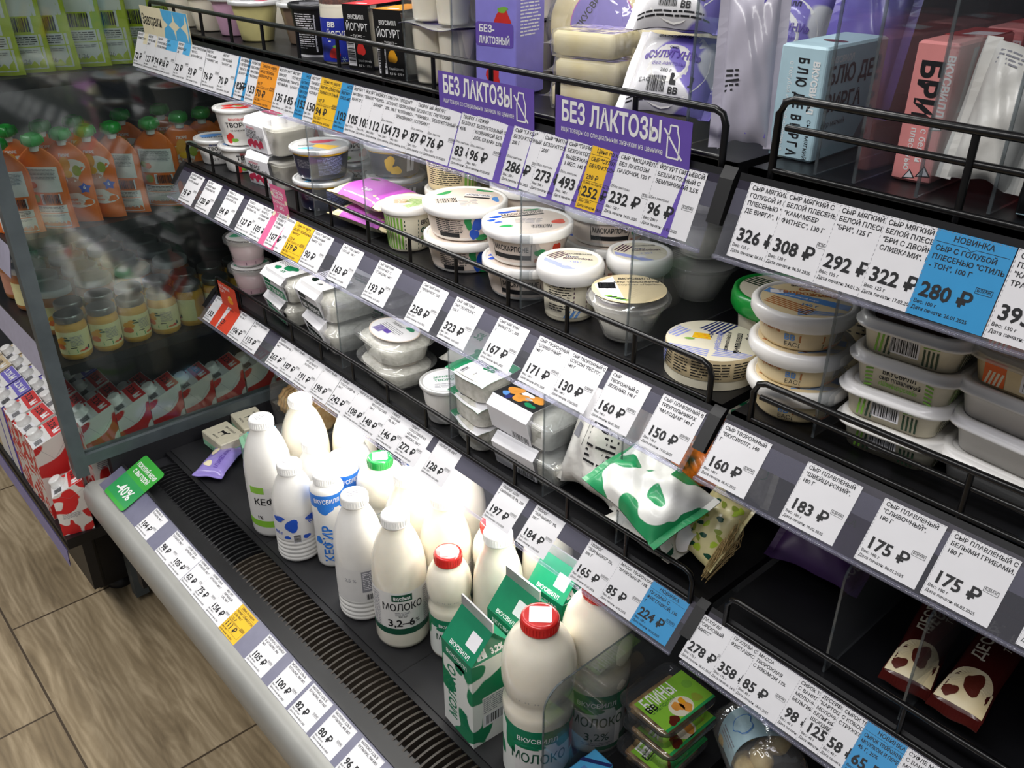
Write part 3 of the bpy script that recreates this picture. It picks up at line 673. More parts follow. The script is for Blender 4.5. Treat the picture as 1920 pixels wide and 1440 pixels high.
tags('D', [
 (254, 988, '104 ₽', 'РЯЖЕНКА В|БУТЫЛКЕ, 900 Г', 'w', '900 г', '06.01.2025'),
 (290, 1033, '98 ₽', 'КЕФИР 1% В|БУТЫЛКЕ, 900 Г', 'w', '900 г', '06.01.2025'),
 (312, 1060, '105 ₽', 'КЕФИР 2,5% В|БУТЫЛКЕ, 900 Г', 'w', '900 г', '06.01.2025', {'d': 'for kefir'}),
 (336, 1089, '63 ₽', 'КЕФИР 3,2%|БУТЫЛКЕ, 450 Г', 'w', '450 г', '06.01.2025', {'lay': 1}),
 (357, 1115, '75 ₽', 'КЕФИР 3,2% В|БУТЫЛКЕ, 450 Г', 'w', '450 г', '06.01.2025', {'lay': 2}),
 (382, 1145, '156 ₽', 'ЙОГУРТ|ПИТЬЕВОЙ|3,5%, 900 Г', 'w', '900 г', '06.01.2025'),
 (408, 1177, '111 ₽', 'КЕФИР ТЕРМОСТАТН|3,2%, 900 Г|123 ₽', 'y', '900 г', '10.02.2025'),
 (455, 1237, '105 ₽', 'МОЛОКО ЦЕЛЬНОЕ|В БУТЫЛКЕ, 900|МЛ', 'w', '900 мл', '06.01.2025', {'d': 'for whole milk'}),
 (499, 1289, '100 ₽', 'МОЛОКО 3,2% В|БУТЫЛКЕ, 900 МЛ', 'w', '900 мл', '06.01.2025'),
 (536, 1334, '82 ₽', 'МОЛОКО 3,2% В|БУТЫЛКЕ, 450 МЛ', 'w', '450 мл', '06.01.2025'),
 (579, 1384, '80 ₽', 'МОЛОКО 2,5% В|БУТЫЛКЕ, 450 МЛ', 'w', '450 мл', '06.01.2025'),
 (625, 1442, '96 ₽', 'МОЛОКО 2,5% В|БУТЫЛКЕ, 900 МЛ', 'w', '900 мл', '06.01.2025')], 0.053)

# ------------------------------------------------------------------ shelf cards
def card(name, label, row, px, py, v, h, W, H, base, draw, cr=0.005, cat='shelf card', bend=0.0, ba=.06):
    rp, y0, (dy, dz), where = ROWS[row]
    x = rail_x(row, px, py)
    r = empty(name, label, cat, rp(x, v, h), 0, None, rot=(math.atan2(dz, dy), 0, 0))
    if bend:
        def flat2(u, v, hh=0.0):
            q = max(0.0, v - ba); return Vector((u, min(v, ba) + q * math.cos(bend), hh * .35 + q * math.sin(bend)))
        b = MB(); vs = [0, ba / H, .5 + .5 * ba / H, .8 + .2 * ba / H, 1]
        for o, fl in ((0, False), (-.0014, True)): b.surf(lambda a, c: flat2(W * a, H * vs[min(4, int(c * 4 + .5))], o), 1, 4, base, False, fl)
        b.build('card', r); b = MB()
        q = flat2; pass
        draw(b, W, H, flat2); b.build('print', r); return r
    b = MB(); b.rrect(flat, 0, 0, W, H, cr, base, 0); b.loft([[(p[0] + W / 2, p[1] + H / 2, z) for p in rring(W / 2, H / 2, cr, 0, 4)] for z in (-0.0005, 0.0)], base, smooth=False)
    b.build('card', r)
    b = MB(); draw(b, W, H); b.build('print', r)
    return r
def lactose(b, W, H, flat):
    b.text(flat, 0.008, H - 0.0225, 0.0255, 'БЕЗ ЛАКТОЗЫ', 'white_ink', 'l', 0.03, W - 0.04)
    b.text(flat, 0.008, H - 0.033, 0.0075, 'ищи товары со специальным значком на ценнике', 'white_ink', 'l', 0.0, W - 0.038)
    x, y = W - 0.019, H - 0.020
    pts = [(-.004, .014), (.004, .014), (.004, .010), (.0065, .003), (.0065, -.014), (-.0065, -.014), (-.0065, .003), (-.004, .010)]
    for (a, c), (d, e) in zip(pts, pts[1:] + pts[:1]):
        L = math.hypot(d - a, e - c); nx, ny = -(e - c) / L * .0008, (d - a) / L * .0008
        b.poly(flat, [(x + a - nx, y + c - ny), (x + d - nx, y + e - ny), (x + d + nx, y + e + ny), (x + a + nx, y + c + ny)], 'white_ink', 2)
    b.poly(flat, [(x - .0115, y + .010), (x + .0095, y - .015), (x + .011, y - .0138), (x - .010, y + .0112)], 'white_ink', 2)
card('shelf_card', 'violet lactose-free card above the 83 and 96 rouble kefir tags', 'A', 800, 300, -0.001, 0.0001, 0.156, 0.101, 'violet', lactose, bend=.40)
card('shelf_card', 'violet lactose-free card above the yellow 252 rouble tag', 'A', 1010, 362, -0.001, 0.0002, 0.166, 0.101, 'violet', lactose, bend=.40)
def breakfast(b, W, H, flat):
    b.text(flat, 0.003, H - 0.030, 0.024, 'Завтраки', 'ink', 'l', 0.012, W * 0.42)
    b.rect(flat, W * 0.46, 0.0, W - 0.003, 0.018, 'sky_blue', 1); b.rect(flat, W * 0.46, 0.018, W - 0.003, H - 0.0005, 'sky_blue', 1)
    for cx in (0.46, 0.70, 0.94):
        x = W * cx; q = H - 0.0235
        pts = [(x, q + .0215), (x + .0045, q + .007), (x + W * .11, q), (x + .0045, q - .007), (x, q - .0215), (x - .0045, q - .007), (x - W * .11, q), (x - .0045, q + .007)]
        if cx > .9: pts = [p for p in pts if p[0] <= W - 0.0005]
        b.poly(flat, pts, 'cream', 2)
card('shelf_card', 'cream and sky-blue breakfasts card above the 127 rouble tag', 'A', 258, 117, 0.042, 0.0002, 0.195, 0.064, 'cream', breakfast, bend=.40, ba=.018)
def love(b, W, H, flat):
    for i, (t, s) in enumerate((('ЛЮБОВЬ', .0085), ('БЫВАЕТ', .0085), ('КАПРИЗНА?', .0068), ('+ -20%', .0085), ('на любимый', .004), ('продукт', .004))):
        b.text(flat, W / 2 - .002, H - .014 - i * .0085, s, t, 'white_ink', 'c', .02, W * .8)
    for x, y in ((.004, .09), (.046, .082), (.046, .06), (.004, .055)): b.ell(flat, x, y, .004, .004, 'cream', 1)
card('shelf_card', 'pink card about love behind the 107 rouble tag', 'B', 484, 456, -0.001, 0.0015, 0.050, 0.106, 'pink_print', love, 0.002, bend=.75)
def pancake(b, W, H, flat):
    b.text(flat, .003, H - .013, .0085, 'КАК ПЫШНЫЙ', 'white_ink', 'l', .02, W * .62); b.text(flat, .003, H - .023, .0085, 'ТОРТ', 'white_ink', 'l', .02)
    b.ell(flat, W * .58, H - .030, .010, .006, 'cream', 1); b.ell(flat, W * .58, H - .034, .012, .007, 'tag_orange', 2); b.ell(flat, W * .58, H - .027, .006, .004, 'tag_yellow', 3)
card('shelf_card', 'red dessert card standing behind the 138 and 106 rouble tags', 'C', 392, 604, 0.001, 0.0014, 0.076, 0.100, 'red_print', pancake, 0.002, bend=.85, ba=.048)
# green discount card lying across the front rail and the grille
x = onz(200, 905, 0.42)[0]
r = empty('discount_card', 'green discount card reading minus forty percent across front rail and grille', 'discount card', RD(x, 0.0, 0.0085), 0, None, rot=(math.atan2(.022, .047), 0, 0))
W, H = 0.098, 0.106
b = MB(); b.loft([[(p[0] + W / 2, p[1] + H / 2, z) for p in rring(W / 2, H / 2, .008, 0, 4)] for z in (-0.0005, 0.0)], 'promo_green', smooth=False); b.rrect(flat, 0, 0, W, H, .008, 'promo_green', 0)
b.rect(flat, 0.0005, .008, W - 0.0005, H * .52, 'promo_deep_green', 1); b.build('card', r)
b = MB(); b.text(flat, W / 2, H * .76, .0125, 'ПОКУПАЙ МЕНЯ', 'white_ink', 'c', .03, W * .86); b.text(flat, W / 2, H * .62, .0125, 'С ВЫГОДОЙ', 'white_ink', 'c', .03, W * .7)
b.text(flat, W / 2, H * .18, .031, '-40%', 'white_ink', 'c', .02, W * .8); b.build('print', r)
# ------------------------------------------------------------------ bottles and cartons on the bottom deck
M('milk_gloss', 'f3ecdb', 0.22, coat=0.6, vary=0.02, sss=0.15); M('bottle_white', 'eeece8', 0.3, coat=0.4, vary=0.02); M('cap_white', 'f1f0ee', 0.35, coat=0.2, vary=0.02)
M('cap_red', 'd2231f', 0.3, coat=0.5); M('cap_green', '17923f', 0.3, coat=0.5); M('blue_print', '2357c8', 0.4); M('azure_print', '2f7fe0', 0.4)
M('dark_green', '12503a', 0.4); M('leaf_green', '8cc63f', 0.4); M('label_clear', 'e6e4e2', 0.4, vary=0.02); M('silver_foil', 'c9c9cc', 0.3, metal=0.7); M('carton_green', '12805a', 0.35, coat=0.3)
SPOTS('cow_green', 'e9ebe6', '128053', 24, 0.53, coat=0.3, sharp=0.01); SPOTS('cow_blue', 'ecebe9', '2357c8', 46, 0.56, coat=0.3); SPOTS('cow_red', 'e6e2dd', 'cf2b2b', 19, 0.575, sharp=0.008); SPOTS('cow_red_fine', 'dcd6cf', 'c92f2f', 55, 0.5)
def face(p, off=0.0): return math.atan2(-p[1], -p[0]) + PI / 2 + off
def at(px, py, z): p = onz(px, py, z); return p
def base(px, py, z, h=0.0):
    p = onz(px, py, z + h); return Vector((p[0], p[1], z))
def cap_part(r, R, z0, z1, m, mark=None):
    b = MB()
    b.lathe([(R * .97, z0), (R, z0 + .001), (R, z0 + .003), (R * .985, z0 + .0035), (R * .985, z1 - .003), (R * .93, z1 - .0006), (R * .8, z1)], m, 32)
    for i in range(36):
        a = 2 * PI * i / 36; c, s = math.cos(a), math.sin(a)
        b.add([(R * .98 * c - .0004 * -s * q, R * .98 * s - .0004 * c * q, z) if k else (R * 1.012 * c, R * 1.012 * s, z) for z in (z0 + .004, z1 - .004) for k, q in ((1, -1), (0, 0), (1, 1))],
              [(0, 1, 4, 3), (1, 2, 5, 4)], m)
    top = plane((0, 0, z1 + .0001), (1, 0, 0), (0, 1, 0))
    if mark == 'date': b.para(top, -R * .5, R * .3, R, R * .6, 3, 'grey_ink', 1, 7, 0.3)
    if mark == 'sticker': b.rrect(top, -R * .55, -R * .55, R * .6, R * .6, .002, 'paper', 1)
    b.build('cap', r)
def bottle(r, h, R, cap='cap_white', body='bottle_white', ribs=False, mark='date', lab=None, bulb=False, rc=.022, straight=False):
    if bulb:
        k = h / .271
        pr = [(R * .82, 0), (R * .93, .005 * k), (R * .95, .012 * k), (R * .95, .118 * k), (R * .97, .126 * k), (R * .95, .136 * k), (R * .87, .146 * k), (R * .93, .157 * k), (R * .99, .172 * k), (R, .187 * k), (R * .985, .204 * k), (R * .9, .222 * k), (R * .74, .238 * k), (R * .53, .247 * k), (rc * .95, .251 * k), (rc * .92, h - .014)]
    elif straight:
        pr = [(R * .85, 0), (R * .98, .004), (R, .009), (R, h * .84), (R * .97, h * .87), (R * .86, h * .895), (rc * .93, h * .91), (rc * .92, h - .012)]
    else:
        pr = [(R * .82, 0), (R * .96, .004), (R, .011)]
        if ribs:
            for q in range(4): z = .011 + q * .009; pr += [(R * .97, z + .001), (R, z + .003), (R, z + .007), (R * .97, z + .0085)]
        pr += [(R, .0485), (R, h * .52), (R * .985, h * .60), (R * .93, h * .68), (R * .82, h * .76), (R * .68, h * .83), (R * .56, h * .875), (rc * .96, h * .9), (rc * .93, h - .014)]
    b = MB(); b.lathe(pr, body, 40); b.build('body', r)
    if lab:
        b = MB(); lab(b, around(pr, R), R, h, pr); b.build('label', r)
    cap_part(r, rc, h - .0175, h, cap, mark)
def band(b, mp, R, z0, z1, m, l=0, a0=-180, a1=180):
    b.rect(mp, math.radians(a0) * R, z0, math.radians(a1) * R, z1, m, l, 40, 3)
def lab_kefir_green(b, mp, R, h, pr):
    band(b, mp, R, .024, .112, 'label_clear'); band(b, mp, R, .026, .040, 'leaf_green', 1); b.rect(mp, -.058, .100, -.030, .114, 'leaf_green', 1, 6)
    b.text(mp, -.052, .076, .019, 'КЕФИР', 'ink', 'l', .015); b.text(mp, -.006, .062, .008, '900 г', 'ink', 'l', .01); b.text(mp, -.05, .044, .010, '1%', 'ink', 'l', .02)
    b.para(mp, .012, .094, .028, .05, 14, 'grey_ink', 2, 2)
def lab_small_blue(b, mp, R, h, pr):
    band(b, mp, R, .050, .102, 'label_clear')
    b.text(mp, .022, .080, .010, 'КЕФИР', 'blue_print', 'l', .02, rot=.5); b.text(mp, -.048, .062, .009, '450 г', 'blue_print', 'l', .02)
    b.bars(mp, -.009, .047, .012, .016, rot=True)
    for q, (x, y, a, c) in enumerate(((-.010, .083, .013, .012), (.024, .094, .008, .006), (-.034, .095, .012, .006), (-.02, .058, .005, .004), (.014, .057, .006, .005))): b.ell(mp, x, y, a, c, 'blue_print', 2, seed=q)
def lab_stick(b, mp, R, h, pr):
    b.rect(mp, -R * 2.4, h * .70, R * 2.4, h * .84, 'azure_print', 0, 24); b.ell(mp, -.004, h * .70, .013, .014, 'azure_print', 0, 24, 4); b.ell(mp, .034, h * .69, .010, .008, 'azure_print', 0, 24, 5)
    b.text(mp, 0, h * .755, .0115, 'ВКУСВИЛЛ', 'white_ink', 'c', .02, .046)
    b.text(mp, .004, .014, .023, 'КЕФИР', 'azure_print', 'l', .03, .095, rot=PI / 2); b.text(mp, .026, .022, .017, '2,5%', 'azure_print', 'l', .03, rot=PI / 2)
    b.ell(mp, -.022, .06, .006, .009, 'azure_print', 1, seed=3)
def lab_grey(b, mp, R, h, pr):
    band(b, mp, R, .045, .110, 'label_clear'); b.rect(mp, -.006, .064, .028, .106, 'grey_ink', 1, 8); b.para(mp, -.004, .104, .030, .036, 10, 'paper', 2, 3); b.bars(mp, .0, .048, .026, .011)
    b.text(mp, -.034, .085, .009, '2,5 %', 'grey_ink')
def lab_milk(b, mp, R, h, pr):
    band(b, mp, R, .034, .118, 'label_clear'); band(b, mp, R, .034, .046, 'dark_green', 1); b.rect(mp, -.016, .101, .016, .114, 'dark_green', 1, 8)
    b.text(mp, 0, .1045, .0085, 'ВкусВилл', 'white_ink', 'c', .025, .026, l=3)
    b.text(mp, 0, .083, .019, 'МОЛОКО', 'ink', 'c', .012, .066); b.para(mp, -.012, .080, .024, .008, 3, 'grey_ink', 2, 5); b.text(mp, 0, .069, .0045, '900 мл', 'ink', 'c')
    b.text(mp, -.025, .051, .0195, '3,2–6', 'ink', 'l', .02); b.text(mp, .019, .0545, .011, '%', 'ink')
    b.para(mp, .036, .113, .018, .07, 20, 'grey_ink', 2, 6); b.para(mp, -.055, .113, .018, .07, 20, 'grey_ink', 2, 8)
def lab_red(b, mp, R, h, pr):
    k = h / .271; band(b, mp, R, .012 * k, .116 * k, 'cow_green')
    b.rect(mp, -.032 * k, .020 * k, .040 * k, .082 * k, 'label_clear', 1, 10); b.rect(mp, .052 * k, .06 * k, .066 * k, .110 * k, 'cap_red', 1, 4)
    b.rect(mp, -.05 * k, .092 * k, .048 * k, .116 * k, 'carton_green', 1, 14); b.ell(mp, -.012 * k, .090 * k, .020 * k, .008 * k, 'carton_green', 2, seed=3)
    b.text(mp, 0, .096 * k, .0105 * k, 'ВКУСВИЛЛ', 'white_ink', 'c', .02, l=3); b.text(mp, .002, .058 * k, .0235 * k, 'МОЛОКО', 'dark_green', 'c', .012, .082 * k); b.text(mp, .002, .032 * k, .020 * k, '3,2%', 'dark_green', 'c', .01)
    b.para(mp, -.02 * k, .028 * k, .05 * k, .006 * k, 2, 'grey_ink', 2, 4)
    for i, q in enumerate('14 02 26 АМС 3Т'): b.text(mp, -.030 * k + i * .0042 * k, .166 * k, .0045 * k, q, 'grey_ink')
bg = 'milk bottles on the deck'
QUEUE = []
def B(nm, lb, p, off=0.0, w=1.0, **kw): QUEUE.append([nm, lb, Vector(p), off, w, kw])
def settle():
    fixed = [((-.697 - .004 * i, y), .05) for i, y in enumerate((.560, .646, .728))]
    for it in range(200):
        for i, a in enumerate(QUEUE):
            a[2][1] = max(a[2][1], .5225 + a[5]['R'])
            for j in range(i):
                c = QUEUE[j]; d = a[2] - c[2]; d[2] = 0; need = a[5]['R'] + c[5]['R'] + .0015; L = d.length
                if L < need:
                    k = (need - L) / max(L, 1e-6) * .5; wa = a[4] / (a[4] + c[4]); a[2] += d * (k * 2 * wa); c[2] -= d * (k * 2 * (1 - wa))
            for (x, y), r in fixed:
                d = a[2] - Vector((x, y, a[2][2])); need = a[5]['R'] + r; L = d.length
                if L < need: a[2] += d * ((need - L) / L)
    for nm, lb, p, off, w, kw in QUEUE: put(bottle, nm, lb, 'bottle', p, face(p, off), bg, **kw)
z = DECK + .0004
B('kefir_bottle', 'tall white kefir bottle with lime-green label band, nearest the butter pack', base(507, 988, z), .35, h=.237, R=.043, lab=lab_kefir_green)
B('kefir_bottle', 'small ribbed kefir bottle with blue blotches, in front of the green-label kefir', base(549, 1033, z), 0, h=.191, R=.039, ribs=True, lab=lab_small_blue, rc=.0215)
B('kefir_bottle', 'slim white bottle with blue upright lettering beside the small ribbed kefir', base(630, 1031, z), -.12, h=.185, R=.029, straight=True, lab=lab_stick, rc=.0215)
p = base(658, 847, z, .185); B('kefir_bottle', 'second slim blue and white kefir bottle, behind the first', p, .35, h=.185, R=.029, straight=True, lab=lab_stick, rc=.0215)
B('milk_bottle', 'tall plain cream bottle standing before the cookie tray', base(566, 753, z, .237), h=.237, R=.045, body='milk_gloss', mark='sticker')
B('milk_bottle', 'brightly lit bottle half hidden by the 242 rouble tag', base(632, 777, z, .21), h=.21, R=.043, body='milk_gloss')
B('kefir_bottle', 'white ribbed kefir bottle right behind the slim blue lettered bottle', base(586, 834, z, .191), -.9, h=.191, R=.037, ribs=True, lab=lab_small_blue, rc=.0215)
B('kefir_bottle', 'small white-capped bottle behind the ribbed kefir bottles', base(641, 810, z, .191), 2.2, h=.191, R=.034, ribs=True, lab=lab_small_blue, rc=.0215)
B('milk_bottle', 'round-shouldered milk bottle with a green cap', base(702, 849, z, .195), h=.195, R=.045, bulb=True, cap='cap_green', body='milk_gloss', mark='sticker', rc=.0225)
B('kefir_bottle', 'tall white ribbed bottle with barcode behind the clear milk divider', base(685, 1135, z), .1, h=.23, R=.041, ribs=True, lab=lab_grey)
B('milk_bottle', 'milk bottle labelled 3,2-6 % with a dark green stripe', base(757, 1183, z), .02, h=.237, R=.043, body='milk_gloss', mark='sticker', lab=lab_milk)
B('milk_bottle', 'plain cream milk bottle below the 128 rouble tag', base(770, 890, z, .232), h=.232, R=.043, body='milk_gloss')
p = base(834, 924, z, .232); B('milk_bottle', 'cream milk bottle right behind the dark-striped 3,2-6 % milk', p, 0, h=.232, R=.043, body='milk_gloss', lab=lab_milk)
B('milk_bottle', 'small red-capped milk bottle beside the dark-striped 3,2-6 % milk', base(851, 1034, z, .19), 0, h=.19, R=.0345, bulb=True, cap='cap_red', body='milk_gloss', mark='sticker', lab=lab_red, rc=.0215)
p = Vector((-.838, .702, z)); B('milk_bottle', 'small red-capped milk bottle hidden behind the 197 rouble tag', p, 0, h=.192, R=.0345, bulb=True, cap='cap_red', body='milk_gloss', mark='sticker', lab=lab_red, rc=.0215)
B('milk_bottle', 'plain white-capped milk bottle between red caps and green cartons', base(941, 1011, z, .232), h=.232, R=.039, body='milk_gloss', mark='sticker')
B('milk_bottle', 'big round-shouldered red-capped milk bottle nearest the aisle', base(1005, 1437, z), .0, h=.271, R=.0485, bulb=True, cap='cap_red', body='milk_gloss', mark='sticker', lab=lab_red, rc=.0245)
p = base(1093, 1112, z, .271); B('milk_bottle', 'big red-capped milk bottle whose cap hides behind the 165 rouble tag', p, .1, h=.271, R=.0485, bulb=True, cap='cap_red', body='milk_gloss', mark='sticker', lab=lab_red, rc=.0245)
for x, y, w in ((-1.07, .745, 'beneath the 146 rouble tag'), (-.985, .76, 'beneath the 272 rouble tag'), (-.775, .77, 'behind the 184 rouble tag')):
    B('milk_bottle', 'pale back-row milk bottle standing ' + w, Vector((x, y, z)), h=.225, R=.041, body='milk_gloss')
settle()

def gable(r, w, hb, hg, hide, side, slope, txt):
    a = w / 2
    b = MB()
    b.loft([[(-a, -a, zz), (a, -a, zz), (a, a, zz), (-a, a, zz)] for zz in (0, hb)], hide, cap1=False, smooth=False)
    R0, R1 = (-a, 0, hg), (a, 0, hg)
    b.add([(-a, -a, hb), (a, -a, hb), R1, R0, (-a, a, hb), (a, a, hb)], [(0, 1, 2, 3), (5, 4, 3, 2)], slope)
    for s in (-1, 1):
        m = (s * a * .45, 0, hb + (hg - hb) * .55)
        b.add([(s * a, -a, hb), (s * a, a, hb), m, (s * a, 0, hg)], [(0, 1, 2), (0, 2, 3), (1, 3, 2)] if s > 0 else [(1, 0, 2), (0, 3, 2), (1, 2, 3)], side)
    b.build('body', r)
    b = MB(); b.box(-a, -.0012, hg - .001, a, .0012, hg + .016, 'silver_foil'); b.build('fin', r)
    b = MB(); f = plane((0, -a, 0), (1, 0, 0), (0, 0, 1)); g = plane((a, 0, 0), (0, 1, 0), (0, 0, 1))
    sl = math.hypot(a, hg - hb); t = plane((0, -a, hb), (1, 0, 0), (0, a / sl, (hg - hb) / sl))
    txt(b, f, g, t, a, hb, sl); b.build('print', r)
def milk_print(b, f, g, t, a, hb, sl):
    b.rect(f, -a + .0005, hb - .026, a - .0005, hb, 'carton_green', 0); b.ell(f, .006, hb - .027, .012, .008, 'carton_green', 0, seed=2)
    b.text(f, 0, hb - .016, .0095, 'ВКУСВИЛЛ', 'white_ink', 'c', .015, .05)
    b.text(f, -.004, .02, .026, 'МОЛОКО', 'carton_green', 'l', .02, .10, rot=PI / 2); b.text(f, .022, .02, .018, '3,2%', 'carton_green', 'l', .02, rot=PI / 2)
    b.rect(g, -a * .55, .03, a * .8, .088, 'label_clear', 0); b.para(g, -a * .5, .086, a * 1.25, .03, 8, 'grey_ink', 2, 3); b.bars(g, -a * .4, .034, a * 1.0, .017)
    b.rrect(t, .006, sl * .3, .028, sl * .3 + .022, .001, 'paper', 1)
    q = plane((a * .98, 0, hb), (0, 1, 0), (-.5, 0, 1))
    e = plane((a, -a, hb), (0, 1, 0), (-a * .55, 0, .023)); b.text(e, a * .30, .004, .019, 'М', 'white_ink', 'l', .05, l=5); b.text(e, a * .95, .004, .011, '3,2%', 'white_ink', 'l', .04, l=5)
    b.text(t, -.02, sl * .06, .008, 'ВКУСВИЛЛ', 'white_ink', 'l', .02)
def carton_end(b, a, hb): pass
for i, (y, w) in enumerate(((.560, 'nearest the aisle'), (.646, 'second from the aisle'), (.728, 'furthest in, below the 165 rouble tag'))):
    put(gable, 'milk_carton', 'green and white gable milk carton, ' + w, 'milk carton', (-.697 - .004 * i, y, z), .05 * (i - 1) - .03, 'green gable cartons', w=.072, hb=.155, hg=.197, hide='cow_green', side='carton_green', slope='carton_green', txt=milk_print)
# blue milk pouch behind the green cap
def pillow(r, w, d, h, m, seed=1, seal=.008, parts=None, name='body', crimp='x', wr=.06):
    """a filled bag lying flat: w along x, d along y, thickness h; flat crimped seals at both x ends"""
    rnd = random.Random(seed); ph = [rnd.uniform(0, 6.28) for _ in range(6)]
    def th(u, v):
        a = max(0.0, 1 - abs(2 * u - 1) ** 3.2) ** .6; c = max(0.0, 1 - abs(2 * v - 1) ** 3.0) ** .6
        q = 1 + wr * (math.sin(9 * u + ph[0] + 5 * v) + math.sin(13 * v + ph[1] - 7 * u) * .7 + .5 * math.sin(23 * u + 17 * v + ph[2]))
        return h * .5 * a * c * q
    b = MB()
    def xy(u, v):
        n = 1 - .07 * math.sin(PI * u) ** 2
        return (u - .5) * w, (v - .5) * d * (1.05 - .10 * math.sin(PI * u) + .02 * math.sin(11 * u + ph[3]))
    zc = h * .5
    top = lambda u, v, hh=0.0: Vector((*xy(u, v), zc + th(u, v) + .0006 + hh))
    b.surf(top, 28, 20, m)
    b.surf(lambda u, v: Vector((*xy(u, v), max(0.0, zc - th(u, v) - .0006))), 28, 20, m, True, True)
    x0 = w / 2
    for s in (-1, 1):
        sg = []
        for k in range(2):
            sg.append([(s * (x0 - .003 + (seal + .003) * k), (v / 16 - .5) * d * 1.05, zc + zz + (.0015 * math.sin(v * .55 + ph[4]) if k else 0)) for v, zz in [(q, .0007) for q in range(17)] + [(q, -.0007) for q in range(16, -1, -1)]])
        b.loft(sg if s > 0 else sg[::-1], m, True, True, False)
    b.build(name, r)
    if parts:
        b = MB(); parts(b, lambda u, v, hh=0.0: top(u / w + .5, v / d + .5, hh)); b.build('print', r)
SPOTS('cow_blue_bag', 'f0eff0', '2a62d8', 14, .5)
p = base(690, 822, z, .16); put(gable, 'milk_carton', 'white and blue milk carton behind the green-capped bottle', 'milk carton', (-1.19, .84, z), .1, None, w=.072, hb=.12, hg=.16, hide='cow_blue_bag', side='cow_blue_bag', slope='cow_blue_bag', txt=lambda b, f, g, t, a, hb, sl: b.rect(f, -.02, .05, .02, .09, 'azure_print', 1))

# ------------------------------------------------------------------ packs at the far end of the deck
M('butter_paper', 'd9d3bd', 0.5); M('mint_print', '9fd9b4', 0.5); M('lilac_film', '9a8ad6', 0.28, coat=0.5); CLEAR('clear_tub', 'fbfbfb', 1.5, 0.06, 'f4f4f4'); CLEAR('clear_film', 'fbfbfb', 2.2, 0.10, 'f4f4f4', rough=.12, wrinkle=.5)
MIXED('biscuit', ('b98a4a', 'd8ad6a', 'e6c98d'), 55, .7, bump=.5); M('lime_pack', 'b4d23a', 0.45); M('pale_pack', 'e8ead6', 0.5); M('orange_pack', 'e39a5c', 0.4, coat=.3); M('pink_pack', 'd98a9a', 0.4)
def brick(r, w, d, h, m, deco=None, bev=.002):
    b = MB(); b.rr([(w / 2 - bev, d / 2 - bev, bev, 0), (w / 2, d / 2, bev, bev), (w / 2, d / 2, bev, h - bev), (w / 2 - bev, d / 2 - bev, bev, h)], m, smooth=False, k=2); b.build('body', r)
    if deco:
        b = MB(); deco(b, plane((0, 0, h), (1, 0, 0), (0, 1, 0)), plane((0, -d / 2, 0), (1, 0, 0), (0, 0, 1)), plane((w / 2, 0, 0), (0, 1, 0), (0, 0, 1)), w, d, h); b.build('print', r)
def butter(b, t, f, g, w, d, h):
    b.rect(f, -w / 2 + .002, .002, w / 2 - .002, h * .45, 'mint_print', 1); b.rect(g, -d / 2 + .002, .002, d / 2 - .002, h * .45, 'mint_print', 1)
    b.text(t, 0, d * .22, .007, 'ВКУСВИЛЛ', 'ink', 'c', .01)
    b.poly(t, [(-.010, .004), (.008, .005), (.010, .009), (.014, .008), (.013, .004), (.009, .002), (.008, -.010), (.006, -.010), (.006, -.002), (-.006, -.002), (-.006, -.010), (-.008, -.010), (-.009, .0)], 'ink', 2)
    b.text(f, 0, h * .12, .008, '82,5%', 'dark_green', 'c', .01); b.text(t, 0, -d * .36, .006, 'МАСЛО', 'ink', 'c', .01)
g = 'butter packs'
p = base(385, 838, DECK, 0.0); put(brick, 'butter_pack', 'small cream butter pack with a black cow at the grille end', 'butter', (-1.625, .618, z), .05, g, w=.085, d=.06, h=.034, m='butter_paper', deco=butter)
put(brick, 'butter_pack', 'cream butter pack set behind the cow-printed butter', 'butter', (-1.646, .690, z), -.1, g, w=.085, d=.06, h=.034, m='butter_paper', deco=butter)
def cookie_box(r):
    w, d, h = .15, .11, .095
    b = MB(); b.rr([(w / 2 - .006, d / 2 - .006, .012, 0), (w / 2, d / 2, .014, h * .6), (w / 2, d / 2, .014, h * .6 + .001), (w / 2 - .004, d / 2 - .004, .012, h)], 'clear_tub', k=4); b.build('container', r)
    rnd = random.Random(4)
    for k in range(11):
        b = MB(); x = -w / 2 + .014 + .012 * k; R = .036
        ring = lambda dx, q: [(x + dx, (R * q) * (1 + .05 * math.cos(12 * t * 2 * PI / 48)) * math.cos(2 * PI * t / 48), .042 + (R * q) * (1 + .05 * math.cos(12 * t * 2 * PI / 48)) * math.sin(2 * PI * t / 48)) for t in range(48)]
        b.loft([ring(-.005, .9), ring(-.004, 1), ring(.003, 1), ring(.0045, .9)], 'biscuit'); b.build('biscuit', r)
put(cookie_box, 'biscuit_box', 'clear box of ridged biscuits against the glass side panel', 'biscuits', (-1.585, .800, z), .05)
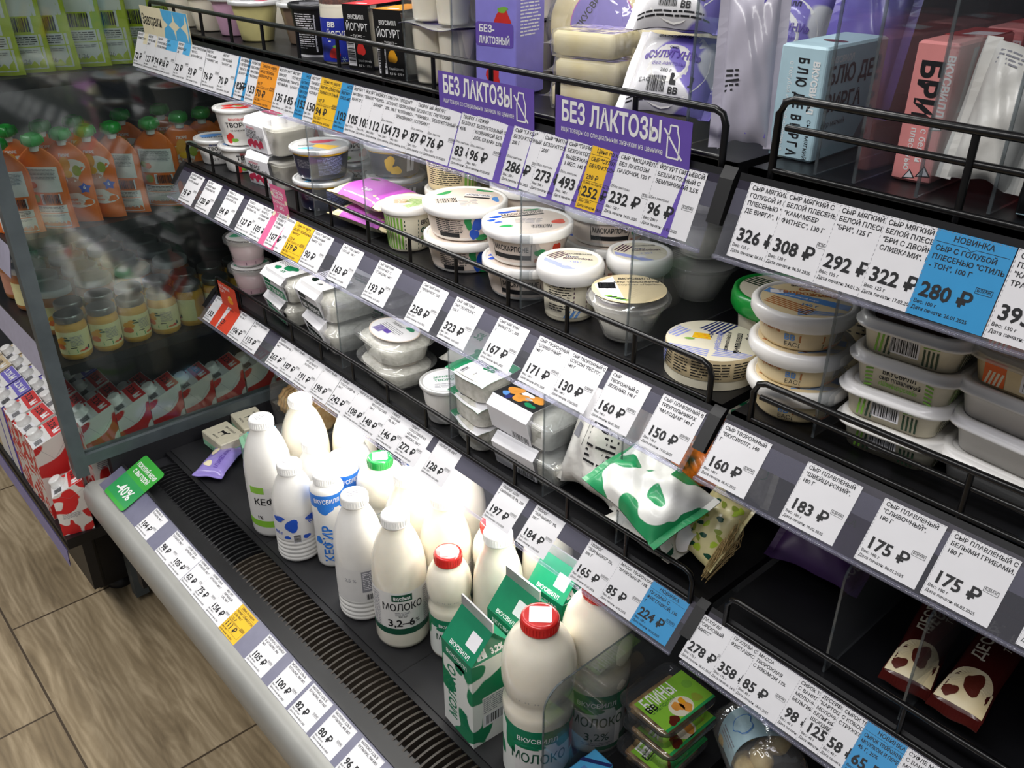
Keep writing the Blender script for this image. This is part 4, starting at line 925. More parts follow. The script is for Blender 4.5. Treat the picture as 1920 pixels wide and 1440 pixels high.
def sleeve_tray(r):
    b = MB(); b.rr([(.045, .06, .012, 0), (.052, .068, .014, .05), (.056, .072, .014, .051), (.056, .072, .014, .055), (.045, .06, .01, .064)], 'clear_tub', k=4); b.build('tray', r)
    b = MB(); b.rr([(.04, .055, .012, .002), (.045, .06, .014, .03), (.03, .04, .014, .042)], 'biscuit'); b.build('biscuits', r)
    b = MB(); b.loft([[(x, -.0735, .004), (x, -.0735, .056), (x, -.05, .0665), (x, .03, .0665), (x, .03, .0672), (x, -.0505, .0672), (x, -.0742, .0566), (x, -.0742, .004)] for x in (-.03, .03)], 'mint_print', smooth=False)
    q = plane((0, -.05, .0673), (1, 0, 0), (0, 1, 0)); b.rect(q, -.03, .0, .03, .08, 'sky_blue', 0); b.rrect(q, -.018, .02, .02, .045, .003, 'azure_print', 1); b.para(q, -.015, .042, .03, .018, 5, 'white_ink', 2)
    b.para(plane((0, -.0742, 0), (1, 0, 0), (0, 0, 1)), -.026, .05, .05, .04, 8, 'grey_ink', 2); b.build('sleeve', r)
put(sleeve_tray, 'sweets_tray', 'clear sweets tray in a mint and blue sleeve beside the green-label kefir', 'sweets tray', (-1.520, .668, z), -.30).scale = (.74, .74, .9)
def lilac_print(b, mp):
    b.text(mp, -.03, .005, .012, 'ВКУСВИЛЛ', 'violet', 'l', .02); b.ell(mp, -.02, -.018, .012, .009, 'cream', 1, seed=4); b.ell(mp, .025, -.012, .01, .008, 'cream', 1, seed=6)
p = base(432, 865, DECK, .02); put(pillow, 'sweets_bag', 'lilac snack bag lying between butter pack and clear tray', 'snack bag', (-1.560, .574, z), -.9, None, w=.10, d=.062, h=.024, m='lilac_film', parts=lilac_print)
def lime(b, t, f, g, w, d, h):
    b.rect(f, -w / 2 + .002, h * .55, w / 2 - .002, h * .8, 'lime_pack', 1)
    for i in range(4): b.ell(f, -.03 + i * .02, .03 + .012 * (i % 2), .012, .007, 'lime_pack', 1, seed=i)
    b.para(f, -.03, h * .79, .06, .014, 3, 'dark_green', 2); b.rect(f, -w / 2 + .003, .002, -w / 2 + .02, h * .5, 'mint_print', 1)
put(brick, 'curd_pack', 'pale pack with lime-green blotches standing below the 265 rouble tag', 'carton', (-1.585, .905, z), .05, None, w=.11, d=.07, h=.16, m='pale_pack', deco=lime)
def dachs(b, t, f, g, w, d, h):
    b.ell(f, .0, h * .72, .028, .009, 'ink', 1, seed=5); b.ell(f, .03, h * .78, .010, .008, 'ink', 1, seed=6)
M('brown_print', '6e3a1c', .5)
def dachs(b, mp):
    b.ell(mp, -.005, .005, .030, .008, 'brown_print', 1, seed=5, rot=.5); b.ell(mp, .026, .022, .011, .007, 'brown_print', 1, seed=6, rot=.3); b.text(mp, .0, -.028, .016, 'С', 'brown_print')
put(pillow, 'snack_bag', 'orange snack bag with brown dog drawing behind the tall cream bottle', 'snack bag', (-1.43, .95, .505), .15, None, rot=(1.05, 0, .12), w=.15, d=.13, h=.035, m='orange_pack', parts=dachs)
put(brick, 'sweets_box', 'pink box behind the tall cream bottle', 'sweets box', (-1.27, .93, z), .1, None, w=.07, d=.05, h=.09, m='pink_pack')

# ------------------------------------------------------------------ clear dividers
def divider(r, L, h, fr=.018, foot=0.0):
    t = .0012; n = 6
    prof = [(0, 0), (L, 0), (L, h)] + [(fr - fr * math.sin(PI / 2 * k / n), h - fr + fr * math.cos(PI / 2 * k / n)) for k in range(n + 1)]
    b = MB(); b.loft([[(x, y, zz) for y, zz in prof] for x in (-t, t)], 'acrylic', smooth=False)
    e = prof[3:] + [(0, 0)]
    b2 = MB()
    b2.loft([[(-t, y, zz), (t, y, zz), (t, y + .0014, zz - .0004), (-t, y + .0014, zz - .0004)] for y, zz in [(L, h)] + e], 'acrylic_edge', smooth=False)
    if foot: b.box(t, 0.0, 0, t + foot, L, .0016, 'acrylic')
    b.build('sheet', r); b2.build('polished_edge', r)
def div(x, y, zs, L, h, lb, rz=0.0, fr=.018, foot=0.0): return put(divider, 'shelf_divider', lb, 'divider', (x, y, zs + .001), rz, 'clear dividers', L=L, h=h, fr=fr, foot=foot)
div(-1.362, .548, DECK, .40, .11, 'clear divider between the green-label kefir and the sweets', 0)
div(-1.058, .553, DECK, .40, .125, 'clear divider between the kefirs and the 3,2-6 % milk', 0, .03, 0)
div(-.5305, .524, DECK, .40, .215, 'clear divider between big red-capped milk and pancake trays', 0, .03, 0)
# ------------------------------------------------------------------ the dry-goods shelving beyond the glass panel
N0, N1 = -3.3, XL - 0.034
M('rail_pale', 'a9a6bb', .35, vary=.06); M('jar_lid', '8e8e8c', .3, metal=.8); M('jar_lid_white', 'd5dade', .35); M('puree', 'd8a23c', .3, coat=.7, vary=.08); M('puree_dark', 'b8763c', .3, coat=.7); M('jar_label', 'e6e0a8', .5); M('salmon_label', 'c98f78', .5)
M('pouch_orange', 'ee7420', .33, coat=.4); M('pouch_lime', 'c3d21c', .35, coat=.4); M('cap_lime_green', '1f9a35', .3, coat=.5); M('mango', 'e8a31c', .5); M('gooseberry', '97a83a', .5); M('carrot', 'e06a1f', .5)
M('violet_carton', '6f63c0', .45); M('beige_carton', 'cdb892', .5); M('carton_red', 'd42c2c', .45)
r = empty('dry_goods_shelving', 'dark shelving with baby food and milk cartons beyond the glass panel', 'shelving')
def nshelf(z, y0, rail):
    b = MB(); b.box(N0, y0, z - .02, N1, 1.02, z, 'black_steel'); s = b.build('shelf', r)
    if rail:
        b = MB(); b.surf(lambda u, v: (N0 + (N1 - N0) * u, y0 - .012 - .012 * (1 - v), z - .062 + .058 * v), 1, 1, rail, False); b.surf(lambda u, v: (N0 + (N1 - N0) * u, y0 - .011 - .012 * (1 - v), z - .062 + .058 * v), 1, 1, rail, False, True); b.box(N0, y0 - .012, z - .008, N1, y0, z + .0005, 'black_plastic'); b.build('price_channel', s)
for zz, y0, rl in ((.66, .375, 'rail_pale'), (.92, .345, 'rail_pale'), (1.195, .37, None)): nshelf(zz, y0, rl)
b = MB(); b.box(N0, 1.02, 0.0, N1, 1.06, 2.0, 'dark_panel'); b.build('back_panel', r)
b = MB(); b.box(N0, .285, .255, N1, 1.02, .28, 'black_steel'); b.box(N0, .31, .13, N1, .33, .255, 'black_plastic'); b.box(-1.811, .3665, .28, N1, 1.02, .34, 'black_steel'); s = b.build('deck', r)
b = MB()
for dx in (0, .0015): b.surf(lambda u, v: (N0 + (N1 - N0 + .01) * u, .280 - .003 * v - dx, .262 - (.042) * v), 1, 1, 'lilac_rail', False, dx > 0)
b.build('price_channel', s)
b = MB(); b.box(N0, .40, .03, -1.90, 1.0, .255, 'black_plastic'); b.build('plinth', r)
b = MB(); b.box(-1.93, .345, .03, -1.85, 1.0, .26, 'black_plastic'); b.box(-1.87, .36, .05, -1.845, .46, .24, 'dark_panel'); q = b.build('upright', r)
b = MB(); b.lathe([(.03, 0), (.03, .02), (.018, .025), (.018, .05)], 'black_plastic', 20, c=(-1.885, .40)); b.build('levelling_foot', q)
b = MB(); b.box(-1.80, .40, .02, -1.772, .43, .26, 'grey_frame'); b.build('strut', r)

def jar(r, R=.0292, h=.092, lid='jar_lid', fill='puree', lab='jar_label'):
    b = MB(); b.lathe([(R * .88, 0), (R * .98, .004), (R, .01), (R, h * .70), (R * .96, h * .77), (R * .84, h * .83), (R * .84, h * .86)], fill, 32); b.build('glass_body', r)
    b = MB(); b.lathe([(R * .90, h * .84), (R * .93, h * .85), (R * .93, h - .003), (R * .90, h - .001), (R * .85, h), (R * .80, h - .001)], lid, 36); b.build('lid', r)
    b = MB(); mp = around([(R, 0), (R, h)], R)
    b.rect(mp, -R * 2.3, h * .14, R * 2.3, h * .66, lab, 0, 28)
    for x, y, a, c, m in ((-.018, .040, .010, .008, 'mango'), (-.020, .030, .009, .008, 'carrot'), (-.012, .048, .005, .004, 'mango'), (-.006, .050, .004, .002, 'dark_green'), (-.003, .045, .005, .002, 'dark_green'), (.020, .019, .005, .0022, 'carrot'), (.028, .020, .0038, .0035, 'cap_red'), (.034, .023, .0022, .005, 'dark_green')): b.ell(mp, x, y, a, c, m, 2, 14, 3)
    b.rrect(mp, -.006, .016, .012, .023, .001, 'promo_deep_green', 1); b.para(mp, .002, .052, .024, .022, 8, 'grey_ink', 2, 4); b.para(mp, .0, .029, .022, .004, 1, 'ink', 2)
    b.build('label', r)
def njar(x, y, off, **kw): return Vector((x, y, .6604))
k = 0
oc = ('first', 'second', 'third', 'fourth', 'fifth', 'sixth', 'seventh', 'eighth', 'ninth', 'tenth', 'eleventh', 'twelfth')
for i in range(8):
    p = (-1.765 + (.004 if i % 2 else 0), .408 + .0605 * i, .6604)
    put(jar, 'baby_food_jar', oc[i] + ' orange puree jar from the front, in the row touching the glass', 'jar', p, face(p, -.35 + .25 * (i % 3) - (1.9 if i == 4 else 0)), 'puree jars beyond the glass')
for i in range(7):
    p = (-1.829, .428 + .0605 * i, .6604)
    put(jar, 'baby_food_jar', oc[i] + ' puree jar from the front, in the second row from the glass', 'jar', p, face(p, -.2), 'puree jars beyond the glass')
for i in range(4):
    for q in range(4):
        p = (-1.915 - .084 * q, .425 + .084 * i, .6604)
        put(jar, 'baby_food_jar', oc[i] + ' white-lidded wide jar from the front, ' + ('third', 'fourth', 'fifth', 'sixth')[q] + ' row from the glass', 'jar', p, face(p, .2), 'white-lidded jars beyond the glass', R=.040, h=.098, lid='jar_lid_white', fill='puree_dark', lab='salmon_label' if q % 2 else 'jar_label')

def pouch(r, w=.076, h=.150, t=.021, m='pouch_orange', back=False, spout=True):
    """stand-up pouch: wide along x, thin along y"""
    def half(v):
        if not spout: return w / 2 * (1 - .04 * math.sin(PI * v))
        if v < .72: return w / 2 * (1 - .05 * math.sin(PI * v / .72))
        k = (v - .72) / .28; return w / 2 * (1 - .72 * k ** 2.2)
    def thick(v): return t / 2 * (1.0 - v ** 2 * .92) * (1 if v > .04 else .75 + 6 * v)
    def S(sg):
        def f(u, v, hh=0.0):
            x = 2 * u - 1; q = max(0.0, 1 - abs(x) ** 2.6) ** .7
            return Vector((x * half(v), sg * (thick(v) * q + .0008 + hh), v * h))
        return f
    b = MB(); b.surf(S(-1), 14, 22, m); b.surf(S(1), 14, 22, m, True, True)
    ed = lambda s: [[(s * half(v / 22) + s * (0 if k else 0), y, v / 22 * h) for y in ((-.0009, .0009) if s > 0 else (.0009, -.0009))] for v in range(23) for k in (0,)]
    for s in (-1, 1):
        e = ed(s); b.loft([[e[i][0], (e[i][0][0] + s * .004, 0, e[i][0][2]), e[i][1]] for i in range(23)], m, False, False, True, False)
    b.build('film', r)
    f0 = S(-1); mp = lambda u, v, hh=0.0: f0((u / (2 * half(min(.999, max(0, v / h)))) + .5), v / h, hh)
    def P(u, v, hh=0.0): return mp(u, v, hh)
    b = MB()
    if m == 'pouch_orange' and not back:
        b.ell(P, .004, h * .66, .027, .020, 'label_clear', 0, 24, 2); b.ell(P, .0, h * .46, .023, .02, 'salmon_label', 0, 22); b.ell(P, .0, h * .28, .030, .016, 'label_clear', 1, 22, 3)
        for x, y, a, c, mm in ((-.014, .68, .010, .008, 'mango'), (-.002, .74, .010, .013, 'mango'), (.0, .62, .009, .007, 'tag_yellow'), (.018, .66, .008, .010, 'gooseberry')): b.ell(P, x, h * y, a, c, mm, 2, 16)
        st = [(.025 + .011 * (1 if i % 2 == 0 else .62) * math.cos(PI * i / 5 + .3), h * .44 + .011 * (1 if i % 2 == 0 else .62) * math.sin(PI * i / 5 + .3)) for i in range(10)]
        b.poly(P, st, 'blue_print', 2); b.text(P, .025, h * .43, .009, '6', 'white_ink', 'c', .03, l=3)
        b.text(P, 0, h * .285, .007, 'пюре', 'pouch_orange', 'c', .02, l=3); b.text(P, 0, h * .235, .007, 'яблоко', 'pouch_orange', 'c', .02, l=3); b.text(P, 0, h * .83, .007, 'ПЮРЕ', 'white_ink', 'c', .03)
    else:
        a = w * (.42 if spout else .455); lm = 'label_clear'
        b.rect(P, -a, h * (.47 if spout else .45), a, h * .95 if not spout else h * .78, lm, 0, 8, 6); b.rect(P, -a, h * .03, a, h * .205, lm, 0, 8, 2); b.rect(P, -a, h * .213, a, h * .305, lm, 0, 8, 2)
        b.para(P, -a * .9, h * (.88 if not spout else .76), a * 1.8, h * .14, 9, 'grey_ink', 2, 3); b.para(P, -a * .9, h * .295, a * 1.8, h * .07, 4, 'ink', 2, 5); b.para(P, -a * .9, h * .19, a * 1.8, h * .03, 2, 'grey_ink', 2, 5)
        b.bars(P, -a * .2, h * .33, a * .95, h * .11); b.text(P, -a * .2, h * .075, h * .055, '25.01.26', 'grey_ink', l=3)
        b.ell(P, -a * .6, h * .39, .008, .008, 'gooseberry', 1); b.ell(P, -a * .55, h * .56, .007, .006, 'carrot', 2); b.ell(P, -a * .8, h * .58, .006, .006, 'gooseberry', 2)
        if not spout: b.rect(P, -a, h * .61, a * .95, h * .66, 'pouch_lime', 1, 6, 2); b.para(P, -a * .8, h * .69, a * 1.5, h * .06, 3, 'grey_ink', 3, 8)
    b.build('print', r)
    if spout:
        b = MB(); b.lathe([(.0085, h - .004), (.0085, h + .010)], 'label_clear', 16)
        b.build('spout', r)
        b = MB(); b.lathe([(.013, h + .006), (.0165, h + .009), (.0172, h + .016), (.0150, h + .023), (.010, h + .026), (.008, h + .0245)], 'cap_lime_green', 24)
        for i in range(4):
            a = PI / 2 * i + .4; b.tube([(.0174 * math.cos(a), .0174 * math.sin(a), h + .009), (.0182 * math.cos(a), .0182 * math.sin(a), h + .016), (.0145 * math.cos(a), .0145 * math.sin(a), h + .0245)], .0016, 'cap_lime_green', 6)
        b.build('cap', r)
k = 0
for x, y, a, bk, ln, lb in ((-1.775, .372, .95, True, .10, 'back of the orange pouch nearest the panel post'), (-1.765, .430, .8, True, .08, 'back of the second orange pouch from the panel post'), (-1.775, .478, .80, False, .05, 'front of the orange pouch beside the second back-turned one'),
                         (-1.772, .522, .80, False, .06, 'fourth orange pouch from the panel post, fruit side showing'), (-1.770, .570, .75, True, .08, 'lone back-turned orange pouch before the gap in the row'), (-1.762, .640, .85, True, .10, 'back-turned orange pouch after the gap in the row'),
                         (-1.768, .695, 1.15, False, .04, 'orange pouch with blue star close to the shelf end cap'), (-1.775, .745, 1.1, False, .03, 'orange pouch mostly hidden behind the blue-star pouch'), (-1.775, .80, 1.0, False, .03, 'deepest orange pouch in the row by the glass')):
    put(pouch, 'puree_pouch', lb, 'pouch', (x, y, .9215), 0, 'orange puree pouches', rot=(ln, 0, a), back=bk)
for i, (x, y) in enumerate(((-1.865, .41), (-1.868, .47), (-1.868, .53), (-1.868, .62), (-1.868, .70))):
    put(pouch, 'puree_pouch', oc[i] + ' orange pouch from the front, in the row behind the glass-side pouches', 'pouch', (x, y, .9215), 0, 'orange puree pouches', rot=(.05, 0, 1.0), back=False)
for i, (y, zt, a) in enumerate(((.385, .0, .95), (.432, .01, 1.05), (.478, .02, .9), (.530, .002, 1.0), (.578, .006, .95), (.628, .006, .85), (.690, .004, .95), (.75, .01, 1.0))):
    put(pouch, 'puree_pouch', oc[i] + ' lime-green pouch from the panel post, on the highest shelf', 'pouch', (-1.775, y, 1.197), 0, 'lime-green pouches', rot=(.06 + .03 * (i % 3), 0, a), w=.115, h=.205, t=.018, m='pouch_lime', back=True, spout=False)
for i in range(6):
    put(pouch, 'puree_pouch', oc[i] + ' lime-green pouch of the second row on the highest shelf', 'pouch', (-1.89, .40 + .06 * i, 1.197), 0, 'lime-green pouches', rot=(.06, 0, .9), w=.115, h=.205, t=.018, m='pouch_lime', back=True, spout=False)

def brik(r, w=.070, d=.070, h=.205, main='cow_red', front='cow_red_fine', band='carton_red', ink='ink'):
    a, c = w / 2, d / 2; hb = h; hf = h - .026
    b = MB()
    b.add([(-a, -c, 0), (a, -c, 0), (a, -c, hf), (-a, -c, hf)], [(0, 1, 2, 3)], front)
    b.add([(a, -c, 0), (a, c, 0), (a, c, hb), (a, -c, hf)], [(0, 1, 2, 3)], main); b.add([(-a, -c, 0), (-a, c, 0), (-a, c, hb), (-a, -c, hf)], [(3, 2, 1, 0)], main)
    b.add([(-a, c, 0), (a, c, 0), (a, c, hb), (-a, c, hb)], [(3, 2, 1, 0)], front); b.add([(-a, -c, 0), (a, -c, 0), (a, c, 0), (-a, c, 0)], [(3, 2, 1, 0)], main)
    b.add([(-a, -c, hf), (a, -c, hf), (a, c, hb), (-a, c, hb)], [(0, 1, 2, 3)], 'label_clear'); b.build('carton', r)
    b = MB(); t = plane((0, -c, hf), (1, 0, 0), (0, d, hb - hf)); L = math.hypot(d, hb - hf)
    b.rect(t, -a + .001, L * .56, a - .001, L * .98, band, 0); b.text(t, -a * .85, L * .68, .020, '3,2%', ink, 'l', .02, a * 1.0); b.text(t, a * .25, L * .68, .020, 'М', 'white_ink', 'l', .04)
    b.rect(t, -a + .001, .002, -a + .012, L * .5, band, 0); b.rrect(t, a * .25, L * .05, a * .9, L * .4, .001, 'paper', 1); b.bars(t, a * .32, L * .1, a * .5, L * .22)
    g = plane((a, 0, 0), (0, 1, 0), (0, 0, 1)); b.para(g, -c * .7, h * .42, d * .6, h * .1, 5, 'grey_ink', 1, 2)
    for q in (-1, 1): b.poly(g, [(q * c * .9, hf + .004), (q * c * .9 + .0006, hf + .004), (.0006, h * .70), (0, h * .70)], 'grey_ink', 1)
    b.build('print', r)
    b = MB(); n = Vector((0, -(hb - hf), d)).normalized(); o = Vector((-a * .25, -c + d * .26, hf + (hb - hf) * .26)); x = Vector((1, 0, 0)); y = n.cross(x)
    rings = [[tuple(o + n * zz + (x * math.cos(2 * PI * i / 24) + y * math.sin(2 * PI * i / 24)) * rr) for i in range(24)] for rr, zz in ((.016, 0), (.016, .003), (.0135, .0035), (.0135, .014), (.0125, .0155), (.009, .016))]
    b.loft(rings, 'cap_white'); b.build('screw_cap', r)
g = 'red blotched milk cartons'; zz = .2804
ordx = ('touching the glass', 'second from the glass', 'third from the glass', 'fourth from the glass', 'fifth from the glass', 'sixth from the glass', 'seventh from the glass', 'eighth from the glass')
for c in range(8):
    for i in range((7, 6, 4, 3, 3, 2, 2, 2)[c]):
        st = c == 0
        p = (-1.770 - .078 * c, (.405 if st else .325) + .0725 * i, zz + (.06 if st else 0))
        kw = {}
        cl = 'red'
        if c in (4, 5): kw = dict(main='violet_carton', front='label_clear', band='violet_carton', ink='white_ink'); cl = 'violet'
        if c > 5: kw = dict(main='beige_carton', front='beige_carton', band='beige_carton'); cl = 'beige'
        put(brik, 'milk_carton', oc[i] + ' carton from the front, ' + cl + ' top, in the column ' + ordx[c], 'milk carton', p, random.Random(i * 7 + c).uniform(-.05, .05), g if cl == 'red' else cl + ' cartons', **kw)
SPOTS('cow_red_front', 'e9e5e0', 'd5262a', 38, .47)
put(brik, 'milk_carton', 'short red-blotched carton standing foremost, touching the bumper end', 'milk carton', (-1.764, .322, zz), -.25, g, w=.062, d=.062, h=.125, main='cow_red_front', front='cow_red_front')
def straws(b, mp): b.ell(mp, .03, .0, .012, .012, 'tag_yellow', 1, seed=2)
MIXED('pale_sticks', ('e9e2da', 'd8cfca', 'cdb9bb', 'f0ece6'), 30, .5, bump=.6)
put(pillow, 'snack_bag', 'clear bag of pale sticks jutting out in front of the orange pouches', 'snack bag', (-1.895, .318, .962), .6, None, rot=(1.3, 0, .7), w=.13, d=.09, h=.05, m='pale_sticks', parts=straws)
# ------------------------------------------------------------------ middle shelf: tubs and packs
M('tub_white', 'f0eeea', .33, coat=.25, vary=.015); M('tub_ivory', 'e6dfc8', .38, vary=.02); M('tub_beige', 'dcc9a0', .4, vary=.02); M('tub_blush', 'e6d6c8', .4, vary=.02); M('navy_tub', '262a44', .3, coat=.3); M('foil_print', 'dcdcdc', .28, metal=.35, vary=.05)
M('stripe_plum', '4a1f3f', .4); M('stripe_green', '7cb342', .4); M('deep_stripe', '24402c', .4); M('tan_print', 'b5713c', .4); M('steel_blue', '5b8fd0', .4); M('periwinkle', '9aa2dd', .4); M('orange_print', 'ea6a2b', .4); M('raspberry', 'c92f52', .45); M('strawberry', 'cf2f2a', .4); M('magenta_label', 'c35cc4', .45); M('navy_print', '27306e', .4)
MIXED('curd', ('cfcec2', 'e3e1d7', 'f0eee6'), 90, .7, bump=.9, dist=.003); MIXED('cheese', ('e6d59a', 'efe2b4', 'f3e9c6'), 30, .5, bump=.15, coat=.25); CLEAR('clear_lid', 'ffffff', 1.5, .05, 'f4f4f4'); CLEAR('milky_clear', 'ffffff', 1.2, .35, 'e9e7e0', rough=.15)
M('green_lid', '189a3a', .3, coat=.4)
Z = SB + .0006
def tub(r, rt=.04, rb=.03, h=.06, m='tub_white', lm='tub_white', rl=None, lh=.006, side=None, top=None, dome=False, skirt=.0, n=40, fill=None):
    rl = rl or rt + .0025
    pr = [(rb * .9, .002), (rb * .96, 0), (rb, .002), (rb + (rt - rb) * .95, h * .93), (rt, h)]
    b = MB(); b.lathe(pr, m, n); b.build('cup', r)
    if fill:
        b = MB(); b.lathe([(rb * .93, .004), (rb + (rt - rb) * .75, h * .78), (rb * .3, h * .80)], fill, 28); b.build('filling', r)
    b = MB()
    if dome: b.lathe([(rl, h - .003), (rl, h), (rl * .97, h + .002), (rl * .90, h + .003), (rl * .86, h + lh), (rl * .80, h + lh + .002)], lm, n)
    elif skirt: b.lathe([(rl * .93, h - skirt), (rl, h - skirt * .55), (rl, h + .001), (rl - .002, h + lh - .001), (rl - .005, h + lh), (rl - .0075, h + lh - .002)], lm, n)
    else: b.lathe([(rl, h - .005), (rl + .0006, h - .004), (rl + .0006, h + lh - .0015), (rl - .001, h + lh), (rl - .0035, h + lh), (rl - .005, h + lh - .0016)], lm, n)
    b.build('lid', r)
    if side:
        b = MB(); side(b, around([(rb, .002), (rt, h)], (rt + rb) / 2), (rt + rb) / 2, h); b.build('side_print', r)
    if top:
        zt = h + lh + (.002 if dome else (-.002 if skirt else -.0016))
        b = MB(); top(b, plane((0, 0, zt), (1, 0, 0), (0, 1, 0)), rl - (.008 if skirt else .006)); b.build('lid_print', r)
YF = {1: .667, 0: .680, 2: .643}
def fwd(p, R):
    p = Vector(p); lim = .667 if p[2] > .98 else .6795
    if p[2] > 1.2: lim = .6425
    p[1] = max(p[1], lim + R); return p
def T(nm, lb, p, off=0.0, g=None, c='tub', **kw):
    p = fwd(p, (kw.get('rl') or kw['rt'] + .003) + .0008)
    return put(tub, nm, lb, c, p, face(p, off), g, **kw)
def full(b, mp, R, z0, z1, m, l=0): b.rect(mp, -PI * R, z0, PI * R, z1, m, l, 40, 2)
def stripes(b, mp, u0, u1, z0, z1, n, m, l=1, tilt=0.0, horiz=False):
    for i in range(n):
        if horiz: q = z0 + (z1 - z0) * i / n; b.poly(mp, [(u0, q), (u1, q + tilt), (u1, q + tilt + (z1 - z0) / n * .55), (u0, q + (z1 - z0) / n * .55)], m, l)
        else: q = u0 + (u1 - u0) * i / n; d = (u1 - u0) / n * .55; b.poly(mp, [(q, z0), (q + d, z0), (q + d + tilt, z1), (q + tilt, z1)], m, l)
def disc(b, mp, R, m, l=0): b.ell(mp, 0, 0, R, R, m, l, 40)
def chord(R, y): return math.sqrt(max(0, R * R - y * y))
def hatch(b, mp, R, cx, cy, w, n, m, ang, L, l=1):
    """n parallel printed stripes of length L"""
    c, s = math.cos(ang), math.sin(ang)
    for i in range(n):
        o = (i - n / 2) * w * 1.8
        pts = [(-L / 2, o), (L / 2, o), (L / 2, o + w), (-L / 2, o + w)]
        pp = []
        for u, v in pts:
            x, y = cx + u * c - v * s, cy + u * s + v * c; q = math.hypot(x, y)
            if q > R * .985: x *= R * .985 / q; y *= R * .985 / q
            pp.append((x, y))
        b.poly(mp, pp, m, l)
# --- striped spread tubs
def top_spread(b, mp, R):
    disc(b, mp, R, 'tub_ivory'); b.poly(mp, [(-R * .95, R * .1), (R * .35, -R * .92), (-R * .1, -R * .97), (-R * .97, -R * .2)], 'periwinkle', 1)
    hatch(b, mp, R, -R * .55, R * .45, R * .07, 4, 'stripe_plum', .9, R * .75)
    b.text(mp, R * .02, R * .38, R * .26, 'сыр', 'navy_print', 'c', .02, rot=PI); b.text(mp, R * .25, R * .20, R * .24, 'творожный', 'stripe_plum', 'c', .02, R * 1.1, rot=PI); b.text(mp, R * .2, -R * .12, R * .22, '140 г', 'periwinkle', 'c', .02, rot=PI); b.text(mp, R * .3, R * .68, R * .15, 'ВКУСВИЛЛ', 'ink', 'c', .02, rot=PI)
    b.rrect(mp, -R * .25, -R * .62, R * .1, -R * .38, .001, 'paper', 3)
def side_spread(b, mp, R, h):
    full(b, mp, R, .006, h - .006, 'tub_ivory'); stripes(b, mp, .008, .026, .008, h - .008, 8, 'stripe_plum', 1, .004, True)
    b.text(mp, .029, h * .72, .0105, 'сыр', 'ink', 'l', .02); b.text(mp, .029, h * .58, .0105, 'творожный', 'ink', 'l', .02)
    b.para(mp, -.024, h * .85, .030, h * .45, 9, 'ink', 1, 2); b.para(mp, -.024, h * .36, .030, h * .15, 3, 'ink', 1, 4); stripes(b, mp, -.004, .016, .006, h * .25, 3, 'steel_blue', 1, .006)
g = 'striped curd-cheese tubs'
T('cheese_tub', 'plum-striped curd-cheese tub in front of the clear divider, above the 171 rouble tag', base(1057, 590, Z), -.1, g, rt=.033, rb=.029, h=.062, rl=.0405, lh=.008, skirt=.014, m='tub_ivory', side=side_spread, top=top_spread)
T('cheese_tub', 'plum-striped curd-cheese tub standing behind its twin', base(1152, 471, Z, .070) + Vector((.018, .026, 0)), .25, g, rt=.033, rb=.029, h=.062, rl=.0405, lh=.008, skirt=.014, m='tub_ivory', side=side_spread, top=top_spread)
# --- bowls with clear domes
def top_pesto(b, mp, R):
    disc(b, mp, R, 'tub_beige'); b.poly(mp, [(-R * .9, R * .3), (-R * .35, R * .85), (-R * .2, -R * .9), (-R * .75, -R * .6)], 'paper', 1); b.bars(mp, -R * .78, R * .05, R * .4, R * .35)
    b.text(mp, R * .25, R * .62, R * .17, 'ВКУСВИЛЛ', 'ink', 'c', .02); b.text(mp, R * .25, R * .40, R * .16, 'сыр творожный', 'ink', 'c', .02); b.text(mp, R * .25, R * .20, R * .15, 'с соусом «Песто»', 'ink', 'c', .0)
    for i in range(5): b.ell(mp, -R * .6 + i * R * .1, -R * .5 - i * R * .07, R * .12, R * .05, 'deep_stripe' if i % 2 else 'stripe_green', 2, 14, i)
def bowl_kw(): return dict(rt=.045, rb=.027, h=.047, m='milky_clear', lm='clear_lid', rl=.0485, lh=.007, dome=True, fill='curd')
g = 'bowls with clear lids'
T('cheese_bowl', 'clear-lidded pesto cheese bowl beside the purple-striped tubs', base(1158, 632, Z), .15, g, 'bowl', top=top_pesto, **bowl_kw())
for i in range(3):
    p = base(1288, 560, Z); p[2] += .0565 * i; p[1] += .02
    T('cheese_bowl', ('lowest', 'middle', 'topmost')[i] + ' bowl of the misty bowl stack behind the 96 rouble tag', p, .4 * i, g, 'bowl', **bowl_kw())
# --- green-lidded herb tub, round triangle-cheese box
def top_herb(b, mp, R):
    disc(b, mp, R, 'tub_ivory'); hatch(b, mp, R, -R * .45, R * .4, R * .07, 5, 'deep_stripe', -.5, R * 1.0); b.ell(mp, R * .1, R * .35, R * .42, R * .26, 'gooseberry', 1, seed=3); b.ell(mp, R * .1, R * .38, R * .3, R * .18, 'dark_green', 2, seed=5)
    b.text(mp, R * .1, -R * .35, R * .26, '140 г', 'navy_print', 'c', .02, rot=PI); b.text(mp, R * .15, -R * .1, R * .24, 'творожный', 'navy_print', 'c', .02, R * 1.2, rot=PI)
def side_herb(b, mp, R, h): full(b, mp, R, .004, h - .004, 'tub_ivory'); stripes(b, mp, -.02, .0, .006, h - .012, 6, 'deep_stripe', 1, .004, True); b.para(mp, .004, h * .8, .03, h * .5, 8, 'ink', 1, 2)
T('cheese_tub', 'herb curd-cheese tub with a bright green lid', base(1412, 548, Z, .068) + Vector((.014, .032, 0)) + Vector((0, 0, 0)), 0, None, rt=.044, rb=.038, h=.058, rl=.052, lh=.010, skirt=.014, lm='green_lid', m='tub_ivory', side=side_herb, top=top_herb)
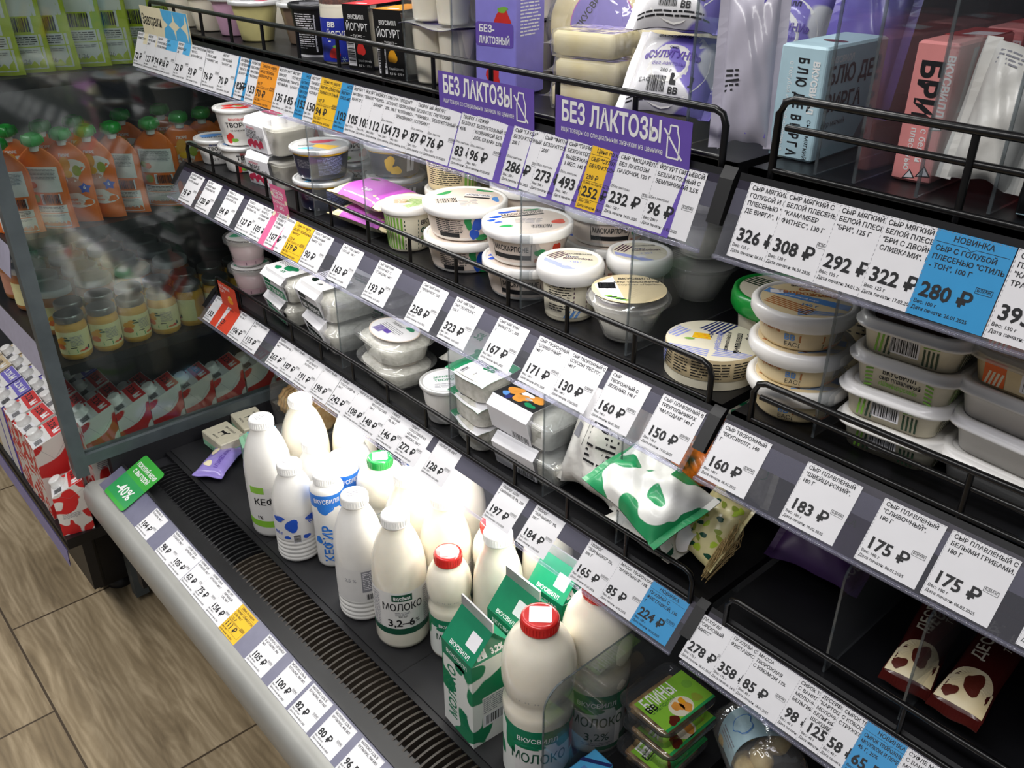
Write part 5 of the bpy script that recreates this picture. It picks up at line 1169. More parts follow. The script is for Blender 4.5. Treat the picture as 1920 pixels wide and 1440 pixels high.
def round_box(r):
    R, h = .0495, .034
    b = MB(); b.lathe([(R * .985, 0), (R * .985, h * .66)], 'tub_ivory', 56); b.build('base', r)
    b = MB(); b.lathe([(R, h * .30), (R * 1.006, h * .31), (R * 1.006, h - .0008), (R * .998, h)], 'tub_beige', 56); b.build('lid', r)
    b = MB(); t = plane((0, 0, h + .0001), (1, 0, 0), (0, 1, 0)); disc(b, t, R, 'tub_ivory', 0)
    hatch(b, t, R, R * .1, R * .7, R * .055, 6, 'navy_print', 1.0, R * .7); hatch(b, t, R, -R * .55, -R * .55, R * .05, 4, 'periwinkle', -.2, R * .9); hatch(b, t, R, R * .5, -R * .75, R * .05, 5, 'periwinkle', -.4, R * 1.0); hatch(b, t, R, -R * .8, R * .35, R * .05, 5, 'periwinkle', .9, R * .5)
    b.poly(t, [(-R * .45, R * .05), (-R * .05, R * .0), (-R * .08, R * .28), (-R * .4, R * .32)], 'tag_yellow', 2)
    for x, y in ((-.3, .12), (-.18, .2), (-.34, .22), (-.14, .08)): b.ell(t, R * x, R * y, R * .03, R * .03, 'tag_orange', 3, 10)
    b.ell(t, -R * .5, -.001, R * .11, R * .05, 'stripe_green', 3, 14)
    for i, (w, s, c) in enumerate((('сыр', .17, 'ink'), ('плавленый', .19, 'ink'), ('в треугольниках', .12, 'ink'), ('«Маасдам»', .17, 'periwinkle'), ('140 г', .15, 'navy_print'))): b.text(t, R * (.72 - .2 * i), R * .45, R * s, w, c, 'l', .02, rot=-PI / 2 - .12)
    m = around([(R * 1.007, 0), (R * 1.007, h)], R)
    for u in range(-3, 4): b.para(m, u * .022, h * .92, .019, h * .55, 6, 'ink', 1, u + 9)
    stripes(b, m, -.10, -.06, h * .35, h * .95, 4, 'periwinkle', 1, .006); b.build('print', r)
p = fwd(base(1302, 706, Z), .0505); put(round_box, 'cheese_box', 'round cream cheese-triangle box with blue stripes and yellow cheese picture', 'cheese box', p, face(p, .05))
# --- cream cheese and mascarpone stacks
def top_krem(b, mp, R):
    disc(b, mp, R, 'tub_blush'); b.poly(mp, [(R * .1, R * .5), (R * .75, R * .2), (R * .68, R * .02), (R * .03, R * .32)], 'paper', 1); b.text(mp, R * .08, R * .33, R * .17, '«КРЕМЧИЗ»', 'ink', 'l', .02, R * .65, rot=-.43)
    b.poly(mp, [(R * .03, R * .25), (R * .66, -R * .05), (R * .62, -R * .15), (-R * .01, R * .15)], 'ink', 1)
    b.ell(mp, -R * .45, R * .62, R * .26, R * .1, 'promo_deep_green', 1, 18, 2, .5); b.ell(mp, R * .62, R * .62, R * .22, R * .09, 'promo_deep_green', 1, 18, 4, -.6); b.ell(mp, R * .78, -.2 * R, R * .1, R * .2, 'steel_blue', 1, 18, 6)
    b.bars(mp, -R * .78, -R * .25, R * .55, R * .4, bg=None); b.para(mp, -R * .2, -R * .1, R * .5, R * .5, 6, 'grey_ink', 1, 5)
def side_krem(b, mp, R, h):
    full(b, mp, R, .005, h - .007, 'tub_blush'); b.para(mp, -.050, h * .8, .040, h * .5, 7, 'ink', 1, 3); b.rect(mp, -.046, h * .14, -.016, h * .3, 'ink', 2, 6)
    b.ell(mp, .008, h * .62, .006, .011, 'blue_print', 1, 18, 3); b.ell(mp, -.004, h * .72, .005, .010, 'promo_deep_green', 1, 18, 5); b.ell(mp, .004, h * .25, .006, .008, 'blue_print', 1, 18, 7); b.ell(mp, .016, h * .12, .010, .005, 'promo_deep_green', 1, 18, 8)
    b.text(mp, .018, h * .66, .0075, 'СЫР МЯГКИЙ', 'ink', 'l', .02); b.text(mp, .018, h * .50, .0075, '/ CREAM CHEESE', 'ink', 'l', .02); b.text(mp, .018, h * .34, .0075, 'ЖИРА В СУХОМ', 'ink', 'l', .02); b.para(mp, .018, h * .3, .04, h * .2, 3, 'ink', 1, 3)
def top_masc(b, mp, R):
    disc(b, mp, R, 'tub_blush'); b.poly(mp, [(-R * .62, R * .34), (R * .45, R * .60), (R * .48, R * .52), (-R * .60, R * .26)], 'ink', 1); b.text(mp, -R * .6, R * .40, R * .20, 'МАСКАРПОНЕ', 'ink', 'l', .02, R * 1.1, rot=.22); b.text(mp, -R * .2, R * .75, R * .12, 'ВКУСВИЛЛ', 'ink', 'l', .02)
    for x, y, c, d, m, s in ((-.75, .35, .15, .09, 'blue_print', 1), (-.88, .1, .12, .08, 'blue_print', 2), (-.72, -.05, .09, .06, 'blue_print', 3), (-.45, .72, .22, .08, 'blue_print', 4), (-.55, -.35, .18, .08, 'promo_deep_green', 5), (.75, -.1, .2, .14, 'red_print', 6), (.2, .88, .2, .06, 'promo_deep_green', 7)): b.ell(mp, R * x, R * y, R * c, R * d, m, 1, 18, s, .3)
    b.para(mp, -R * .3, R * .2, R * .7, R * .35, 4, 'grey_ink', 1, 6); b.bars(mp, R * .05, -R * .55, R * .5, R * .25, bg=None)
def side_masc(b, mp, R, h):
    full(b, mp, R, .005, h - .007, 'tub_blush'); b.frame(mp, -.052, h * .2, .0, h * .8, .0008, 'ink', 1); b.text(mp, -.026, h * .52, .0098, 'МАСКАРПОНЕ', 'ink', 'c', .02, .046); b.rect(mp, -.052, h * .24, .0, h * .40, 'ink', 1, 8)
    b.ell(mp, .010, h * .5, .007, .004, 'promo_deep_green', 1, 18, 2); b.ell(mp, .022, h * .45, .003, .003, 'blue_print', 1, 14); b.ell(mp, .034, h * .55, .006, .008, 'red_print', 1, 18, 4); b.rect(mp, .004, h * .16, .046, h * .28, 'salmon_label', 1, 8)
kk = dict(rt=.0535, rb=.046, h=.0385, rl=.057, lh=.0065, m='tub_white')
for i in range(2):
    p = base(868, 499, Z); p[2] += .0455 * i; p[0] -= .010; T('cream_cheese_tub', ('lower', 'upper')[i] + ' big cream-cheese tub with green leaves in its two-high stack', p, .25 - .1 * i, 'big cream-cheese tubs', side=side_krem, top=top_krem, **kk)
for i in range(2):
    p = base(962, 543, Z); p[2] += .0455 * i; p[0] += .006; T('mascarpone_tub', ('lower', 'upper')[i] + ' mascarpone tub with blue and red berries, front two-high stack', p, .1 + .25 * (1 - i), 'mascarpone tubs', side=side_masc, top=top_masc, **kk)
for i in range(3):
    p = Vector((-.765, .852, Z + .0455 * i)); T('mascarpone_tub', ('lowest', 'middle', 'topmost')[i] + ' mascarpone tub in the stack behind the clear divider', p, .6 * i, 'mascarpone tubs', side=side_masc, top=top_masc, **kk)
for i in range(2):
    p = Vector((-.91, .845, Z + .0455 * i)); T('cream_cheese_tub', ('lower', 'upper')[i] + ' cream-cheese tub of the back stack under the 286 rouble tag', p, 1.0 + i, 'big cream-cheese tubs', side=side_krem, top=top_krem, **kk)
# --- green-striped ricotta style tub, beige paper tub
def side_green(b, mp, R, h):
    full(b, mp, R, .004, h - .008, 'tub_ivory'); stripes(b, mp, -.050, -.004, .004, h - .009, 9, 'stripe_green', 1); stripes(b, mp, -.004, .016, .004, h - .010, 8, 'deep_stripe', 1, 0, True)
    b.rect(mp, .016, .006, .05, h - .01, 'tub_ivory', 1, 6); b.text(mp, .019, h * .66, .009, 'ВКУСВИЛЛ', 'ink', 'l', .02); b.text(mp, .019, h * .46, .013, 'сыр', 'dark_green', 'l', .03); b.text(mp, .019, h * .30, .010, '«К', 'stripe_green', 'l', .02); b.text(mp, .019, h * .1, .012, '140 г', 'ink', 'l', .02)
def top_green(b, mp, R): disc(b, mp, R, 'tub_ivory'); hatch(b, mp, R, R * .45, R * .1, R * .06, 6, 'stripe_green', -.5, R * .9); hatch(b, mp, R, R * .2, -R * .5, R * .06, 4, 'stripe_green', .6, R * .7); b.para(mp, -R * .6, R * .4, R * .8, R * .6, 5, 'tan_print', 1, 3)
p = base(746, 466, Z); T('cheese_tub', 'small green-striped cheese tub with a white lid, beside the big cream-cheese stack', p, -.05, None, rt=.0345, rb=.029, h=.060, rl=.037, lh=.006, m='tub_ivory', side=side_green, top=top_green)
def side_beige(b, mp, R, h):
    full(b, mp, R, .003, h - .006, 'tub_beige'); b.para(mp, -.045, h * .95, .055, h * .8, 16, 'ink', 1, 4); stripes(b, mp, .014, .05, .004, h - .006, 5, 'stripe_green', 1)
for i in range(2): T('cheese_tub', ('lower', 'upper')[i] + ' beige paper tub with fine print and green stripes, under the 87 rouble tag', Vector((-1.03, .80, Z + .067 * i)), .1, 'beige paper tubs', rt=.040, rb=.036, h=.060, rl=.042, lh=.006, m='tub_beige', side=side_beige)
# --- cheese packs in film
def pinklab(b, mp): b.rect(mp, -.040, -.045, .052, .04, 'magenta_label', 1, 10, 8); b.ell(mp, -.018, .012, .012, .005, 'ink', 2, 16); b.text(mp, .0, -.028, .010, 'СЫР', 'white_ink', 'l', .02)
for i in range(2): put(pillow, 'cheese_pack', ('lower', 'upper')[i] + ' pale cheese pack with a magenta label, two-high stack by the navy tubs', 'cheese pack', (-1.118, .722, Z + .033 * i), .1 - .1 * i, 'magenta-label cheese packs', w=.125, d=.085, h=.032, m='cheese', parts=pinklab, wr=.03)
put(pillow, 'cheese_pack', 'clear bag of cheese slices behind the magenta-label packs', 'cheese pack', (-1.12, .90, Z), .2, None, w=.10, d=.09, h=.06, m='cheese', wr=.1)
# --- navy tubs with yellow foil lids
def side_navy(b, mp, R, h): full(b, mp, R, .004, h * .82, 'navy_tub'); b.para(mp, -.006, h * .78, .042, h * .6, 14, 'periwinkle', 1, 3); b.para(mp, -.044, h * .7, .025, h * .3, 6, 'grey_ink', 1, 6); full(b, mp, R, h * .82, h * .97, 'tag_yellow'); b.rect(mp, -.04, h * .05, -.02, h * .14, 'paper', 1)
def side_navy2(b, mp, R, h): full(b, mp, R, h * .82, h * .97, 'tag_yellow'); b.ell(mp, -.022, h * .5, .008, .012, 'tag_yellow', 1, 16, 2); b.ell(mp, -.012, h * .25, .008, .008, 'tag_yellow', 1, 16, 3); b.rect(mp, .006, h * .18, .02, h * .7, 'paper', 1)
def top_navy(b, mp, R): disc(b, mp, R, 'foil_print'); b.ell(mp, R * .1, R * .5, R * .5, R * .22, 'raspberry', 1, seed=2); b.poly(mp, [(-R * .1, R * .1), (R * .75, -R * .35), (R * .3, -R * .85), (-R * .3, -R * .2)], 'tag_yellow', 1); b.text(mp, -R * .8, -R * .1, R * .2, 'ВКУСВИЛЛ', 'ink', 'l', .02, R * .6); b.ell(mp, -R * .5, -R * .45, R * .3, R * .12, 'sky_blue', 1, seed=5)
kk = dict(rt=.0455, rb=.038, h=.047, rl=.0485, lh=.002, m='navy_tub', lm='foil_print')
for i in range(2):
    p = base(604, 386, Z); p[2] += .051 * i; T('dessert_tub', ('lower', 'upper')[i] + ' navy dessert tub with yellow-printed foil lid, front stack', p, .2 - .2 * i, 'navy dessert tubs', 'dessert', side=side_navy, top=top_navy, **kk)
for i in range(2):
    p = Vector((-1.20, .815, Z + .051 * i)); T('dessert_tub', ('lower', 'upper')[i] + ' navy dessert tub in the stack behind the clear divider', p, .3, 'navy dessert tubs', 'dessert', side=side_navy2, top=top_navy, **kk)
# --- raspberry curd packs in sleeves
def sleeve_pack(r, a=.052, d=.042, h=.048, fruit='raspberry', words=('ТВОРОГ', 'РАССЫПЧАТЫЙ')):
    b = MB(); b.rr([(a * .82, d * .82, .012, 0), (a, d, .014, h * .93), (a + .003, d + .003, .014, h * .94), (a + .003, d + .003, .014, h)], 'milky_clear', k=4); b.build('tray', r)
    b = MB(); b.rr([(a * .78, d * .78, .012, .002), (a * .94, d * .94, .013, h * .85)], 'curd', k=4); b.build('curd', r)
    b = MB(); s = .004
    pts = [(-d * .86 - s, .0), (-d - s, h * .93), (-d + .002, h + .007), (-d * .3, h + .010), (d * .4, h + .009), (d + s, h * .93), (d * .86 + s, .0)]
    b.loft([[(x, y, zz) for y, zz in pts] + [(x, y, zz + .0006) for y, zz in reversed(pts)] for x in (-a * .98, a * .30)], 'paper', smooth=False)
    f = plane((0, -d * .86 - s - .0002, 0), (1, 0, 0), (0, -.14 * d, h * .93)); t = plane((0, -d * .3, h + .0107), (1, 0, 0), (0, 1, 0))
    b.text(f, -a * .88, h * .60, .0098, words[0], 'ink', 'l', .02, a * .7); b.text(f, -a * .92, h * .43, .0098, words[1], 'ink', 'l', .01, a * 1.08); b.text(f, -a * .8, h * .78, .005, 'ВКУСВИЛЛ', 'raspberry', 'l', .02)
    for i in range(6): b.ell(f, -a * .85 + i * .0085, h * .22 + .004 * (i % 2), .0065, .006, fruit, 1, 14, i)
    for i in range(4): b.ell(t, -a * .8 + i * .011, d * .25, .008, .010, fruit, 1, 14, i)
    b.text(t, -a * .85, -d * .05, .010, words[0], 'ink', 'l', .02, a * .9); b.ell(t, a * .0, d * .25, .008, .004, 'stripe_green', 2, 14, 7); b.build('sleeve', r)
for i, lb in enumerate(('bottom', 'middle', 'top')):
    p = (-1.425 + .006 * i, .735, Z + .0595 * i); 
    if i < 2: put(sleeve_pack, 'curd_pack', lb.replace('bottom', 'lower').replace('middle', 'upper') + ' raspberry curd pack in a white card sleeve, front stack', 'curd pack', p, .12 - .1 * i, 'raspberry curd packs')
put(sleeve_pack, 'curd_pack', 'strawberry curd pack sitting behind the raspberry stack', 'curd pack', (-1.437, .850, Z + .0), .15, None, fruit='strawberry', words=('ТВОРОГ', 'КЛУБНИКА'))
put(sleeve_pack, 'curd_pack', 'strawberry curd pack resting on the pack behind the raspberry stack', 'curd pack', (-1.432, .850, Z + .0595), .05, None, fruit='strawberry', words=('ТВОРОГ', 'КЛУБНИКА'))
# --- white fruit tubs
def side_straw(b, mp, R, h): b.text(mp, 0, h * .72, .0055, 'ВКУСВИЛЛ', 'strawberry', 'c', .02); b.text(mp, 0, h * .53, .0115, 'ТВОРОГ', 'ink', 'c', .025, R * 1.3); b.text(mp, 0, h * .42, .005, 'со сливками', 'ink', 'c', .01); b.ell(mp, -.020, h * .22, .008, .009, 'strawberry', 1, 16, 2); b.ell(mp, .022, h * .30, .008, .009, 'strawberry', 1, 16, 3); b.ell(mp, -.010, h * .16, .006, .004, 'stripe_green', 2, 14, 4)
def top_straw(b, mp, R): disc(b, mp, R, 'foil_print'); [b.ell(mp, R * .5 * math.cos(k * 1.3), R * .45 * math.sin(k * 1.3), R * .3, R * .24, 'strawberry', 1, 14, k) for k in range(5)]; b.ell(mp, R * .1, R * .1, R * .2, R * .1, 'stripe_green', 2, 14, 9)
def side_soft(b, mp, R, h): b.text(mp, 0, h * .62, .0085, 'ТВОРОГ', 'ink', 'c', .02); b.text(mp, 0, h * .42, .0085, 'МЯГКИЙ', 'ink', 'c', .02); b.text(mp, 0, h * .80, .005, 'ВКУСВИЛЛ', 'blue_print', 'c', .02); b.text(mp, -.014, h * .2, .006, '4,2 %', 'ink'); b.text(mp, .008, h * .2, .006, '150 г', 'ink')
def top_soft(b, mp, R): disc(b, mp, R, 'foil_print'); b.ell(mp, -R * .3, R * .35, R * .55, R * .35, 'steel_blue', 1, 20, 2); b.text(mp, -R * .1, -R * .2, R * .3, 'МЯГКИЙ', 'ink', 'c', .01)
kw = dict(rt=.0385, rb=.030, h=.046, rl=.042, lh=.0015, lm='foil_print')
T('curd_tub', 'white soft-curd tub with blue foil lid at the glass end of the shelf', Vector((-1.643, .712, Z)), 0, 'white fruit-curd tubs', 'curd tub', side=side_soft, top=top_soft, **kw)
T('curd_tub', 'white curd tub beside the blue-lidded soft-curd tub', Vector((-1.560, .722, Z)), .3, 'white fruit-curd tubs', 'curd tub', side=side_straw, top=top_soft, **kw)
T('curd_tub', 'curd tub in the second row at the glass end', Vector((-1.540, .812, Z)), .2, 'white fruit-curd tubs', 'curd tub', side=side_straw, top=top_straw, **kw)
T('curd_tub', 'strawberry curd tub perched on top of the tub beside the blue-lidded one', Vector((-1.562, .724, Z + .0485)), -.05, None, 'curd tub', rt=.040, rb=.030, h=.064, rl=.043, lh=.0015, lm='foil_print', side=side_straw, top=top_straw)
kw2 = dict(kw); 
for i in range(2): T('curd_tub', ('lower', 'upper')[i] + ' strawberry curd tub between the raspberry packs and navy tubs', Vector((-1.330, .812, Z + .049 * i)), .1, 'white fruit-curd tubs', 'curd tub', side=side_straw, top=top_straw, **kw)
# --- cheese case: orange-striped stack, rectangular processed cheese
def top_van(b, mp, R):
    disc(b, mp, R, 'tub_beige'); b.poly(mp, [(-R * .93, R * .34), (-R * .80, R * .58), (R * .97, -R * .12), (R * .88, -R * .42)], 'steel_blue', 1); hatch(b, mp, R, -R * .35, -R * .35, R * .05, 5, 'tan_print', -.6, R * 1.1); hatch(b, mp, R, R * .3, -R * .72, R * .05, 4, 'steel_blue', -.05, R * 1.0)
    b.text(mp, R * .05, R * .78, R * .13, 'ВКУСВИЛЛ', 'ink', 'c', .02); b.text(mp, R * .1, R * .55, R * .26, 'сыр', 'tan_print', 'c', .03); b.text(mp, R * .05, R * .30, R * .26, 'творожный', 'tan_print', 'c', .03, R * 1.35, rot=-.1)
    b.text(mp, -R * .1, R * .08, R * .10, 'сливочный вкус', 'white_ink', 'c', .01, rot=-.36); b.text(mp, R * .05, -R * .35, R * .17, '140 г', 'steel_blue', 'c', .02, rot=-.25); b.rrect(mp, -R * .78, R * .28, -R * .48, R * .50, .001, 'paper', 2)
def side_van(b, mp, R, h):
    full(b, mp, R, .003, h - .008, 'tub_beige'); b.text(mp, -.052, h * .50, .0095, 'творожный', 'tan_print', 'l', .03, .030); b.para(mp, -.018, h * .78, .034, h * .2, 4, 'ink', 1, 3); b.text(mp, -.018, h * .32, .008, 'ВВ', 'steel_blue', 'l', .03); b.rrect(mp, -.004, h * .28, .020, h * .50, .001, 'tan_print', 1)
    b.text(mp, -.018, h * .12, .0065, 'ЕАС', 'ink', 'l', .0); b.frame(mp, -.004, h * .1, .020, h * .23, .0005, 'ink', 1); b.bars(mp, .032, h * .2, .014, h * .5, rot=True); stripes(b, mp, .02, .045, .003, h * .15, 4, 'orange_print', 1, .006)
for i in range(3):
    p = base(1452, 773, Z); p[2] += .0372 * i; p[0] += .004 - .003 * i
    T('cheese_tub', ('bottom', 'middle', 'top')[i] + ' curd-cheese tub of the beige and blue-banded stack', p, .1 + .1 * (i == 1), 'beige blue-banded tubs', rt=.0425, rb=.037, h=.0335, rl=.0495, lh=.0045, skirt=.012, m='tub_beige', side=side_van, top=top_van)
T('cheese_tub', 'white-lidded curd-cheese tub behind the beige blue-banded stack', Vector((-.385, .845, Z)), 0, None, rt=.0425, rb=.037, h=.0335 + .055, rl=.0495, lh=.0045, skirt=.012, m='tub_beige', side=side_van)
def rect_tub(r, a=.046, d=.036, h=.0325, lid='tub_white', body='tub_ivory', deco=None, topc=None, cr=.02):
    b = MB(); b.rr([(a * .84, d * .84, cr * .85, .001), (a * .86, d * .86, cr * .85, 0), (a * .97, d * .97, cr, h - .007)], body, k=6); b.build('tub', r)
    b = MB(); b.rr([(a, d, cr, h - .010), (a + .005, d + .005, cr + .004, h - .009), (a + .0055, d + .0055, cr + .004, h - .0065), (a + .002, d + .002, cr + .002, h - .006), (a + .002, d + .002, cr + .002, h - .001), (a, d, cr, h), (a - .003, d - .003, cr, h), (a - .005, d - .005, cr, h - .003)], lid, k=6); b.build('lid', r)
    b = MB(); f = plane((0, -d * .86, 0), (1, 0, 0), (0, -.11 * d, h - .007)); s = plane((a * .86, 0, 0), (0, 1, 0), (.11 * a, 0, h - .007))
    if topc: b.rrect(plane((0, 0, h - .0029), (1, 0, 0), (0, 1, 0)), -a + .008, -d + .008, a - .008, d - .008, cr * .7, topc, 0)
    if deco: deco(b, f, s, a, d, h)
    if b.f: b.build('print', r)
def dec_sw(bar):
    def fn(b, f, s, a, d, h):
        w = a * .84 - .016
        if bar:
            b.bars(f, -w * .55, h * .22, w * .95, h * .42, bg='paper'); b.rect(s, -d * .5, h * .1, d * .5, h * .72, 'tub_ivory', 0)
            for k in range(4): b.rect(f, w * .62 + k * w * .16, .002, w * .70 + k * w * .16, h * .55, 'deep_stripe', 1)
            for k in range(3): b.poly(f, [(w * .6, h * (.58 + .07 * k)), (w * 1.2, h * (.62 + .07 * k)), (w * 1.2, h * (.65 + .07 * k)), (w * .6, h * (.61 + .07 * k))], 'stripe_green', 1)
            for k in range(4): b.poly(f, [(-w * 1.2 + k * .004, h * .08), (-w * 1.2 + k * .004 + .002, h * .08), (-w * 1.1 + k * .004 + .002, h * .72), (-w * 1.1 + k * .004, h * .72)], 'stripe_green' if k < 2 else 'deep_stripe', 1)
        else:
            b.text(f, 0, h * .52, .0072, 'ВКУСВИЛЛ', 'ink', 'c', .025, w * 1.3); b.text(f, .001, h * .34, .0066, 'сыр плавленый', 'ink', 'c', .01, w * 1.6); b.text(f, 0, h * .15, .0066, '«Швейцарский»', 'stripe_green', 'c', .01, w * 1.5)
            for k in range(5):
                for sg in (-1, 1): b.poly(f, [(sg * w * (1.0 + .0) + sg * 0, h * (.05 + .13 * k)), (sg * w * 1.3, h * (.0 + .13 * k)), (sg * w * 1.3, h * (.06 + .13 * k)), (sg * w, h * (.11 + .13 * k))] if sg > 0 else [(-w * 1.3, h * (.0 + .13 * k)), (-w, h * (.05 + .13 * k)), (-w, h * (.11 + .13 * k)), (-w * 1.3, h * (.06 + .13 * k))], 'stripe_green', 1)
        for k in range(6): b.rect(s, -d * .6 + k * d * .2, .002, -d * .52 + k * d * .2, h * .72, 'deep_stripe' if bar else 'stripe_green', 1)
    return fn
sw1, sw0 = dec_sw(True), dec_sw(False)
M('brown_lid_label', '3c2a22', .45)
for i in range(4):
    p = base(1640, 862, Z); p[2] += .0322 * i; p[0] += -.004 * (i % 2) + .004 * (i == 3); p[1] = .724
    put(rect_tub, 'processed_cheese_tub', ('bottom', 'second', 'third', 'top')[i] + ' green-striped rectangular cheese tub counted from the shelf up', 'tub', p, face(p, -.30), 'green-striped rectangular tubs', deco=sw1 if i != 2 else sw0, topc='brown_lid_label' if i == 3 else None)
def dec_or(bar):
    def fn(b, f, s, a, d, h):
        w = a * .84 - .016
        b.rect(f, -w * 1.25, .002, -w * .62, h * .74, 'orange_print', 0); stripes(b, f, -w * 1.2, -w * .7, .002, h * .45, 4, 'tub_ivory', 1, .003)
        b.rect(f, -w * .6, .002, w * 1.25, h * .74, 'tan_print' if not bar else 'tub_beige', 0)
        if bar: b.bars(f, -w * .1, h * .2, w * 1.0, h * .42, bg='paper')
        else: b.text(f, -w * .45, h * .28, .0098, 'ВКУСВИЛЛ', 'ink', 'l', .03, w * 1.6)
        for k in range(3): b.poly(f, [(w * .95, h * .1 * k + .003), (w * 1.25, h * .1 * k + .008), (w * 1.25, h * .1 * k + .011), (w * .95, h * .1 * k + .006)], 'orange_print', 1)
    return fn
or1, or0 = dec_or(True), dec_or(False)
for i in range(5):
    p = base(1838, 958, Z); p[2] += .0322 * i; p[1] = .734; p[0] += .003 * (i % 2)
    put(rect_tub, 'processed_cheese_tub', ('bottom', 'second', 'third', 'fourth', 'top')[i] + (' plain white' if i < 3 else ' orange-banded') + ' rectangular tub of the stack beside the green-striped tubs', 'tub', p, face(p, -.33), 'orange and white rectangular tubs', a=.052, d=.038, lid='milky_clear' if i > 2 else 'tub_white', body='tub_white' if i < 3 else 'tub_beige', deco={4: or0, 3: or1}.get(i))
def paper_slip(r): b = MB(); b.surf(lambda u, v: ((u - .5) * .04, .004 * math.sin(5 * u) + .01 * v, .05 * v), 6, 4, 'paper_blue'); b.surf(lambda u, v: ((u - .5) * .04, .0006 + .004 * math.sin(5 * u) + .01 * v, .05 * v), 6, 4, 'paper_blue', True, True); b.build('slip', r)
M('paper_blue', 'b9d4e2', .5)
p = ony(1918, 1035, .668); put(paper_slip, 'paper_slip', 'pale blue paper corner poking out beside the white tubs', 'paper', (p[0] + .012, .690, Z), .2)
for px, py, lb in ((975, 592, 'mascarpone stack and plum-striped tubs'), (1172, 665, 'pesto bowl and round cheese box'), (690, 460, 'magenta cheese packs and green-striped tub'), (590, 400, 'raspberry packs and navy tubs')):
    x = ony(px, py, .672)[0]; div(x, .672, SB, .36, .195, 'clear divider between ' + lb)
div(-.338, .676, SB, .36, .195, 'clear divider between the beige blue-banded stack and green-striped tubs')
# ------------------------------------------------------------------ lower shelf: curd
Z = SC + .0006
M('plum_yoghurt', 'bda0a8', .35, coat=.3); M('foil_green', '4fa983', .3, metal=.3); M('curd_green', '1c8a5a', .4); M('black_green', '10241c', .4); M('bag_white', 'e4e2dc', .38, coat=.25, vary=.03, bump=.4); SPOTS('cow_green_bag', 'eeeeea', '1b8f57', 27, .51, coat=.3, sharp=.008)
MIXED('curd_bag', ('cfcdbb', 'dcdac8', 'e6e4d4'), 120, .45, coat=.4, bump=.4); MIXED('pancake_photo', ('2a2624', 'e0953c', 'f1c77c', '5e79b8'), 55, .4, bump=0); MIXED('orange_leaf', ('2d3a1e', 'ff8a22', 'fb7c1c', 'ff9a3c'), 34, .4, coat=.3, bump=0); SPOTS('pistachio_print', 'e9dfa6', '9aa23a', 70, .6, coat=.2); MIXED('straw', ('8a7346', 'b59a66', 'cdb583'), 80, .7, bump=.8)
def side_plum(b, mp, R, h): full(b, mp, R, .004, h * .30, 'plum_yoghurt'); b.rect(mp, -.010, h * .10, .012, h * .22, 'stripe_plum', 1)
def top_foil(b, mp, R): disc(b, mp, R, 'foil_print'); b.ell(mp, R * .1, R * .2, R * .75, R * .45, 'foil_green', 1, 24, 3)
kw = dict(rt=.0385, rb=.029, h=.054, rl=.044, lh=.006, m='milky_clear', lm='clear_lid', fill='plum_yoghurt', side=side_plum, top=top_foil)
for i in range(3):
    T('yoghurt_cup', ('lowest', 'middle', 'topmost')[i] + ' clear plum-coloured yoghurt cup with green foil at the glass end', Vector((-1.628 - .003 * i, .735, Z + .0605 * i)), .1, 'plum yoghurt cups', 'yoghurt cup', **kw) if i < 2 else None
for i in range(2): T('yoghurt_cup', ('lower', 'upper')[i] + ' plum-coloured yoghurt cup in the back stack at the glass end', Vector((-1.60, .835, Z + .0605 * i)), .1, 'plum yoghurt cups', 'yoghurt cup', **kw)
def clam(r, a=.058, d=.045, h=.048, col='curd_green', words='5% ТВОРОГ', big=False):
    b = MB(); b.rr([(a * .80, d * .80, .012, 0), (a * .95, d * .95, .015, h * .72), (a, d, .016, h * .73), (a + .003, d + .003, .017, h * .74), (a + .003, d + .003, .017, h * .78), (a - .002, d - .002, .016, h * .80), (a * .9, d * .9, .014, h)], 'clear_tub', k=5); b.build('container', r)
    b = MB(); b.rr([(a * .78, d * .78, .012, .002), (a * .92, d * .92, .015, h * .68), (a * .7, d * .7, .014, h * .88)], 'curd', k=5); b.build('curd', r)
    b = MB(); x0, x1 = -a * .92, a * (.55 if not big else .35)
    pts = [(-d * .80 - .0025, .001), (-d * .97 - .0025, h * .74), (-d - .005, h * .76), (-d * .8, h + .001), (d * .30, h + .0014)]
    b.loft([[(x, y, zz) for y, zz in pts] + [(x, y + .0003, zz + .0006) for y, zz in reversed(pts)] for x in (x0, x1)], 'paper', smooth=False)
    f = plane((0, -d * .80 - .0028, .001), (1, 0, 0), (0, -.17 * d, h * .73)); t = plane((0, -d * .8, h + .0017), (1, 0, 0), (0, 1, 0.0001))
    b.rect(f, x0 + .002, .002, x1 - .002, h * .42, col, 0); b.text(f, x0 + .006, h * .12, .0125, words, 'white_ink', 'l', .03, (x1 - x0) * .85)
    b.rect(f, x0 + .004, h * .48, x0 + .03, h * .66, col, 1)
    b.para(t, x0 + .004, d * 1.05, (x1 - x0) * .8, d * .45, 6, 'ink', 1, 3); b.ell(t, x0 + (x1 - x0) * .6, d * .62, .018, .010, col, 1, 20, 2); b.ell(t, x0 + (x1 - x0) * .3, d * .3, .010, .006, col, 1, 20, 5); b.text(t, x0 + (x1 - x0) * .55, d * .15, .011, words[:2], col, 'l', .02)
    b.build('sleeve', r)
for i in range(2): put(clam, 'curd_box', ('lower', 'upper')[i] + ' clear curd box with green 5% print, nearest the plum cups', 'curd box', (-1.452 + .006 * i, .742, Z + .0502 * i), -.12 + .08 * i, 'clear curd boxes with green print')
for i in range(2): put(clam, 'curd_box', ('lower', 'upper')[i] + ' larger clear curd box with black-green print', 'curd box', (-1.300 - .01 * i, .752, Z + .0562 * i), -.15 + .1 * i, 'clear curd boxes with dark print', a=.064, d=.055, h=.054, col='black_green', words='18% ТВОРОГ', big=True)
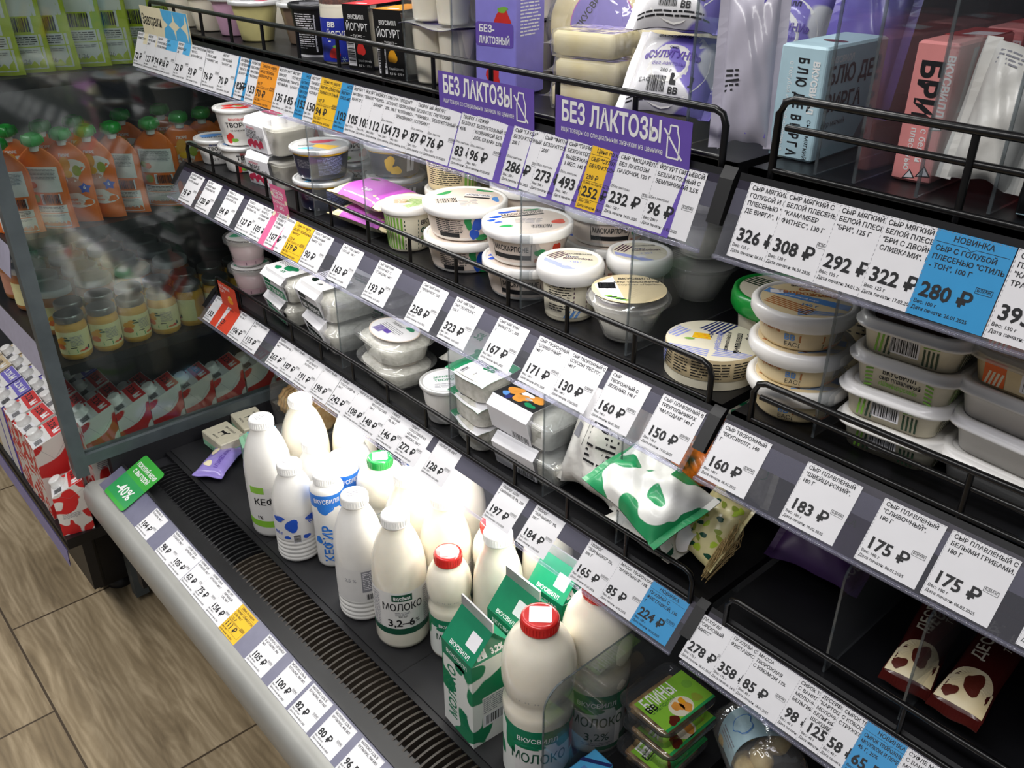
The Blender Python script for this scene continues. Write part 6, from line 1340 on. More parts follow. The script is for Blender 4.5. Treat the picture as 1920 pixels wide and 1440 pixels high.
for i in range(2): put(clam, 'curd_box', ('lower', 'upper')[i] + ' clear curd box of the second row behind the larger boxes', 'curd box', (-1.35, .885, Z + .0502 * i), .1, 'clear curd boxes with green print', col='curd_green', words='9% ТВОРОГ')
def oval_box(r, a=.068, d=.052, h=.042):
    b = MB(); b.rr([(a * .78, d * .78, .03, 0), (a * .94, d * .94, .038, h * .75), (a, d, .040, h * .78), (a + .003, d + .003, .042, h * .80), (a + .003, d + .003, .042, h * .86), (a - .003, d - .003, .040, h * .88), (a * .88, d * .86, .036, h)], 'clear_tub', k=8); b.build('container', r)
    b = MB(); b.rr([(a * .76, d * .76, .03, .002), (a * .9, d * .9, .036, h * .7), (a * .6, d * .6, .03, h * .85)], 'curd', k=8); b.build('curd', r)
    b = MB(); t = plane((0, 0, h + .0004), (1, 0, 0), (0, 1, 0)); b.ell(t, 0, 0, a * .78, d * .74, 'tub_blush', 0, 36); b.ell(t, 0, 0, a * .74, d * .70, 'paper', 1, 36); b.bars(t, -a * .45, -d * .5, a * .32, d * .35, 'violet', None, 2); b.rect(t, -a * .15, -d * .35, a * .1, -d * .15, 'violet', 2); b.ell(t, a * .25, d * .4, a * .14, d * .12, 'foil_green', 2, 20, 3); b.text(t, -a * .4, d * .2, .008, 'ТВОРОГ', 'ink', 'l', .02); b.para(t, -a * .5, d * .1, a * .9, d * .3, 4, 'grey_ink', 2, 4); b.build('label', r)
for i in range(2): put(oval_box, 'curd_box', ('lower', 'upper')[i] + ' clear oval curd box with round pale label beneath the 193 rouble tag', 'curd box', (-1.125, .742, Z + .0427 * i), -.1, 'clear oval curd boxes')
def bag5(b, mp):
    b.text(mp, -.035, .012, .022, 'ТВОРОГ', 'curd_green', 'l', .03, .075); b.text(mp, -.012, -.012, .020, '5%', 'curd_green', 'l', .03)
    for i, (x, y) in enumerate(((-.03, .038), (.03, -.03), (.045, -.012), (-.04, -.03), (.048, .038))): b.ell(mp, x, y, .010, .007, 'curd_green', 1, 18, i)
    b.para(mp, -.05, -.004, .03, .02, 4, 'grey_ink', 1, 5)
def bagpic(r):
    b = MB()
for i, (dy, lb) in enumerate(((.0, 'white 5% curd bag slumped behind the guard under the 258 rouble tag'), (.10, 'second white 5% curd bag lying behind the first'))):
    put(pillow, 'curd_bag', lb, 'curd bag', (-.990 + .02 * i, .842 + dy, Z + .050), .1, 'white 5% curd bags', rot=(.38, -.1, -.15 + .2 * i), w=.115, d=.12, h=.045, m='bag_white', parts=bag5)
def side_grain(b, mp, R, h): full(b, mp, R, h * .1, h * .9, 'tub_white')
def top_grain(b, mp, R): disc(b, mp, R, 'paper'); b.text(mp, 0, R * .3, R * .22, 'ЗЕРНЁНОЕ', 'curd_green', 'c', .02, R * 1.4, rot=.15); b.text(mp, 0, -R * .02, R * .26, 'ТВОРОГ', 'curd_green', 'c', .02, R * 1.3, rot=.15); b.para(mp, -R * .5, -R * .25, R, R * .4, 4, 'grey_ink', 1, 3)
T('curd_cup', 'round white curd cup with printed foil lid beside the white curd bags', Vector((-.962, .722, Z)), 0, None, 'curd cup', rt=.038, rb=.030, h=.062, rl=.041, lh=.0015, m='tub_white', lm='foil_print', side=side_grain, top=top_grain)
def soft_pack(r, a=.043, d=.036, h=.036):
    b = MB(); b.rr([(a * .80, d * .78, .018, 0), (a * .88, d * .86, .02, .004), (a * .9, d * .88, .02, h - .004), (a * .92, d * .9, .02, h)], 'curd', k=5); b.build('curd', r)
    b = MB(); rings = []
    b.surf(lambda u, v: ((2 * u - 1) * a, (2 * v - 1) * d, h + .001 + .006 * (abs(2 * v - 1) ** 3) * (1 if v > .5 else -1.0) * .6 + .001 * math.sin(9 * u)), 12, 10, 'paper'); b.surf(lambda u, v: ((2 * u - 1) * a, (2 * v - 1) * d, h + .0004 + .006 * (abs(2 * v - 1) ** 3) * (1 if v > .5 else -1.0) * .6 + .001 * math.sin(9 * u)), 12, 10, 'foil_green', True, True)
    mp = lambda u, v, hh=0.0: Vector((u, v, h + .001 + .006 * (abs(v / d) ** 3) * (1 if v > 0 else -1.0) * .6 + .001 * math.sin(9 * (u / a + 1) / 2) + hh))
    b.rect(mp, -a, -d * .98, -a * .55, d * .98, 'curd_green', 0, 6, 10); b.rect(mp, -a * .5, d * .55, a, d * .98, 'curd_green', 0, 10, 4); b.text(mp, .0, .0, .020, '5%', 'curd_green', 'l', .03); b.bars(mp, -.018, -.028, .024, .014); b.para(mp, -.02, .018, .05, .014, 4, 'grey_ink', 1, 4)
    b.build('foil_lid', r)
for i in range(3): put(soft_pack, 'curd_pack', ('bottom', 'middle', 'top')[i] + ' curd pack with green and white foil lid in the stack of three', 'curd pack', (-.874, .722, Z + .0405 * i), -.25 + .12 * i, 'green-foil curd packs')
def pancake_box(r, a=.066, d=.05, h=.052):
    b = MB(); b.rr([(a * .84, d * .82, .012, 0), (a * .96, d * .96, .014, h * .76), (a, d, .015, h * .77), (a + .003, d + .003, .016, h * .78), (a + .003, d + .003, .016, h * .82), (a - .002, d - .002, .015, h * .84), (a * .92, d * .9, .013, h)], 'clear_tub', k=5); b.build('container', r)
    b = MB(); b.rr([(a * .82, d * .80, .012, .002), (a * .93, d * .93, .014, h * .7), (a * .6, d * .6, .014, h * .84)], 'curd', k=5); b.build('curd', r)
    b = MB(); x0, x1 = -a * .8, a * .42; pts = [(-d * .82 - .003, .001), (-d - .005, h * .78), (-d * .84, h + .001), (d * .1, h + .0014)]
    b.loft([[(x, y, zz) for y, zz in pts] + [(x, y + .0003, zz + .0006) for y, zz in reversed(pts)] for x in (x0, x1)], 'paper', smooth=False)
    t = plane((0, -d * .84, h + .0018), (1, 0, 0), (0, 1, .0001)); q = plane((0, -d - .0054, h * .78), (1, 0, 0), (0, .16 * d, h * .22))
    b.rect(t, x0, 0, x1, d * .93, 'ink', 0); W = x1 - x0
    for u, v, c, e, m, s in ((.25, .55, .17, .22, 'pancake', 1), (.5, .35, .2, .2, 'pancake', 2), (.75, .6, .18, .2, 'pancake', 3), (.5, .62, .16, .12, 'paper', 4), (.18, .25, .1, .1, 'steel_blue', 5), (.3, .15, .1, .1, 'navy_print', 6), (.78, .22, .14, .10, 'curd_green', 7), (.62, .45, .09, .07, 'paper', 8)): b.ell(t, x0 + W * u, d * .93 * v, W * c * .8, d * e, m, 1 + (s % 3), 20, s)
    f = plane((0, -d * .82 - .0033, .001), (1, 0, 0), (0, -.18 * d, h * .77)); b.text(f, x0 + .004, h * .55, .010, 'ТВОРОГ', 'ink', 'l', .02); b.rect(f, x0 + W * .62, h * .38, x1 - .002, h * .7, 'azure_print', 1); b.rect(f, x0 + .004, h * .25, x0 + W * .55, h * .36, 'azure_print', 1); b.bars(f, x0 + W * .55, h * .04, W * .4, h * .24); b.para(f, x0 + .004, h * .5, W * .5, h * .12, 3, 'grey_ink', 1, 3)
    b.build('sleeve', r)
M('pancake', 'dd953f', .5, vary=.15)
for i in range(2): put(pancake_box, 'curd_box', ('lower', 'upper')[i] + ' clear curd box with dark pancake-picture sleeve', 'curd box', (-.762 - .010 * i, .742, Z + .0545 * i), .06 - .04 * i, 'pancake-sleeve curd boxes')
put(pancake_box, 'curd_box', 'clear curd box with pancake sleeve in the row behind the two stacked ones', 'curd box', (-.735, .87, Z), .05, 'pancake-sleeve curd boxes')
def small_print(b, mp): b.para(mp, .0, .05, .036, .09, 12, 'ink', 1, 3); b.frame(mp, -.042, -.02, -.006, .03, .0006, 'ink', 1); b.rrect(mp, -.034, -.015, -.018, .004, .001, 'grey_ink', 1); b.rect(mp, -.042, .036, -.024, .05, 'grey_ink', 1)
put(pillow, 'curd_bag', 'white crumpled bag with fine print standing between two clear dividers', 'curd bag', (-.652, .782, Z + .083), 0, 'white fine-print bags', rot=(1.12, .04, .05), w=.088, d=.165, h=.075, m='bag_white', parts=small_print, wr=.10)
put(pillow, 'curd_bag', 'misty white bag standing behind the crumpled fine-print bag', 'curd bag', (-.645, .988, Z + .085), 0, 'white fine-print bags', rot=(1.15, .0, -.1), w=.078, d=.155, h=.07, m='bag_white', parts=small_print, wr=.06)
def net300(b, mp): b.rrect(mp, -.008, -.035, .045, -.008, .006, 'promo_deep_green', 1); b.text(mp, .0, -.027, .015, '300 г', 'white_ink', 'l', .01, l=3); b.text(mp, -.05, .004, .010, 'МАССА НЕТТО', 'curd_green', 'l', .01); b.text(mp, -.02, .028, .022, '9%', 'curd_green', 'l', .03); b.rect(mp, -.05, .05, .05, .066, 'curd_green', 1, 8)
put(pillow, 'curd_bag', 'grainy curd bag with green 300 g patch beneath the 150 rouble tag', 'curd bag', (-.535, .915, Z + .072), 0, None, rot=(1.15, 0, .15), w=.095, d=.14, h=.07, m='curd_bag', parts=net300)
def five(b, mp): b.text(mp, -.03, -.02, .024, '5%', 'curd_green', 'l', .03); b.rrect(mp, .02, -.05, .05, -.03, .006, 'dark_green', 1); b.para(mp, -.04, .03, .05, .02, 3, 'grey_ink', 1, 3)
put(pillow, 'curd_bag', 'pale 5% curd bag underneath the green-blotched bag', 'curd bag', (-.543, .738, Z + .001), -.05, None, w=.098, d=.098, h=.040, m='bag_white', parts=five)
def crumple(b, mp): b.rect(mp, -.06, .05, .06, .06, 'curd_green', 1, 8)
put(pillow, 'curd_bag', 'white curd bag with green cow blotches spilling over the wire guard', 'curd bag', (-.537, .702, Z + .074), 0, None, rot=(.30, .14, -.15), w=.120, d=.094, h=.050, m='cow_green_bag', wr=.24, seed=5)
def orange(r):
    pillow(r, .060, .085, .040, 'orange_leaf', 3, .006, None, 'bag', wr=.13)
    b = MB(); f = lambda u, v, o=0: (-.030 + .030 * u + .004 * math.sin(6 * v), -.044 + .016 * math.sin(3 * u) - .01 * v, .012 + .034 * v + o); b.surf(f, 8, 8, 'paper'); b.surf(lambda u, v: f(u, v, -.0007), 8, 8, 'orange_leaf', True, True); b.build('torn_flap', r)
put(orange, 'baklava_bag', 'orange bag with dark leaves poking up at the case joint', 'sweets bag', (-.534, .800, Z + .102), 0, None, rot=(1.0, -.25, .30))
def pist(r):
    pillow(r, .05, .085, .034, 'pistachio_film', 4, .005, lambda b, mp: [b.ell(mp, random.Random(i).uniform(-.021, .021), random.Random(i + 50).uniform(-.036, .036), .0048, .0028, ('gooseberry', 'dark_green', 'lime_pack')[i % 3], 1, 14, i, i) for i in range(24)], 'bag')
    b = MB(); rnd = random.Random(3)
    for i in range(70):
        x = .018; y = rnd.uniform(-.01, .03); L = rnd.uniform(.008, .018); q = rnd.uniform(-.008, .008)
        b.tube([(x, y, .017 + q), (x + L * .5, y - .006 + rnd.uniform(-.006, .006), .02 + q), (x + L * .8, y - .022 + rnd.uniform(-.012, .012), .014 + q * 2), (x + L * .5, y - .045 + rnd.uniform(-.01, .01), .010 + q)], .0005, 'straw', 4)
    b.build('straw_tie', r)
    b = MB(); f = lambda u, v, o=0: (-.024 + .020 * u, -.040 + .030 * v - .008 * math.sin(3 * u), .030 + .008 * math.sin(3 * v) + o); b.surf(f, 6, 8, 'paper'); b.surf(lambda u, v: f(u, v, -.0006), 6, 8, 'pistachio_film', True, True); b.build('torn_flap', r)
M('pistachio_film', 'e6dca4', .4, coat=.2, bump=.3)
put(pist, 'baklava_bag', 'pistachio-printed bag tied with straw hanging over the guard at the case joint', 'sweets bag', (-.468, .752, Z + .046), 0, None, rot=(.85, .10, -.10))
for px, py, lb in ((640, 690, 'larger curd boxes and the oval box'), (843, 800, 'white curd cup and foil-lidded curd packs'), (1015, 904, 'pancake-sleeve boxes and the crumpled bag'), (1150, 1040, 'crumpled bag and green-blotched bag')):
    x = ony(px, py, .682)[0]; div(x, .684, SC, .34, .19, 'clear divider between ' + lb)
# --- cheese case: nearly empty lower shelf
M('violet_bag', '482c60', .45); M('dessert_brown', '4a1512', .35, coat=.4); MIXED('cream_stripe', ('e8d3a0', 'f0e2bd', 'e3c78a'), 18, .5, bump=0); M('dessert_orange', 'c2481e', .4); M('choc', '5c2216', .4)
put(pillow, 'snack_bag', 'dark violet bag lying deep at the back of the empty lower shelf', 'snack bag', (-.375, .850, Z + .025), 0, None, rot=(.5, 0, .1), w=.10, d=.10, h=.036, m='violet_bag', parts=lambda b, mp: [b.text(mp, -.03, .02 - .018 * i, .014, t, 'ink', 'l', .02) for i, t in enumerate(('МАССА', 'ВОЛ', 'СЫР'))])
put(brick, 'snack_box', 'dark box with a small pale label standing deep on the empty lower shelf', 'box', (-.235, .935, Z), 0, None, w=.10, d=.04, h=.12, m='dark_panel', deco=lambda b, t, f, g, w, d, h: (b.rect(f, -.03, .022, .035, .05, 'paper', 1), b.rect(f, -.015, .026, .0, .044, 'ink', 2), b.para(f, .004, .044, .028, .016, 3, 'grey_ink', 2, 3)))
def dessert(r):
    w, d, h = .046, .15, .026
    pillow(r, d, w, h, 'dessert_brown', 6, .012, lambda b, mp: (b.rect(mp, -.073, -.0215, -.042, .0215, 'cream_stripe', 1, 8, 6), b.ell(mp, -.042, .0, .016, .020, 'cream_stripe', 2, 24), b.ell(mp, -.046, -.003, .012, .010, 'choc', 3, 20, 3), b.ell(mp, -.063, .012, .007, .006, 'choc', 3, 20, 5), b.text(mp, .050, .003, .016, 'ДЕСЕРТ', 'tub_ivory', 'r', .02, .068, rot=0), b.text(mp, .040, -.015, .010, 'ТОРТ', 'tub_ivory', 'r', .02)), 'wrapper')
for i, (x, y, a, t) in enumerate(((-.226, .800, 1.72, 'brown dessert bar with torn cream wrapper end, nearer the clear divider'), (-.166, .790, 1.62, 'brown dessert bar lettered in cream, deeper in the picture corner of the empty shelf'))):
    put(dessert, 'dessert_bar', t, 'dessert', (x, y, Z + .012 + .012 * i), 0, 'brown dessert bars', rot=(.0, -.10, a))
for px, py, lb in ((1545, 1250, 'in the middle of the empty lower shelf'), (1690, 1330, 'beside the brown dessert bars')):
    x = ony(px, py, .69)[0]; div(x, .690, SC, .33, .14, 'clear divider ' + lb)
# ------------------------------------------------------------------ cheese case: bottom deck
z = DECK + .0006
MIXED('pancakes', ('a8763c', 'd5a760', 'e2bd7e', 'c98f4a'), 40, .5, coat=.3, bump=.5); MIXED('dumplings', ('a98a4e', 'cdb377', 'ddc892'), 45, .55, bump=.6); M('blini_green', '8cc63f', .4, coat=.3); M('pale_blue_label', 'b4d3dc', .5); M('pink_label', 'e3bcc3', .45); CLEAR('smoke_tray', 'dfe0e2', 1.5, .10, '8a8c90')
def blini(r, a=.0415, d=.050, h=.0425, lid=True):
    b = MB(); b.rr([(a * .84, d * .84, .012, 0), (a * .95, d * .95, .014, h * .8), (a + .003, d + .003, .016, h * .82), (a + .003, d + .003, .016, h * .9), (a - .002, d - .002, .014, h * .92), (a - .004, d - .004, .014, h)], 'smoke_tray', k=5); b.build('tray', r)
    b = MB()
    for i in range(3):
        x = (i - 1) * a * .56; b.loft([[(x + a * .27 * q * math.cos(2 * PI * k / 14), yy, h * .42 + h * .36 * q * math.sin(2 * PI * k / 14)) for k in range(14)] for yy, q in ((-d * .8, .6), (-d * .74, .95), (0, 1), (d * .74, .95), (d * .8, .6))], 'pancakes')
    b.build('pancakes', r)
    b = MB(); t = plane((0, 0, h + .0004), (1, 0, 0), (0, 1, 0)); x0, x1 = -a * .42, a * .98
    b.rect(t, x0, -d * .92, x1, d * .92, 'blini_green', 0); W = x1 - x0
    b.text(t, x0 + .004 + .016, -d * .80, .026, 'БЛИНЫ', 'white_ink', 'l', .02, d * 1.1, rot=PI / 2); b.text(t, x0 + .028, -d * .80, .007, 'С ЯБЛОКОМ', 'dark_green', 'l', .0, rot=PI / 2); b.text(t, x0 + W * .42, -d * .85, .013, 'ВВ', 'ink', 'l', .03, rot=PI / 2)
    b.ell(t, x0 + W * .70, -d * .02, W * .26, d * .36, 'tub_ivory', 1, 26); b.ell(t, x0 + W * .66, -d * .1, W * .14, d * .14, 'pancake', 2, 18, 2); b.ell(t, x0 + W * .78, d * .08, W * .13, d * .16, 'pancake', 2, 18, 3); b.ell(t, x0 + W * .60, d * .12, W * .08, d * .1, 'mango', 3, 18, 4); b.ell(t, x0 + W * .86, -d * .50, W * .12, d * .16, 'choc', 2, 18, 5); b.ell(t, x0 + W * .74, d * .52, W * .14, d * .12, 'gooseberry', 2, 18, 6); b.ell(t, x0 + W * .35, d * .66, W * .12, d * .15, 'stripe_green', 1, 18)
    b.rect(t, x0 + W * .93, -d * .92, x1, d * .92, 'promo_deep_green', 1); b.build('label', r)
for i in range(3):
    put(blini, 'pancake_tray', ('bottom', 'middle', 'top')[i] + ' clear pancake tray with bright green label beside the milk divider', 'pancake tray', (-.478 + .004 * (i == 1), .700 + .005 * (i == 1), z + .043 * i), .02 - .03 * i, 'green-label pancake trays')
def dump_bag(r):
    rnd = random.Random(5)
    for i in range(11):
        b = MB(); cx, cy, cz = (-.036 + .024 * (i % 4), -.026 + .026 * ((i // 4) % 3), .018 + .020 * (i % 2) + .004 * rnd.random()); t0 = rnd.uniform(0, 3)
        b.loft([[(cx + (.014 * math.cos(t * 2 * PI / 14) * q) * math.cos(t0) - (w_ + .004 * math.sin(3 * q)) * math.sin(t0), cy + (.014 * math.cos(t * 2 * PI / 14) * q) * math.sin(t0) + w_ * math.cos(t0), cz + .012 * math.sin(t * 2 * PI / 14) * q) for t in range(14)] for w_, q in ((-.018, .25), (-.014, .75), (-.006, 1), (.006, 1), (.014, .75), (.018, .25))], 'dumplings'); b.build('dumpling', r)
    b = MB(); f = lambda u, v: Vector(((u - .5) * .05, (v - .5) * .082, .062 + .010 - .028 * (2 * v - 1) ** 2)); b.surf(f, 8, 12, 'pale_blue_label'); b.surf(lambda u, v: f(u, v) - Vector((0, 0, .0006)), 8, 12, 'pale_blue_label', True, True)
    mp = lambda u, v, h=0.0: f(u / .05 + .5, v / .082 + .5) + Vector((0, 0, h)); b.text(mp, .018, .028, .008, 'ВКУСВИЛЛ', 'steel_blue', 'r', .01); b.ell(mp, 0, .002, .012, .016, 'steel_blue', 1, 20, 4); b.ell(mp, 0, .002, .0105, .0145, 'pale_blue_label', 2, 20, 4); b.para(mp, -.018, -.02, .036, .012, 3, 'grey_ink', 1, 2); b.build('label', r)
    b = MB(); b.rr([(.056, .044, .016, -.001), (.060, .048, .018, .02), (.060, .048, .018, .04), (.052, .042, .02, .056), (.04, .03, .02, .062)], 'clear_film', k=4); b.build('film', r)
put(dump_bag, 'dumpling_bag', 'clear bag of dumplings with pale blue label beside the pancake trays', 'dumpling bag', (-.372, .785, z + .046), 0, None, rot=(.62, .0, -.62))
def blue_deco(b, t, f, g, w, d, h):
    b.poly(t, [(-w / 2, -d * .1), (w / 2, d * .35), (w / 2, d * .48), (-w / 2, d * .05)], 'navy_print', 1); b.rect(t, -w * .2, -d * .45, w * .45, -d * .1, 'steel_blue', 1)
put(blini, 'pancake_tray', 'grey snack tray right behind the sky-blue pack at the lower picture edge', 'snack tray', (-.449, .590, z), -.05, None, a=.034, d=.046, h=.045)
put(brick, 'snack_pack', 'sky-blue pack with dark blue band standing by the clear milk divider', 'snack pack', (-.5075, .590, z), -.03, None, w=.034, d=.05, h=.055, m='sky_blue', deco=blue_deco)
def pastry(r):
    b = MB(); b.rr([(.062, .05, .012, 0), (.070, .056, .014, .03), (.073, .059, .015, .031), (.073, .059, .015, .034)], 'smoke_tray', k=4, cap1=False); b.build('tray', r)
    for i in range(4):
        b = MB(); x, y = (-.034 + .068 * (i % 2)), (-.026 + .052 * (i // 2)); b.lathe([(.018, .003), (.024, .010), (.0235, .022), (.017, .032), (.006, .036)], 'pancakes', 20, c=(x, y)); b.lathe([(.012, .0335), (.009, .0375), (.001, .039)], 'carrot', 16, c=(x, y)); b.build('pastry', r)
    b = MB(); t = plane((0, 0, .041), (1, 0, 0), (0, 1, 0)); b.surf(lambda u, v: (.0 + .07 * u - .035, -.055 + .05 * v, .041), 1, 1, 'pink_label', False); b.surf(lambda u, v: (.0 + .07 * u - .035, -.055 + .05 * v, .0405), 1, 1, 'pink_label', False, True); b.text(t, -.02, -.03, .009, '17.02', 'ink', 'l', .0, rot=PI / 2); b.para(t, -.01, -.015, .03, .03, 5, 'violet', 1, 2); b.build('label', r)
    b = MB(); b.rr([(.073, .059, .015, .0345), (.066, .052, .014, .046)], 'clear_tub', k=4, cap0=False); b.build('lid', r)
put(pastry, 'pastry_tray', 'tray of glazed pastries with a pink label below the 98 rouble tag', 'pastry tray', (-.235, .880, z), .1)
# ------------------------------------------------------------------ top shelf: yoghurts and lactose-free cheese
Z = SA + .0006
M('vanilla', 'd9cf8f', .3, coat=.4); M('cocoa', '7d6857', .3, coat=.4); M('rose_yoghurt', 'd5a9c6', .3, coat=.4); M('black_card', '121214', .4); M('black_foil', '2a2a2d', .3, metal=.4); M('deep_blue', '2534a8', .35, coat=.3); MIXED('crumb', ('3e1a10', '6b3320', '8a4a30'), 120, .8, bump=.8); M('red_card', 'd8333a', .4); M('amber_card', 'f19a2c', .4)
M('violet_box', '8f88dd', .38, coat=.2); M('pale_blue_box', 'b9d8e4', .45); M('pink_box', 'f09a98', .42); M('red_box', 'c04a4c', .42); M('purple_film', '7468c0', .3, coat=.5); SPOTS('cow_lilac', 'ecebee', '8577cf', 20, .57, coat=.4)
M('dark_ink_box', '0e0f13', .35, coat=.2)
def top_sheet(b, mp, R): disc(b, mp, R, 'foil_print'); b.para(mp, -R * .6, R * .5, R * 1.2, R * .8, 6, 'grey_ink', 1, 4); b.ell(mp, R * .3, -R * .3, R * .3, R * .2, 'raspberry', 1, seed=2)
def kwcup(fill): return dict(rt=.036, rb=.025, h=.058, rl=.0395, lh=.0015, m=fill, lm='foil_print', top=top_sheet)
g = 'clear yoghurt dessert cups'
for x, y, f, lb in ((-1.634, .690, 'milk_gloss', 'white yoghurt cup nearest the glass panel on the top shelf'), (-1.550, .695, 'milk_gloss', 'white yoghurt cup right of the breakfasts card'), (-1.468, .700, 'rose_yoghurt', 'pink-bottomed yoghurt cup beside the white one'), (-1.385, .695, 'vanilla', 'vanilla-yellow dessert cup with purple-printed foil'), (-1.305, .735, 'cocoa', 'cocoa-brown dessert cup beside the vanilla one')):
    T('yoghurt_cup', lb, Vector((x, y, Z)), 0, g, 'yoghurt cup', **kwcup(f))
for i in range(4): T('yoghurt_cup', ('first', 'second', 'third', 'fourth')[i] + ' white yoghurt cup counted from the glass, back row of the top shelf', Vector((-1.63 + .085 * i, .835, Z)), 0, g, 'yoghurt cup', **kwcup('milk_gloss'))
def side_black(b, mp, R, h): b.para(mp, -.034, h * .86, .028, h * .7, 16, 'paper', 1, 3); b.bars(mp, -.004, h * .18, .018, h * .6, rot=True); b.text(mp, .018, h * .5, .010, 'СКИР', 'white_ink', 'l', .02); full(b, mp, R, .0, h * .05, 'paper')
def top_black(b, mp, R): disc(b, mp, R, 'black_foil'); b.para(mp, -R * .7, R * .6, R * 1.4, R * 1.2, 12, 'grey_ink', 1, 5)
for i, (x, y, lb) in enumerate(((-1.188, .690, 'black yoghurt tub with barcode at the top guard'), (-1.205, .79, 'black yoghurt tub standing behind the barcode one'))):
    T('yoghurt_tub', lb, Vector((x, y, Z)), 0, 'black yoghurt tubs', 'yoghurt tub', rt=.0365, rb=.029, h=.068, rl=.039, lh=.0015, m='black_card', lm='black_foil', side=side_black, top=top_black)
def yog_jar(r):
    R, h = .0255, .105
    b = MB(); b.lathe([(R * .9, 0), (R, .005), (R, .070), (R * .98, .074), (R * .88, .079)], 'milk_gloss', 32); b.build('yoghurt', r)
    b = MB(); b.lathe([(R * .97, .0745), (R * .985, .077), (R * .985, .094), (R * .6, .097)], 'crumb', 28); b.build('crumbs', r)
    b = MB(); b.lathe([(R * 1.005, .070), (R * 1.01, .098), (R * .95, h - .002), (R * .8, h)], 'clear_lid', 28); b.build('clear_cap', r)
    b = MB(); mp = around([(R, 0), (R, h)], R); full(b, mp, R, .003, .058, 'deep_blue'); b.text(mp, -.018, .047, .0085, 'ВВ', 'white_ink', 'l', .04); b.text(mp, -.020, .033, .0125, 'ЙОГУРТ', 'white_ink', 'l', .02, .034); b.para(mp, -.018, .031, .026, .004, 1, 'white_ink', 2)
    b.ell(mp, -.010, .014, .0065, .008, 'cap_red', 1, 20, 3); b.ell(mp, -.008, .0225, .004, .002, 'stripe_green', 2, 12)
    for x, y in ((.012, .026), (.002, .006), (.014, .045)):
        for k in range(3): a = PI / 3 * k; b.poly(mp, [(x - .004 * math.cos(a) - .0004 * math.sin(a), y - .004 * math.sin(a) + .0004 * math.cos(a)), (x - .004 * math.cos(a) + .0004 * math.sin(a), y - .004 * math.sin(a) - .0004 * math.cos(a)), (x + .004 * math.cos(a) + .0004 * math.sin(a), y + .004 * math.sin(a) - .0004 * math.cos(a)), (x + .004 * math.cos(a) - .0004 * math.sin(a), y + .004 * math.sin(a) + .0004 * math.cos(a))], 'pale_blue_box', 1)
    b.build('label', r)
p = (-1.113, .680, Z); put(yog_jar, 'yoghurt_jar', 'yoghurt jar with blue apple label and brown crumbs on top', 'yoghurt jar', p, face(p), 'blue-label yoghurt jars')
p = (-1.105, .755, Z); put(yog_jar, 'yoghurt_jar', 'blue-label crumb yoghurt jar directly behind its twin', 'yoghurt jar', p, face(p), 'blue-label yoghurt jars')
def sleeve_cup(r, top='red_card', pic='strawberry', h=.078):
    b = MB(); b.lathe([(.021, .001), (.024, h * .5), (.029, h - .004), (.031, h - .002)], 'clear_tub', 28); b.build('glass_cup', r)
    b = MB(); b.lathe([(.019, .003), (.022, h * .5), (.027, h - .008)], 'milk_gloss', 28); b.build('yoghurt', r)
    b = MB(); w = .021; d0 = .0265
    pts = [(-d0 - .002, 0), (-d0 - .008, h + .0006), (d0 + .008, h + .0006), (d0 + .002, 0)]
    b.loft([[(x, y, zz) for y, zz in pts] + [(x, y, zz + (.0007 if 0 < q < 3 else 0)) for q, (y, zz) in reversed(list(enumerate([(pts[0][0] - .0007, 0), (pts[1][0] - .0007, pts[1][1]), (pts[2][0] + .0007, pts[2][1]), (pts[3][0] + .0007, 0)])))] for x in (-w, w)], 'black_card', smooth=False)
    f = plane((0, -d0 - .0029, 0), (1, 0, 0), (0, -.006, h)); t = plane((0, 0, h + .0015), (1, 0, 0), (0, 1, 0))
    b.rect(t, -w, -d0 - .0085, w, d0 + .0085, top, 0); b.ell(t, 0, -d0 * .8, .009, .005, 'paper', 1, 20); b.text(f, 0, h * .80, .007, 'ВКУСВИЛЛ', 'white_ink', 'c', .02, .026); b.text(f, 0, h * .62, .0125, 'ЙОГУРТ', 'white_ink', 'c', .012, .036); b.text(f, 0, h * .52, .0055, '– турко –', 'white_ink', 'c', .0)
    b.ell(f, .003, h * .33, .006, .009, pic, 1, 20, 3); b.text(f, -.004, h * .13, .0042, 'Грецкий орех–мёд', 'white_ink', 'l', .0, .022); b.text(f, -.004, h * .05, .0042, '8,0 % · 170 г', 'white_ink', 'l', .0); b.bars(f, -.019, h * .1, .011, h * .38, rot=True); b.build('card_sleeve', r)
for x, y, tc, pc, lb in ((-1.047, .690, 'red_card', 'strawberry', 'black yoghurt sleeve with a red top, by the blue-label jar'), (-.968, .684, 'amber_card', 'mango', 'black yoghurt sleeve with an orange top'), (-1.04, .775, 'red_card', 'strawberry', 'black yoghurt sleeve with red top in the second row'), (-.96, .765, 'amber_card', 'mango', 'black yoghurt sleeve with orange top in the second row')):
    put(sleeve_cup, 'yoghurt_pack', lb, 'yoghurt', (x, y, Z), .30, 'black yoghurt sleeves', top=tc, pic=pc)
